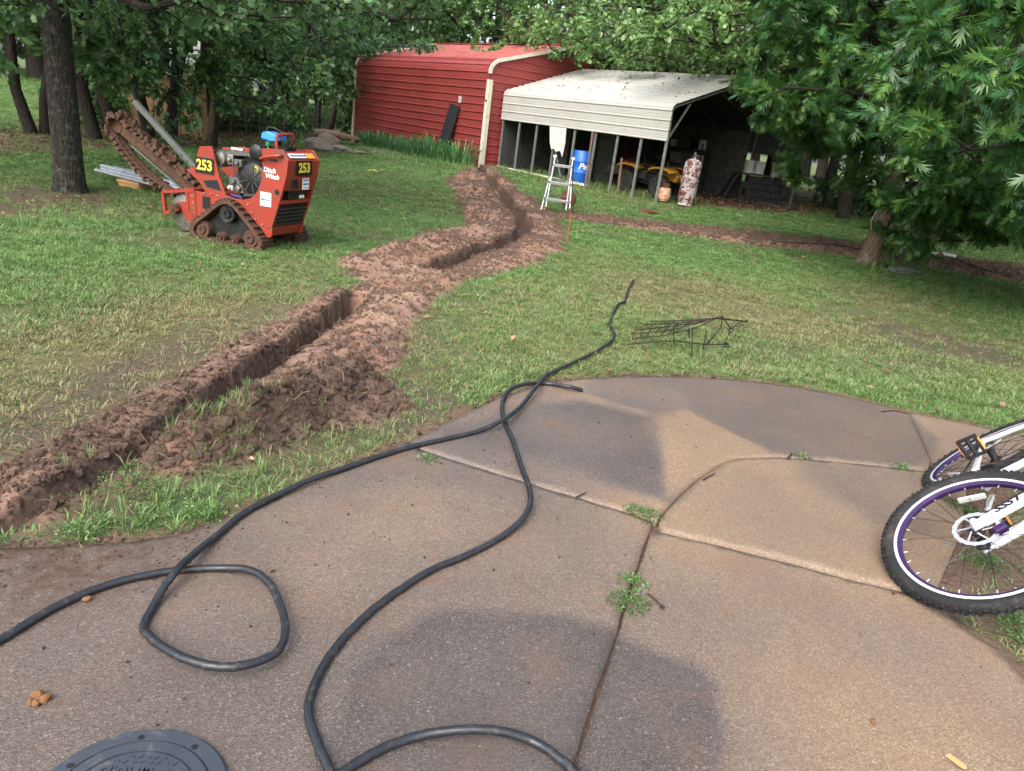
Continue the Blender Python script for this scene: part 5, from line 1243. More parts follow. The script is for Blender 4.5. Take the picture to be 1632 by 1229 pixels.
mb.tube([tuple(sP * (.135 * math.cos(a)) + np.array([0, 0, .06 + .062 * math.sin(a)])) for a in np.linspace(0, 2 * math.pi, 16, endpoint=False)], .008, 5, closed=True); mb.build('band', M_WHITEP, st)
for k, (s, l) in enumerate(((.75, 'pine block under the conduit bundle, stacked on a thicker one'), (2.2, 'pine block under the conduit bundle near the trencher nose'))):
    c0 = pA + dP * s; o_ = thing('wood_block', l, 'wood block', (c0[0], c0[1], 0.02), math.atan2(dP[1], dP[0]) + .15, 'blocks under the pipes')
    mb = MB(); mb.box((0, 0, .062), (.42, .3, .035)); mb.build('top_board', M_PINE, o_, bevel=.003); mb = MB()
    mb.prism([(-.2, .042), (.2, .042), (.2, -.02), (.12, -.02), (.05, .0), (-.2, -.02)], ((0, -.13, 0), (1, 0, 0), (0, 0, 1), (0, 1, 0)), .26); mb.build('lower_board', M_PINE, o_, bevel=.003)
# ================================================================== ALUMINIUM LADDER, DISC, STAKE
M_ALU = simple('aluminium', lin(150, 152, 154), .4, .7, .5, .12, 8, lin(130, 126, 118), .25, .05)
lp = P(887, 338); sl_ = thing('step_ladder', 'aluminium folding ladder standing on the lawn beside the trench', 'ladder', (lp[0], lp[1], gz(lp[0], lp[1])), -.12)
for s in (-1, 1):
    mb = MB(); mb.bar((s * .19, -.22, .10), (s * .165, -.03, 1.0), .028, .065, (0, 1, 0)); mb.build('inner_rail', M_ALU, sl_, bevel=.004)
    mb = MB(); mb.bar((s * .27, -.27, 0), (s * .205, -.1, .62), .028, .06, (0, 1, 0)); mb.build('outer_rail', M_ALU, sl_, bevel=.004)
    mb = MB(); mb.bar((s * .24, .36, 0), (s * .175, .02, .98), .026, .05, (0, 1, 0)); mb.build('rear_rail', M_DARKTUBE, sl_, bevel=.004)
    mb = MB(); mb.lathe([(0, -.03), (.045, -.03), (.045, .03), (0, .03)], 14, (s * .17, 0, 1.0), Matrix.Rotation(math.pi / 2, 3, 'Y')); mb.build('hinge', M_ALU, sl_)
    mb = MB(); mb.box((s * .27, -.275, .02), (.04, .07, .04)); mb.build('foot', M_BLK, sl_, bevel=.006)
    mb = MB(); mb.box((s * .24, .365, .02), (.035, .06, .04)); mb.build('foot', M_BLK, sl_, bevel=.006)
for z, w_, y in ((.26, .47, -.20), (.56, .41, -.125), (.87, .38, -.06)):
    mb = MB(); mb.box((0, y, z), (w_, .075, .03)); mb.box((0, y - .03, z - .02), (w_, .012, .03)); mb.build('rung', M_ALU, sl_, bevel=.004)
    for s in (-1, 1):
        mb = MB(); mb.box((s * (w_ / 2 + .0), y - .01, z), (.02, .09, .035)); mb.build('rung_end', M_BLK, sl_)
for z, y in ((.3, .27), (.6, .165)):
    mb = MB(); mb.box((0, y, z), (.40, .05, .03)); mb.build('rear_rung', M_DARKTUBE, sl_)
dc = P(903, 334); ds = thing('plough_disc', 'round rusty plough disc propped against the aluminium ladder', 'disc', (dc[0] + .02, dc[1] + .08, gz(dc[0], dc[1]) + .04), .3)
mb = MB(); mb.lathe([(.02, .03), (.06, .028), (.12, .015), (.165, 0), (.168, -.004), (.12, .008), (.06, .02), (.02, .022)], 28, (0, .03, .165), Matrix.Rotation(math.radians(78), 3, 'X')); mb.build('plate', M_RUST, ds, True)
sk = P(903, 386); sx_ = thing('survey_stake', 'thin rusty steel rod stuck upright in the lawn edge', 'stake', (sk[0], sk[1], gz(sk[0], sk[1])))
mb = MB(); mb.tube([(0, 0, -.1), (.003, 0, .2), (.012, .0, .42)], .009, 6); mb.build('rod', simple('orange_rust', lin(150, 88, 44), .85), sx_)
# ================================================================== CABLES
M_CABLE = simple('black_cable_jacket', lin(30, 33, 38), .38, 0, .5, .25, 14, lin(84, 76, 68), .2, .1)
CR = .0122
def lay(pts, lift=None):
    out = []
    for i, p in enumerate(pts):
        z = p[2] if len(p) > 2 else CR
        q_ = P(p[0], p[1], z + .02)
        if len(p) <= 2:
            f_ = fields(np.array([q_[0]]), np.array([q_[1]])); zg = .02 if f_['patio'][0] > 0 else float(f_['z'][0]) + .015; q_ = P(p[0], p[1], zg + CR)
        out.append(q_)
    return out
c1 = [(-160, 1105), (-60, 1050), (0, 1020), (80, 972), (150, 940), (215, 921), (285, 909), (345, 906), (395, 908, .03), (425, 925, .035), (443, 955, .035), (455, 1000, .035), (445, 1035, .035), (415, 1053, .04), (370, 1063, .045), (320, 1058, .045), (270, 1038, .04), (236, 1012, .03), (229, 996), (245, 965), (262, 935, .03), (285, 905, .05), (315, 878, .03),
      (350, 850), (390, 817), (440, 790), (500, 763), (560, 742), (640, 716), (700, 702), (760, 688), (802, 669, .045), (830, 648, .03), (852, 620, .045), (866, 603, .03), (873, 597), (905, 582), (945, 563), (975, 543), (978, 528), (972, 516), (978, 498), (985, 486), (996, 480), (999, 468), (1003, 458), (1010, 447)]
c2 = [(928, 622), (905, 616, .03), (868, 611), (835, 613, .03), (812, 622, .03), (801, 642), (803, 668), (818, 705), (830, 742, .03), (845, 785, .035), (838, 820, .03), (800, 855), (745, 884), (690, 907), (640, 938), (590, 975), (545, 1020), (515, 1062), (494, 1110), (493, 1145), (508, 1190), (530, 1240), (550, 1290), (520, 1360), (440, 1380), (450, 1310), (520, 1250), (590, 1203), (660, 1175), (740, 1163, .03), (800, 1166, .03), (850, 1182), (890, 1208), (930, 1245), (980, 1300)]
for pts, lab in ((c1, 'black cable looping over the patio edge and out onto the lawn'), (c2, 'black cable snaking across the patio with its cut end by the grass')):
    w_ = lay(pts); o_ = thing('power_cable', lab, 'cable', w_[0]); mb = MB()
    cc = catmull(w_, 7); cj = np.random.default_rng(31); mb.tube([tuple(np.array(p) - w_[0] + cj.normal(size=3) * [.0006, .0006, .0002]) for p in cc], CR, 12); mb.build('jacket', M_CABLE, o_, True)
    if pts is c2:
        e0 = (0, 0, 0); d0 = nrm(np.array(w_[0]) - np.array(w_[1])); mb = MB(); mb.cyl(tuple(-d0 * .002), tuple(d0 * .012), .006, n=8); mb.build('copper_core', M_STEEL, o_)
# thin cables on the long dirt strip
for pts, lab in (([(1440, 413), (1470, 411), (1500, 414), (1530, 424), (1560, 435), (1590, 440), (1632, 436), (1700, 450)], 'thin black cable lying along the long dirt strip'), ([(1190, 380), (1250, 393), (1320, 400), (1375, 408)], 'thin dark cable in the grass beside the dirt strip')):
    w_ = [P(a, b, 0) for a, b in pts]; w_ = [np.array([q_[0], q_[1], gz(q_[0], q_[1]) + .03]) for q_ in w_]
    o_ = thing('thin_cable', lab, 'cable', w_[0]); mb = MB(); mb.tube([tuple(p - w_[0]) for p in catmull(w_, 6)], .011, 6); mb.build('jacket', M_CABLE, o_, True)
w_ = [P(a, b, 0) for a, b in ((1462, 411), (1480, 411), (1500, 415), (1520, 418))]; w_ = [np.array([q_[0], q_[1], gz(q_[0], q_[1]) + .05]) for q_ in w_]
o_ = thing('white_pipe', 'short white plastic pipe lying on the dirt strip by the pin oak', 'pipe', w_[0]); mb = MB(); mb.tube([tuple(p - w_[0]) for p in w_], .035, 10); mb.build('tube', M_WHITEP, o_, True)
# ================================================================== WIRE CAGE
M_WIRE = simple('rusty_dark_wire', lin(36, 30, 28), .7, .2, .4, .3, 12, lin(74, 48, 36), .35, .1)
cg0 = P(1080, 548); cg = thing('tomato_cage', 'rusty wire tomato cage lying bent in the grass', 'wire cage', cg0)
WR = [[(1000, 549, .03), (1040, 545, .06), (1074, 543, .08), (1125, 549, .05), (1160, 549, .04)], [(1008, 540, .05), (1062, 534, .12), (1110, 522, .22), (1150, 504, .30)], [(1006, 532, .06), (1060, 528, .14), (1105, 517, .24), (1150, 504, .30)], [(1012, 526, .06), (1060, 521, .15), (1110, 514, .24), (1150, 504, .3)],
      [(1028, 517, .04), (1080, 515, .12), (1140, 507, .2), (1190, 512, .03)], [(1035, 512, .03), (1090, 511, .1), (1135, 507, .16), (1192, 513, .03)], [(1150, 504, .3), (1158, 514, .2), (1164, 524, .12), (1160, 536, .06), (1154, 550, .02)], [(1125, 550, .02), (1136, 538, .1), (1149, 522, .18), (1151, 505, .3)], [(1125, 527, .13), (1124, 540, .08), (1120, 556, .01)], [(1074, 520, .16), (1074, 535, .08), (1074, 552, .0)], [(1104, 521, .2), (1103, 545, .09), (1102, 572, .0)], [(1098, 523, .2), (1098, 532, .12), (1099, 538, .08)],
      [(1164, 522, .12), (1169, 526, .09), (1165, 530, .08), (1160, 524, .11)], [(1150, 549, .03), (1160, 547, .06), (1162, 553, .03), (1152, 552, .02)], [(1165, 524, .12), (1178, 514, .08), (1192, 511, .04)]]
for a in WR:
    mb = MB(); mb.tube([tuple(P(*q_) - cg0) for q_ in a], .0048, 5); mb.build('wire', M_WIRE, cg)
for k in range(7):
    t_ = k / 6; a = [(1008 + 70 * t_, 541 - 12 * t_, .05 + .14 * t_), (1010 + 80 * t_, 529 - 10 * t_, .06 + .14 * t_), (1030 + 90 * t_, 516 - 5 * t_, .04 + .12 * t_)]
    mb = MB(); mb.tube([tuple(P(*q_) - cg0) for q_ in a], .0036, 4); mb.build('cross_wire', M_WIRE, cg)
# ================================================================== BICYCLES
M_PURPLE = simple('purple_rim', lin(46, 22, 70), .35, .2, .6, .1, 6, None, 0, .02)
M_BWHITE = simple('white_frame_paint', lin(196, 196, 202), .28, 0, .6, .05, 5, lin(180, 178, 172), .1, .02)
M_RIMW = simple('white_rim_edge', lin(200, 200, 200), .3, .2, .6, .04, 6, None, 0, .02)
M_SPOKE = simple('dark_spoke', lin(48, 48, 50), .35, .7, .5, .1, 6, None, 0, .0)
M_CHROME = simple('bare_rotor_steel', lin(206, 206, 206), .25, .7, .5, .06, 9, None, 0, .0)
def make_wheel(parent, rotor, refl=2.2, R=.345):
    """wheel in its local xy plane, axle along z"""
    w = bpy.data.objects.new('wheel', None); COL.objects.link(w); w.parent = parent
    mb = MB(); N = 72; tr_ = .026
    ring = [(R - tr_ + tr_ * math.cos(a), tr_ * math.sin(a)) for a in np.linspace(-math.pi * .80, math.pi * .80, 11)]
    vs = []; fs = []
    for i in range(N):
        a = 2 * math.pi * i / N
        for r_, z in ring: vs.append((r_ * math.cos(a), r_ * math.sin(a), z))
    k = len(ring)
    for i in range(N):
        j = (i + 1) % N
        for q_ in range(k - 1): fs.append((i * k + q_, i * k + q_ + 1, j * k + q_ + 1, j * k + q_))
    mb.add(vs, fs); ty = mb.build('tyre', M_TYRE, w, True)
    mb = MB()
    for i in range(96):
        a = 2 * math.pi * i / 96; c, s = math.cos(a), math.sin(a); ro = Matrix.Rotation(a, 3, 'Z')
        if i % 2 == 0:
            mb.box(((R + .001) * c, (R + .001) * s, .0), (.008, .014, .018), ro)
        for sg in (-1, 1):
            z = sg * (.013 if i % 2 else .019); rr = R - (.002 if i % 2 else .006)
            mb.box((rr * c, rr * s, z), (.009, .012, .010), ro @ Matrix.Rotation(-sg * .75, 3, 'Y'))
    tg = mb.build('tread_knobs', M_TYRE, ty); tag(tg, kind='stuff')
    Ri = R - 2 * tr_ + .006
    mb = MB(); mb.lathe([(Ri + .004, -.013), (Ri + .004, -.0155), (Ri - .012, -.0155), (Ri - .012, -.0125), (Ri - .012, .0125), (Ri - .012, .0155), (Ri + .004, .0155), (Ri + .004, .013)], 72)
    mb.f = mb.f[:-2]; mb.build('rim_edge', M_RIMW, w, True)
    mb = MB(); mb.lathe([(Ri - .012, -.014), (Ri - .026, -.009), (Ri - .029, 0), (Ri - .026, .009), (Ri - .012, .014)], 72); mb.f = mb.f[:-2]; mb.build('rim', M_PURPLE, w, True)
    mb = MB(); mb.lathe([(0, -.055), (.012, -.055), (.012, -.045), (.026, -.042), (.026, -.034), (.016, -.028), (.016, .028), (.026, .034), (.026, .042), (.012, .045), (.012, .055), (0, .055)], 18); mb.build('hub', M_BLK, w, True)
    ns = 28
    sm = []
    for i in range(ns):
        sg = 1 if i % 2 else -1; a = 2 * math.pi * i / ns; lead = (.42 if (i // 2) % 2 else -.42)
        mb = MB(); p0 = (.025 * math.cos(a + lead * 3), .025 * math.sin(a + lead * 3), sg * .038); p1 = ((Ri - .03) * math.cos(a), (Ri - .03) * math.sin(a), sg * .003); mb.tube([p0, p1], .0013, 4); so = mb.build('spoke', M_SPOKE, w)
        mb = MB(); d_ = nrm(np.array(p1) - np.array(p0)); mb.cyl(tuple(np.array(p1) - d_ * .014), p1, .0028, n=5); mb.build('nipple', M_CHROME, so)
    mb = MB(); a = refl; mb.box((.21 * math.cos(a), .21 * math.sin(a), 0.0), (.012, .10, .028), Matrix.Rotation(a + .05, 3, 'Z')); mb.build('reflector', M_RIMW, w, bevel=.008)
    if rotor:
        mb = MB(); zr = -.048 if rotor < 0 else .048; N = 36; vs = []; fs = []
        for i in range(N):
            a = 2 * math.pi * i / N; ro_ = .080 + .003 * (i % 2); ri_ = .066 - .002 * (i % 2)
            for r_, z in ((ri_, zr - .001), (ro_, zr - .001), (ro_, zr + .001), (ri_, zr + .001)): vs.append((r_ * math.cos(a), r_ * math.sin(a), z))
        for i in range(N):
            j = (i + 1) % N
            for q_ in range(4): fs.append((4 * i + q_, 4 * i + (q_ + 1) % 4, 4 * j + (q_ + 1) % 4, 4 * j + q_))
        mb.add(vs, fs)
        for i in range(6):
            a = 2 * math.pi * i / 6; mb.bar((.02 * math.cos(a), .02 * math.sin(a), zr), (.068 * math.cos(a + .5), .068 * math.sin(a + .5), zr), .006, .002)
        for i in range(18):
            a = 2 * math.pi * i / 18; mb.bar((.066 * math.cos(a), .066 * math.sin(a), zr), (.081 * math.cos(a + .16), .081 * math.sin(a + .16), zr), .004, .0026)
        mb.build('brake_rotor', M_CHROME, w)
    return w
def basis(x, y, z, o): return Matrix(((x[0], y[0], z[0], o[0]), (x[1], y[1], z[1], o[1]), (x[2], y[2], z[2], o[2]), (0, 0, 0, 1)))
def cy_pedal(mb_parent, c, ex_, ey_, ez_):
    p = bpy.data.objects.new('pedal', None); COL.objects.link(p); p.parent = mb_parent; p.matrix_local = basis(ex_, ey_, ez_, c)
    mb = MB()
    for s in (-1, 1): mb.box((0, s * .038, 0), (.095, .014, .026)); mb.box((s * .044, 0, 0), (.012, .09, .026))
    mb.cyl((-.05, 0, 0), (.05, 0, 0), .011, n=8); mb.build('cage', M_BLK, p, bevel=.003)
    for s in (-1, 1):
        mb = MB(); mb.box((0, s * .047, 0), (.06, .005, .014)); mb.build('reflector', M_ORT, p)
def make_bike(label, fh, nf, e, rear_dir, pedal_px, refl_px):
    """fh front hub, nf front wheel plane normal, e fork-up direction in that plane, rear_dir front hub -> rear hub"""
    fh = np.array(fh); nf = nrm(np.array(nf)); e = nrm(np.array(e) - nf * (np.array(e) @ nf)); w = nrm(np.array(rear_dir))
    base = np.array([fh[0], fh[1], 0.0]); B_ = thing('bicycle', label, 'bicycle', base)
    L = lambda p: tuple(np.array(p) - base)
    fy = np.cross(nf, e); ths = np.linspace(0, 2 * math.pi, 90)
    ra = min(ths, key=lambda a: np.hypot(*(proj(fh + .21 * (e * math.cos(a) + fy * math.sin(a)))[:2] - refl_px)))
    fw = make_wheel(B_, 1, ra); fw.matrix_local = basis(e, fy, nf, L(fh))
    rh = fh + np.array(rear_dir); q_ = nrm(e - w * (e @ w)); nfr = nrm(np.cross(w, q_))      # frame plane normal
    nfr = nfr if nfr[2] > 0 else -nfr
    rw = make_wheel(B_, 1); rw.matrix_local = basis(w, np.cross(nfr, w), nfr, L(rh))
    top = fh + e * .50; crown = fh + e * .40; head_lo = fh + e * .46; head_hi = fh + e * .60
    fk = bpy.data.objects.new('fork', None); COL.objects.link(fk); fk.parent = B_
    for s in (-1, 1):
        mb = MB(); off = nf * .062 * s
        mb.tube([L(fh + off - e * .012), L(fh + off + e * .04)], [.016, .018], 10); mb.tube([L(fh + off + e * .03), L(fh + off + e * .30)], [.021, .0225], 14); mb.tube([L(fh + off + e * .30), L(fh + off + e * .42)], .0165, 12)
        mb.build('fork_leg', M_BWHITE, fk, True)
    mb = MB(); mb.bar(L(crown - nf * .085), L(crown + nf * .085), .045, .04, tuple(e)); mb.bar(L(fh + e * .29 - nf * .06), L(fh + e * .31 + nf * .06), .02, .05, tuple(e)); mb.tube([L(crown), L(head_hi)], .016, 10); mb.build('fork_crown', M_BWHITE, fk, bevel=.006)
    tx = e; tz = nrm(nf); ty = np.cross(tz, tx)
    text_obj('fork_lettering', 'SSSTT', M_BLK, fk, Vector(L(fh + nf * (.062 + .0215) + e * .15)), Matrix(((tx[0], ty[0], tz[0]), (tx[1], ty[1], tz[1]), (tx[2], ty[2], tz[2]))), .036, .0008, .35, 1.5, .0015)
    mb = MB(); mb.lathe([(0, 0), (.014, 0), (.014, .012), (.008, .02), (0, .02)], 10, L(fh + nf * .078), basis(e, np.cross(nf, e), nf, (0, 0, 0)).to_3x3()); mb.bar(L(fh + nf * .088), L(fh + nf * .098 + e * .045 - np.cross(nf, e) * .03), .014, .007, tuple(nf)); mb.build('quick_release', M_BWHITE, fk, bevel=.003)
    mb = MB(); cpos = fh + nf * .05 + e * .055 - np.cross(nf, e) * .055; mb.box(L(cpos), (.05, .03, .03), basis(e, np.cross(nf, e), nf, (0, 0, 0)).to_3x3()); mb.build('brake_caliper', M_PURPLE, fk, bevel=.006)
    # main frame
    bb = rh - w * .43 + q_ * -.02 * 1.0; seat_top = bb + q_ * .46 + w * .14
    fr = bpy.data.objects.new('frame', None); COL.objects.link(fr); fr.parent = B_
    for nm, a, b, r_ in (('down_tube', head_lo, bb, .024), ('top_tube', head_hi - e * .02, bb + q_ * .40 + w * .12, .019), ('seat_tube', bb, seat_top, .017)):
        mb = MB(); mb.tube([L(a), L(b)], r_, 12); mb.build(nm, M_BWHITE, fr, True)
    mb = MB(); mb.tube([L(head_lo), L(head_hi)], .023, 12); mb.build('head_tube', M_PURPLE, fr, True)
    for s in (-1, 1):
        o_ = nfr * .065 * s
        mb = MB(); mb.tube([L(tuple(p)) for p in catmull([bb + nfr * .03 * s, bb + w * .12 + o_ * .8, rh + o_], 5)], .011, 8); mb.build('chain_stay', M_BWHITE, fr, True)
        mb = MB(); mb.tube([L(tuple(p)) for p in catmull([rh + o_, rh - w * .06 + q_ * .22 + o_, rh - w * .2 + q_ * .33 + o_ * .7, bb + q_ * .40 + w * .10 + nfr * .02 * s], 5)], .012, 8); mb.build('seat_stay', M_BWHITE, fr, True)
    mb = MB(); mb.tube([L(seat_top), L(seat_top + q_ * .14 + w * .05)], .013, 10); mb.build('seat_post', M_BLK, fr)
    sp = seat_top + q_ * .16 + w * .05; vs = []
    mb = MB(); R3 = basis(w, np.cross(q_, w), q_, (0, 0, 0)).to_3x3()
    mb.prism([(-.15, -.018), (-.15, .018), (-.02, .03), (.08, .075), (.13, .06), (.13, -.06), (.08, -.075), (-.02, -.03)], (L(sp), tuple(w), tuple(np.cross(q_, w)), tuple(q_)), .04); mb.build('saddle', M_BLK, B_, bevel=.015)
    hb = head_hi + e * .06; hd = nf
    mb = MB(); mb.tube([L(p) for p in catmull([hb - hd * .29 + e * .03, hb - hd * .1 + e * .02, hb, hb + hd * .1 + e * .02, hb + hd * .29 + e * .03], 4)], .0125, 8); mb.build('handlebar', M_BLK, B_, True)
    for s in (-1, 1):
        mb = MB(); mb.tube([L(hb + hd * .19 * s + e * .03), L(hb + hd * .30 * s + e * .03)], .0165, 10); mb.build('grip', M_PURPLE, B_, True)
    # drive
    dn = nfr; crank_ang = min(ths, key=lambda a: np.hypot(*(proj(bb + dn * .125 + (w * math.cos(a) + np.cross(dn, w) * math.sin(a)) * .17)[:2] - pedal_px)))
    cr_ = bpy.data.objects.new('crank', None); COL.objects.link(cr_); cr_.parent = B_
    mb = MB(); mb.lathe([(.075, -.002), (.09, -.002), (.09, .002), (.075, .002), (.075, -.002)], 40, L(bb + dn * .045), basis(w, np.cross(dn, w), dn, (0, 0, 0)).to_3x3())
    for i in range(4):
        a = i * math.pi / 2; v = w * math.cos(a) + np.cross(dn, w) * math.sin(a); mb.bar(L(bb + dn * .045), L(bb + dn * .045 + v * .078), .014, .006, tuple(dn))
    mb.build('chainring', M_BLK, cr_)
    for s in (1, -1):
        v = (w * math.cos(crank_ang) + np.cross(dn, w) * math.sin(crank_ang)) * s; a = bb + dn * .065 * s; b = a + v * .17
        mb = MB(); mb.bar(L(a), L(b), .026, .014, tuple(dn)); mb.build('crank_arm', M_RIMW, cr_, bevel=.005)
        cy_pedal(cr_, L(b + dn * .06 * s), tuple(dn), tuple(np.cross(dn, nrm(v + q_ * .6)) if False else nrm(np.cross(dn, v))), tuple(nrm(np.cross(dn, nrm(np.cross(dn, v))))))
    mb = MB(); mb.lathe([(.012, .03), (.045, .03), (.04, .045), (.03, .05), (.012, .05)], 20, L(rh), basis(w, np.cross(dn, w), dn, (0, 0, 0)).to_3x3()); mb.build('cassette', M_DKGREY, B_)
    mb = MB(); v = np.cross(dn, w)
    for sgn in (1, -1): mb.bar(L(rh + dn * .045 + v * .035 * sgn), L(bb + dn * .045 + v * .085 * sgn), .006, .008, tuple(dn))
    mb.build('chain', M_DKGREY, B_)
    mb = MB(); mb.bar(L(rh + dn * .06 - q_ * .02), L(rh + dn * .05 - q_ * .11 - w * .05), .02, .02, tuple(dn)); mb.build('derailleur', M_BLK, B_)
    return B_, bb, rh
NFA = nrm(np.array([-.814, -.166, 1.0])); FHA = np.array([1.822, 2.515, .255])
s_up = nrm(np.array([0, 0, 1.0]) - NFA * NFA[2]); h_ = np.cross(NFA, s_up)
def imgdir(o, v): a = proj(o); b = proj(o + v * .02); return (b - a)[:2] / .02
ia, ib = imgdir(FHA, s_up), imgdir(FHA, h_); ab = np.linalg.solve(np.stack([ia, ib], 1), np.array([77., -48.])); eA = nrm(s_up * ab[0] + h_ * ab[1])
RHA = np.array([2.393, 3.445, .262]); wA = RHA - FHA; NRA = nrm(np.array([-.894, .415, 1.0])); eA = nrm(np.cross(NFA, NRA)); eA = eA if eA[0] > 0 else -eA   # steering axis: where both wheel planes meet
bikeA, bbA, rhA = make_bike('white and purple bicycle lying on its side across the patio edge', FHA, NFA, eA, wA, (1548, 712), (1548, 786))
# ================================================================== SEPTIC LID
M_LID = simple('black_lid_plastic', lin(52, 58, 66), .5, 0, .45, .12, 6, lin(96, 92, 88), .2, .12)
lc = P(262, 1162, .03); RL = .207; lc = lc - np.array([-.02, RL, 0])
lid = thing('access_lid', 'round dark plastic access lid with raised tread set in the patio', 'lid', (lc[0], lc[1], .018), math.pi + .10)
mb = MB(); mb.lathe([(0, .0), (RL, .0), (RL, .012), (RL - .006, .018), (RL - .038, .019), (RL - .040, .013), (RL - .042, .013), (RL - .044, .020), (RL - .068, .021), (RL - .070, .014), (RL - .073, .014), (RL - .075, .020), (0, .0205)], 64); mb.build('cover', M_LID, lid, True)
for k, a in enumerate((-1.35, -2.1, -.5, .4, 1.3, 2.3)):
    mb = MB(); mb.lathe([(0, 0), (.007, 0), (.007, .003), (.003, .003)], 8, ((RL - .03) * math.cos(a), (RL - .03) * math.sin(a), .018)); mb.build('bolt_hole', M_BLK, lid)
rib = None; bar_n = 0
for iy in range(-11, 12):
    for ix in range(-9, 10):
        x = ix * .018 + (.009 if iy % 2 else 0); y = iy * .0145
        if math.hypot(x, y) > RL - .085 or (abs(x) < .12 and -.06 < y + .02 < .02 and False) or (abs(y + .075) < .02 and abs(x) < .12): continue
        mb = None
        if rib is None:
            m0 = MB(); m0.box((0, 0, .0015), (.011, .0035, .003)); o_ = m0.build('tread_bar', M_LID, lid); rib = o_.data
        else: o_ = bpy.data.objects.new('tread_bar', rib); COL.objects.link(o_); o_.parent = lid
        o_.matrix_local = Matrix.Translation((x, y, .0205)) @ Matrix.Rotation((.7 if (ix + iy) % 2 else -.15), 4, 'Z')
text_obj('raised_lettering', 'OD MHU.D', M_LID, lid, Vector((0, -.075, .021)), Matrix.Identity(3), .034, .0025, 0, 1.05, .001)
# ================================================================== STONES, LOGS, PLIERS, IRISES, DEBRIS
def rock_mesh(seed, name='stone'):
    r = np.random.default_rng(seed); bm = bmesh.new(); bmesh.ops.create_icosphere(bm, subdivisions=2, radius=1.0)
    ph = r.uniform(0, 6, 6)
    for v in bm.verts:
        c = v.co; f_ = 1 + .22 * math.sin(2.3 * c.x + ph[0]) * math.sin(2.7 * c.y + ph[1]) + .16 * math.sin(4.1 * c.z + ph[2] + 2 * c.x) + r.normal() * .06
        v.co = c * f_
    me = bpy.data.meshes.new(name); bm.to_mesh(me); bm.free(); return me
M_STONE = simple('grey_brown_stone', lin(126, 116, 104), .9, 0, .3, .25, 3, lin(80, 72, 62), .4, .5, 25)
M_SLATE = simple('grey_flat_stone', lin(118, 122, 120), .8, 0, .3, .2, 6, lin(84, 86, 80), .3, .3)
M_OCHRE = simple('ochre_rock', lin(116, 84, 56), .9, 0, .3, .2, 20, lin(130, 84, 50), .3, .4)
M_LOG = simple('weathered_log', lin(140, 118, 96), .9, 0, .25, .25, 5, lin(90, 76, 64), .4, .5, 30)
def single(name, me, mat, label, cat, loc, sc, rz, group=None):
    o = bpy.data.objects.new(name, me)
    if not me.materials: me.materials.append(mat)
    COL.objects.link(o); o.location = [float(c) for c in loc]; o.scale = sc; o.rotation_euler = (0, 0, rz); return tag(o, label, cat, group)
for k, (px, py, sx__, sz__, lab) in enumerate([(507, 243, .42, .30, 'tall grey stump-like rock in the pile beside the barn weeds'), (520, 236, .45, .28, 'domed rock on top of the pile left of the irises'), (545, 244, .4, .16, 'low rust-tinted rock in the pile by the irises'), (572, 246, .5, .09, 'flat slab stone lying between rock pile and irises'), (602, 246, .35, .07, 'pale flat stone at the front of the irises'), (640, 252, .4, .05, 'grey gravelly stone sunk in the grass before the irises')]):
    q_ = P(px, py); single('stone', rock_mesh(20 + k), M_STONE, lab, 'stone', (q_[0], q_[1], sz__ * .4), (sx__, .3, sz__), k * .7, 'rock pile')
for k in range(3):
    q_ = P(520 + 22 * k, 233); o_ = thing('log', ['cut log resting on the rocks, end toward the trencher', 'middle cut log lying on the rocks by the barn end', 'cut log on the rocks next to the irises'][k], 'log', (q_[0], q_[1], .38 - .09 * k), .6 + .5 * k, 'logs on the rock pile')
    mb = MB(); mb.tube([(-.4, 0, 0), (-.1, .02, .02), (.2, 0, .01), (.42, -.02, 0)], [.11, .12, .115, .10], 12); mb.build('trunk_piece', M_LOG, o_, True)
q_ = P(1426, 432); single('stone', rock_mesh(40), M_SLATE, 'flat grey stone at the foot of the pin oak', 'stone', (q_[0] + .12, q_[1], .03), (.34, .22, .045), .4)
q_ = P(1125, 441); single('stone', rock_mesh(41), M_OCHRE, 'orange-brown leaf-like chip of bark on the lawn before the pin oak', 'bark chip', (q_[0], q_[1], .03), (.06, .03, .015), .4)
q_ = P(1033, 341); single('stone', rock_mesh(42), M_RUST, 'flat rusty lid lying in the grass before the carport', 'lid', (q_[0], q_[1], .04), (.22, .12, .04), .1)
q_ = P(593, 276); o_ = thing('pliers', 'pliers with yellow handles dropped on the lawn before the irises', 'pliers', (q_[0], q_[1], .05), .3)
for s in (-1, 1):
    mb = MB(); mb.tube(catmull([(0, 0, .02), (s * .05, -.07, .02), (s * .09, -.18, .01)], 4), .013, 8); mb.build('handle', M_YELT, o_, True)
    mb = MB(); mb.tube([(0, 0, .02), (s * -.015, .06, .02), (0, .12, .02)], [.02, .018, .006], 6); mb.build('jaw', M_DKGREY, o_)
for k, (px, py, s, mt, lab) in enumerate([(60, 1109, .017, M_OCHRE, 'largest lump of broken ochre rock on the patio'), (71, 1113, .014, M_OCHRE, 'square lump beside the largest ochre rock on the patio'), (48, 1118, .010, M_OCHRE, 'small ochre crumb at the edge of the broken rock'), (57, 1119, .012, M_OCHRE, 'tiny ochre crumb between the broken rock lumps'), (139, 953, .012, M_OCHRE, 'tan pebble touching the black cable'), (1393, 1148, .010, M_OCHRE, 'small orange pebble alone on the right slab'), (1056, 965, .009, M_BLOCK, 'small black pebble near the crack weeds')]):
    q_ = P(px, py, .03); single('pebble', rock_mesh(60 + k, 'pebble'), mt, lab, 'rock', (q_[0], q_[1], .02 + s * .6), (s, s * .8, s * .75), k)
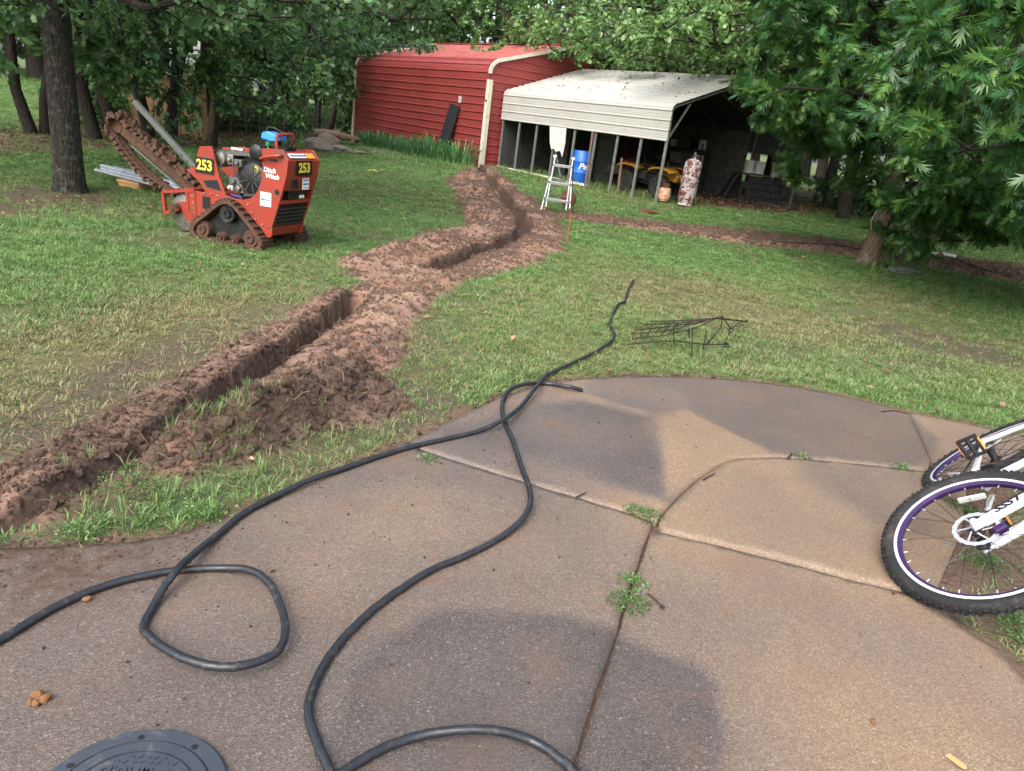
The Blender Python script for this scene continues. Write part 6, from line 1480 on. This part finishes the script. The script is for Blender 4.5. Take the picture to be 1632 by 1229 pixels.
q_ = P(1522, 1217, .02); o_ = thing('wood_chip', 'orange splinter of wood on the right patio slab', 'wood chip', (q_[0], q_[1], .026), -.9); mb = MB(); mb.prism([(-.025, -.006), (.02, -.008), (.028, 0), (.022, .007), (-.022, .008)], ((0, 0, 0), (1, 0, 0), (0, 1, 0), (0, 0, 1)), .006); mb.build('splinter', M_PINE, o_)
M_STICK = simple('dark_twig', lin(62, 46, 38), .9, 0, .2, .3, 20)
for k, (pts, lab) in enumerate([([(1405, 656), (1425, 654), (1440, 657), (1448, 661)], 'thin curved twig by the far slab joint'), ([(918, 793), (926, 789), (934, 785)], 'short dark twig on the far slab near the cable'), ([(1032, 946), (1045, 956), (1055, 967)], 'thin twig beside the crack weeds'), ([(1120, 765), (1129, 760), (1140, 754)], 'bark sliver in the curved crack'), ([(1255, 731), (1262, 722), (1260, 728)], 'forked twig by the curved crack weeds'), ([(560, 640), (585, 620), (610, 606)], 'reddish stick on the dirt mound')]):
    w_ = [P(a, b, .028) for a, b in pts]
    if k == 5: w_ = [np.array([q_[0], q_[1], gz(q_[0], q_[1]) + .02]) for q_ in w_]
    o_ = thing('twig', lab, 'twig', w_[0]); mb = MB(); mb.tube([tuple(p - w_[0]) for p in w_], [.004] + [.0035] * (len(w_) - 2) + [.002], 5); mb.build('stem', M_STICK, o_)
M_IRIS = leaf_mat('iris_blade', lin(40, 84, 52), lin(66, 116, 70), lin(110, 152, 92), .25)
M_WEED = leaf_mat('weed_leaf', lin(44, 74, 34), lin(72, 106, 50), lin(112, 142, 74), .22)
def blades(seed, n, h, spread, wid, lean=.5):
    r = np.random.default_rng(seed); V = []; Fq = []
    for i in range(n):
        a = r.uniform(0, 6.28); rr = spread * math.sqrt(r.uniform()); b = np.array([rr * math.cos(a), rr * math.sin(a), 0]); la = r.uniform(0, 6.28) if spread < .01 else a + r.normal() * .8
        ln = lean * r.uniform(.2, 1.2); hh = h * r.uniform(.6, 1.15); d = np.array([math.cos(la), math.sin(la), 0]); s = np.array([-d[1], d[0], 0])
        o = len(V)
        for t_ in (0, .4, .75, 1.0):
            c = b + d * ln * hh * t_ ** 1.8 + np.array([0, 0, hh * (t_ - .25 * ln * t_ ** 3)]); w_ = wid * (1 - .15 * t_) * (1 if t_ < .9 else .05)
            V += [c - s * w_, c + s * w_]
        Fq += [(o + 2 * k, o + 2 * k + 1, o + 2 * k + 3, o + 2 * k + 2) for k in range(3)]
    me = bpy.data.meshes.new('foliage'); me.from_pydata([tuple(v) for v in V], [], Fq); me.update(); return me
IRM = [blades(500 + k, 60, .62, .30, .014, .8) for k in range(4)]
for me in IRM: me.materials.append(M_IRIS)
nI = 0
for row in range(2):
    for k in range(15):
        x = -7.6 + 7.5 * k / 14 + RNG.uniform(-.15, .15); y = -.42 - .5 * row - (.25 if k > 9 else 0) + RNG.uniform(-.1, .1)
        if row == 1 and k < 4: continue
        q_ = BP(x, y); o_ = bpy.data.objects.new('iris_plant', IRM[nI % 4]); COL.objects.link(o_); o_.location = (q_[0], q_[1], 0); o_.rotation_euler = (0, 0, RNG.uniform(0, 6)); s = RNG.uniform(.75, 1.15); s = s * (1.2 if k > 9 else .95); o_.scale = (s, s, s)
        tag(o_, 'clump of sword-leaved iris growing along the red barn wall', 'plant', 'irises along the barn'); nI += 1
def weed_mesh(seed, n, h, spread):
    r = np.random.default_rng(seed); V = []; Fq = []
    for i in range(n):
        a = r.uniform(0, 6.28); rr = spread * r.uniform(0, 1) ** .7; z = h * r.uniform(.15, 1) * (1 - .5 * rr / spread); c = np.array([rr * math.cos(a), rr * math.sin(a), z]); d = nrm(np.array([math.cos(a), math.sin(a), r.normal() * .5]) + r.normal(size=3) * .5); u_ = nrm(np.cross(d, r.normal(size=3) + [0, 0, 2])); L_ = r.uniform(.007, .016)
        o = len(V); V += [c, c + d * L_ * .5 + u_ * L_ * .28, c + d * L_, c + d * L_ * .5 - u_ * L_ * .28]; Fq.append((o, o + 1, o + 2, o + 3))
        if i % 4 == 0:
            o = len(V); b = np.array([rr * .3 * math.cos(a), rr * .3 * math.sin(a), 0]); V += [b, b + u_ * .002, c + u_ * .002, c]; Fq.append((o, o + 1, o + 2, o + 3))
    me = bpy.data.meshes.new('foliage'); me.from_pydata([tuple(v) for v in V], [], Fq); me.update(); me.materials.append(M_WEED); return me
WD = [(1030, 826, .07, 'bushy green weed at the meeting of the patio cracks'), (1008, 815, .045, 'thin sprout beside the bushy weed at the crack meeting'), (1008, 932, .06, 'upper weed in the long straight patio crack'), (1000, 965, .075, 'spreading lower weed in the long straight patio crack'), (1278, 731, .05, 'small weed in the curved patio crack'), (1437, 749, .06, 'small weed in the crack near the far bicycle wheel'), (682, 735, .05, 'low weed in the joint by the black cable'), (1532, 812, .08, 'pale weed seen through the near bicycle wheel, under the fork'), (1572, 895, .09, 'green weed under the near bicycle wheel hub'), (1612, 985, .12, 'leafy weed patch at the right patio edge below the tyre'), (1632, 1015, .12, 'leafy weed patch spilling from the right patio edge'), (130, 850, .09, 'bright weed tuft at the muddy patio corner'), (255, 815, .12, 'leafy weeds between the trench and the patio'), (215, 775, .13, 'weed patch on the trench side of the patio edge'), (335, 822, .10, 'bright weeds hugging the patio edge by the cable bend')]
for k, (px, py, s, lab) in enumerate(WD):
    z0 = .0 if k < 7 else None; q_ = P(px, py, .01); me = weed_mesh(700 + k, 300 if s > .06 else 180, s * .6, s)
    f_ = fields(np.array([q_[0]]), np.array([q_[1]])); zz = 0.01 if f_['patio'][0] > 0 else float(f_['z'][0])
    single('weed', me, M_WEED, lab, 'weed', (q_[0], q_[1], zz), (1, 1, 1), k)
# ================================================================== GRASS, CLODS, LITTER (uncountable stuff)
def grass_mat():
    t = NT('grass_blade'); d = t.attr('dry', 'INSTANCER').outputs['Fac']; oi = t.new('ShaderNodeObjectInfo'); r = oi.outputs['Random']; geo = t.new('ShaderNodeNewGeometry'); ri = geo.outputs['Random Per Island']
    rr = t.math('ADD', t.math('MULTIPLY', r, .5), t.math('MULTIPLY', ri, .5))
    g = t.ramp(rr, [(.15, lin(70, 98, 52)), (.5, lin(100, 132, 72)), (.85, lin(136, 164, 102))])
    b = t.ramp(rr, [(.15, lin(106, 98, 68)), (.5, lin(136, 126, 90)), (.85, lin(166, 154, 118))])
    c = t.mix(t.math('GREATER_THAN', t.math('ADD', d, t.math('MULTIPLY', t.math('SUBTRACT', ri, .5), 1.3)), .80), g, b)
    t.set(c, .55, 0, .3)
    tr_ = t.new('ShaderNodeBsdfTranslucent'); t.link(c, tr_.inputs['Color']); mx = t.new('ShaderNodeMixShader'); mx.inputs[0].default_value = .25
    t.link(t.b.outputs[0], mx.inputs[1]); t.link(tr_.outputs[0], mx.inputs[2]); t.link(mx.outputs[0], t.out.inputs['Surface']); return t.m
M_GRASS = grass_mat()
def tuft(seed, n, h, spread, wid, lean):
    me = blades(seed, n, h, spread, wid, lean); me.materials.append(M_GRASS); o = bpy.data.objects.new('tuft_%03d' % seed, me); COL.objects.link(o); return o
near_t = [tuft(800 + k, 15, .020 + .005 * k, .04, .0014, 1.5) for k in range(4)] 
far_t = [tuft(820 + k, 20, .036 + .005 * k, .10, .0036, 1.2) for k in range(3)]
tall_t = [tuft(840 + k, 12, .16, .05, .0028, .9) for k in range(2)]
g2 = np.random.default_rng(77)
def candidates(dens, d0, d1, xlim):
    n = int(dens * (d1 - d0) * (xlim[1] - xlim[0])); x = g2.uniform(xlim[0], xlim[1], n); y = g2.uniform(d0, d1, n); k = np.abs(x) < y * .95 + 2.2; return x[k], y[k]
X, Y, S, I = [], [], [], []
for dens, d0, d1, xl, proto, sc in ((1500, 1.6, 6.5, (-6, 7), 0, 1.0), (850, 6.5, 11, (-11, 12), 0, 1.15), (300, 11, 18, (-16, 17), 1, .85), (150, 18, 30, (-22, 24), 1, 1.1), (30, 30, 60, (-45, 20), 1, 1.9)):
    x, y = candidates(dens, d0, d1, xl); f_ = fields(x, y)
    bare = np.maximum.reduce([f_['dirt'] * 1.02, f_['lit'] * .93, f_['worn'] * .85, (f_['patio'] > -.01) * 2.0])
    clump = fbm(x * 2.2, y * 2.2, 99); keep = g2.uniform(size=len(x)) > np.where(bare > 1.5, 2, np.where(f_['dirt'] > .5, bare, np.minimum(bare + .55 * sstep(.52, .36, clump) + .08, .86)))
    keep &= g2.uniform(size=len(x)) > .35 * f_['dry']
    lx_, ly_ = (x - BP(0, 0)[0]), (y - BP(0, 0)[1]); c_, s_ = math.cos(-BROT), math.sin(-BROT); bx_, by_ = c_ * lx_ - s_ * ly_, s_ * lx_ + c_ * ly_
    keep &= ~((bx_ > -9) & (bx_ < 7.2) & (by_ > .05 + .5 * (bx_ > 0)) & (by_ < 7.2))
    x, y = x[keep], y[keep]; X.append(np.column_stack([x, y, f_['z'][keep] - .004])); Y.append(f_['dry'][keep]); hs_ = .75 + .6 * fbm(x * 1.5, y * 1.5, 98); S.append(sc * hs_ * g2.uniform(.75, 1.25, len(x))); I.append(g2.integers(0, 4, len(x)) if proto == 0 else 4 + g2.integers(0, 3, len(x)))
# taller weeds by patio edge, posts, barn and tank
TX, TY = [], []
for (px, py, n, sp) in [(1000, 312, 60, .5), (1040, 318, 60, .5), (1075, 322, 60, .4), (950, 302, 50, .5), (985, 307, 50, .5), (820, 275, 40, .7), (870, 288, 40, .6), (680, 262, 60, 1.2), (620, 255, 60, 1.2), (560, 245, 60, 1.0), (250, 805, 34, .18), (320, 800, 34, .16), (420, 780, 30, .16), (560, 725, 24, .14), (620, 705, 24, .14), (370, 740, 40, .10), (345, 715, 40, .08), (390, 700, 20, .08), (1600, 680, 30, .3), (1300, 612, 26, .2), (1150, 598, 20, .2), (700, 630, 24, .2), (800, 600, 24, .2), (150, 840, 20, .1), (1500, 655, 30, .2), (1380, 430, 24, .2)]:
    q_ = P(px, py); TX.append(q_[0] + g2.normal(size=n) * sp); TY.append(q_[1] + g2.normal(size=n) * sp)
TX, TY = np.concatenate(TX), np.concatenate(TY); f_ = fields(TX, TY); k = f_['patio'] < 0.0; TX, TY = TX[k], TY[k]
X.append(np.column_stack([TX, TY, f_['z'][k]])); Y.append(np.full(len(TX), .15) + .3 * f_['dry'][k]); S.append(g2.uniform(.35, 1.0, len(TX)) * np.clip(np.hypot(TX, TY) / 10, .45, 1.5)); I.append(7 + g2.integers(0, 2, len(TX)))
X = np.concatenate(X); n = len(X); R = np.column_stack([g2.normal(size=n) * .12, g2.normal(size=n) * .12, g2.uniform(0, 6.283, n)])
gr = scatter('grass', near_t + far_t + tall_t, X, R, np.concatenate(S), np.concatenate(I), {'dry': np.concatenate(Y)})
tag(gr, 'short patchy green and straw-coloured lawn grass', 'grass', kind='stuff')
# clods on the dug soil
def clod_mat():
    t = NT('soil_clod'); w = t.attr('wet', 'INSTANCER').outputs['Fac']; n = t.noise(3.0, 6, .7)
    a = t.ramp(n, [(.3, lin(108, 84, 70)), (.7, lin(168, 142, 123))]); b = t.ramp(n, [(.3, lin(62, 50, 43)), (.7, lin(112, 90, 77))])
    t.set(t.mix(w, a, b), .95, 0, .2); t.bump(t.noise(7, 5, .8), .8, .2); return t.m
M_CLOD = clod_mat()
def clod(seed):
    r = np.random.default_rng(seed); bm = bmesh.new(); bmesh.ops.create_icosphere(bm, subdivisions=1, radius=1)
    for v in bm.verts: v.co = v.co * r.uniform(.45, 1.3); v.co.z *= .8
    me = bpy.data.meshes.new('clod'); bm.to_mesh(me); bm.free(); me.materials.append(M_CLOD); o = bpy.data.objects.new('clod_%03d' % seed, me); COL.objects.link(o); return o
cl = [clod(900 + k) for k in range(6)]
DP = np.array(DIRT); x = g2.uniform(-3.4, 1.6, 330000); y = 1.8 + 23 * g2.uniform(size=330000) ** 1.6; f_ = fields(x, y)
k = (f_['dirt'] > .25) & (f_['trench'] < .3) & (f_['patio'] < 0) & (g2.uniform(size=len(x)) < np.clip(f_['dirt'] * (.25 + .75 * (fbm(x * 3, y * 3, 111) > .48)), 0, 1)); x, y = x[k], y[k]; z = f_['z'][k]; wet = f_['wet'][k]
dark = gauss(x, y, [(l[0], l[1], .2, 1.0) for l in LUMPS[:5]] + [(l[0], l[1], .16, 1.0) for l in LUMPS[-6:]])
s = g2.lognormal(0, .7, len(x)) * .0047 * np.clip(.75 + y / 14, .8, 2.0) * (1 + .8 * np.minimum(dark, 1)); s = np.minimum(s, .03)
# strip clods
x2 = g2.uniform(.6, 12, 26000); y2 = g2.uniform(11, 17.5, 26000); f2 = fields(x2, y2); k2 = (f2['dirt'] > .4); x2, y2 = x2[k2], y2[k2]
# stray crumbs round the edges and on the patio's muddy corner
x3 = np.concatenate([g2.normal(-1.35, .35, 900), g2.normal(-.6, .5, 500), g2.uniform(-1.6, 2.0, 260)]); y3 = np.concatenate([g2.normal(2.15, .22, 900), g2.normal(3.2, .6, 500), g2.uniform(1.4, 4.6, 260)]); f3 = fields(x3, y3); z3 = np.where(f3['patio'] > .015, .022, f3['z']); s3 = g2.lognormal(0, .5, len(x3)) * .0022; s3 = np.minimum(s3, .0065)
PX = np.concatenate([np.column_stack([x, y, z + s * .2]), np.column_stack([x2, y2, f2['z'][k2] + .006]), np.column_stack([x3, y3, z3 + s3 * .3])])
SS = np.concatenate([s, g2.lognormal(0, .5, len(x2)) * .02, s3]); WW = np.concatenate([np.clip(wet * .7 + .15 * g2.normal(size=len(x)), 0, 1), np.clip(.25 + .2 * g2.normal(size=len(x2)), 0, 1), np.full(len(x3), .75)])
n = len(PX); co = scatter('soil_clods', cl, PX, g2.uniform(0, 6.28, (n, 3)), SS, g2.integers(0, 6, n), {'wet': WW}); tag(co, 'crumbly brown soil clods along the trench', 'soil', kind='stuff')
# roots and straw in the spoil, leaf litter under trees
M_STRAW = simple('dead_straw', lin(150, 126, 92), .85, 0, .2, .3, 30)
def straw(seed):
    r = np.random.default_rng(seed); mb = MB(); p = np.zeros(3); d = np.array([1, 0, .1]); pts = [p]
    for i in range(4): d = nrm(d + r.normal(size=3) * .45 * [1, 1, .4]); pts.append(pts[-1] + d * .02)
    mb.tube([q_ * .8 for q_ in pts], .0007, 3, False); return mb.build('straw_%03d' % seed, M_STRAW)
st_ = [straw(950 + k) for k in range(5)]
x = g2.uniform(-2.4, 1.2, 9000); y = g2.uniform(1.9, 7.5, 9000); f_ = fields(x, y); k = ((f_['dirt'] > .3) & (g2.uniform(size=9000) < .3)) | ((f_['dirt'] <= .3) & (f_['patio'] < 0) & (g2.uniform(size=9000) < .5)); k &= (f_['patio'] < .01); x, y = x[k], y[k]; n = len(x)
so = scatter('straw_litter', st_, np.column_stack([x, y, f_['z'][k] + .012]), np.column_stack([g2.normal(size=n) * .4, g2.normal(size=n) * .4, g2.uniform(0, 6.28, n)]), g2.uniform(.5, 1.6, n), g2.integers(0, 5, n)); tag(so, 'dead grass stalks and root hairs strewn on the soil', 'straw', kind='stuff')
M_DEADLEAF = leaf_mat('dead_leaf', lin(70, 48, 36), lin(118, 86, 62), lin(160, 126, 96), .1)
def dleaf(seed):
    me = bpy.data.meshes.new('dl'); tv, tf = LEAF_OAK; r = np.random.default_rng(seed); v = tv.copy(); v[:, 2] += r.normal(size=len(v)) * .08; me.from_pydata([tuple(q_) for q_ in v], [], tf); me.materials.append(M_DEADLEAF); o = bpy.data.objects.new('deadleaf_%03d' % seed, me); COL.objects.link(o); return o
dl = [dleaf(970 + k) for k in range(4)]
x = g2.uniform(-16, 18, 60000); y = g2.uniform(8, 32, 60000); f_ = fields(x, y); k = (f_['lit'] > .4) & (g2.uniform(size=len(x)) < .55); x, y = x[k], y[k]; n = len(x)
lo_ = scatter('leaf_litter', dl, np.column_stack([x, y, f_['z'][k] + .02]), np.column_stack([g2.normal(size=n) * .5, g2.normal(size=n) * .5, g2.uniform(0, 6.28, n)]), g2.uniform(.05, .10, n) * np.clip(y / 18, .45, 1.2), g2.integers(0, 4, n)); tag(lo_, 'brown fallen leaves carpeting the ground under trees', 'leaf litter', kind='stuff')

# broad-leaved weeds and clover in the lawn, leaves fallen on lawn and roof
def wtuft(seed):
    me = weed_mesh(seed, 26, .03, .05); o = bpy.data.objects.new('lawnweed_%03d' % seed, me); COL.objects.link(o); return o
lw = [wtuft(1200 + k) for k in range(4)]
x = g2.uniform(-7, 9, 9000); y = 1.8 + 16 * g2.uniform(size=9000) ** 1.3; f_ = fields(x, y); k = (f_['patio'] < -.02) & (f_['dirt'] < .3) & (fbm(x * .8, y * .8, 131) > .46); x, y = x[k], y[k]; n = len(x)
wo = scatter('lawn_weeds', lw, np.column_stack([x, y, f_['z'][k]]), np.column_stack([np.zeros(n), np.zeros(n), g2.uniform(0, 6.28, n)]), g2.uniform(.5, 1.3, n) * np.clip(.7 + y / 18, .7, 1.5), g2.integers(0, 4, n)); tag(wo, 'low broad-leaved weeds and clover mixed in the lawn', 'weeds', kind='stuff')
dl2 = [dleaf(990 + k) for k in range(4)]
x = g2.uniform(-8, 10, 700); y = 2.5 + 20 * g2.uniform(size=700) ** 1.2; f_ = fields(x, y); k = (f_['patio'] < 0) & (f_['dirt'] < .5); x, y = x[k], y[k]; z = f_['z'][k] + .03
rxs = g2.uniform(.2, CX1, 260); rys = CY0 + CW * (1 - g2.uniform(size=260) ** 2 * .95); rz_ = CE + (CRG - CE) * (rys - CY0) / CW + .035; rp = np.array([BP(a, b, c) for a, b, c in zip(rxs, rys, rz_)])
PX = np.concatenate([np.column_stack([x, y, z]), rp]); n = len(PX)
fo = scatter('fallen_leaves', dl2, PX, np.column_stack([g2.normal(size=n) * .4, g2.normal(size=n) * .4, g2.uniform(0, 6.28, n)]), np.concatenate([g2.uniform(.03, .06, len(x)), g2.uniform(.05, .09, 260)]), g2.integers(0, 4, n)); tag(fo, 'scattered brown leaves fallen on the lawn and carport roof', 'leaves', kind='stuff')
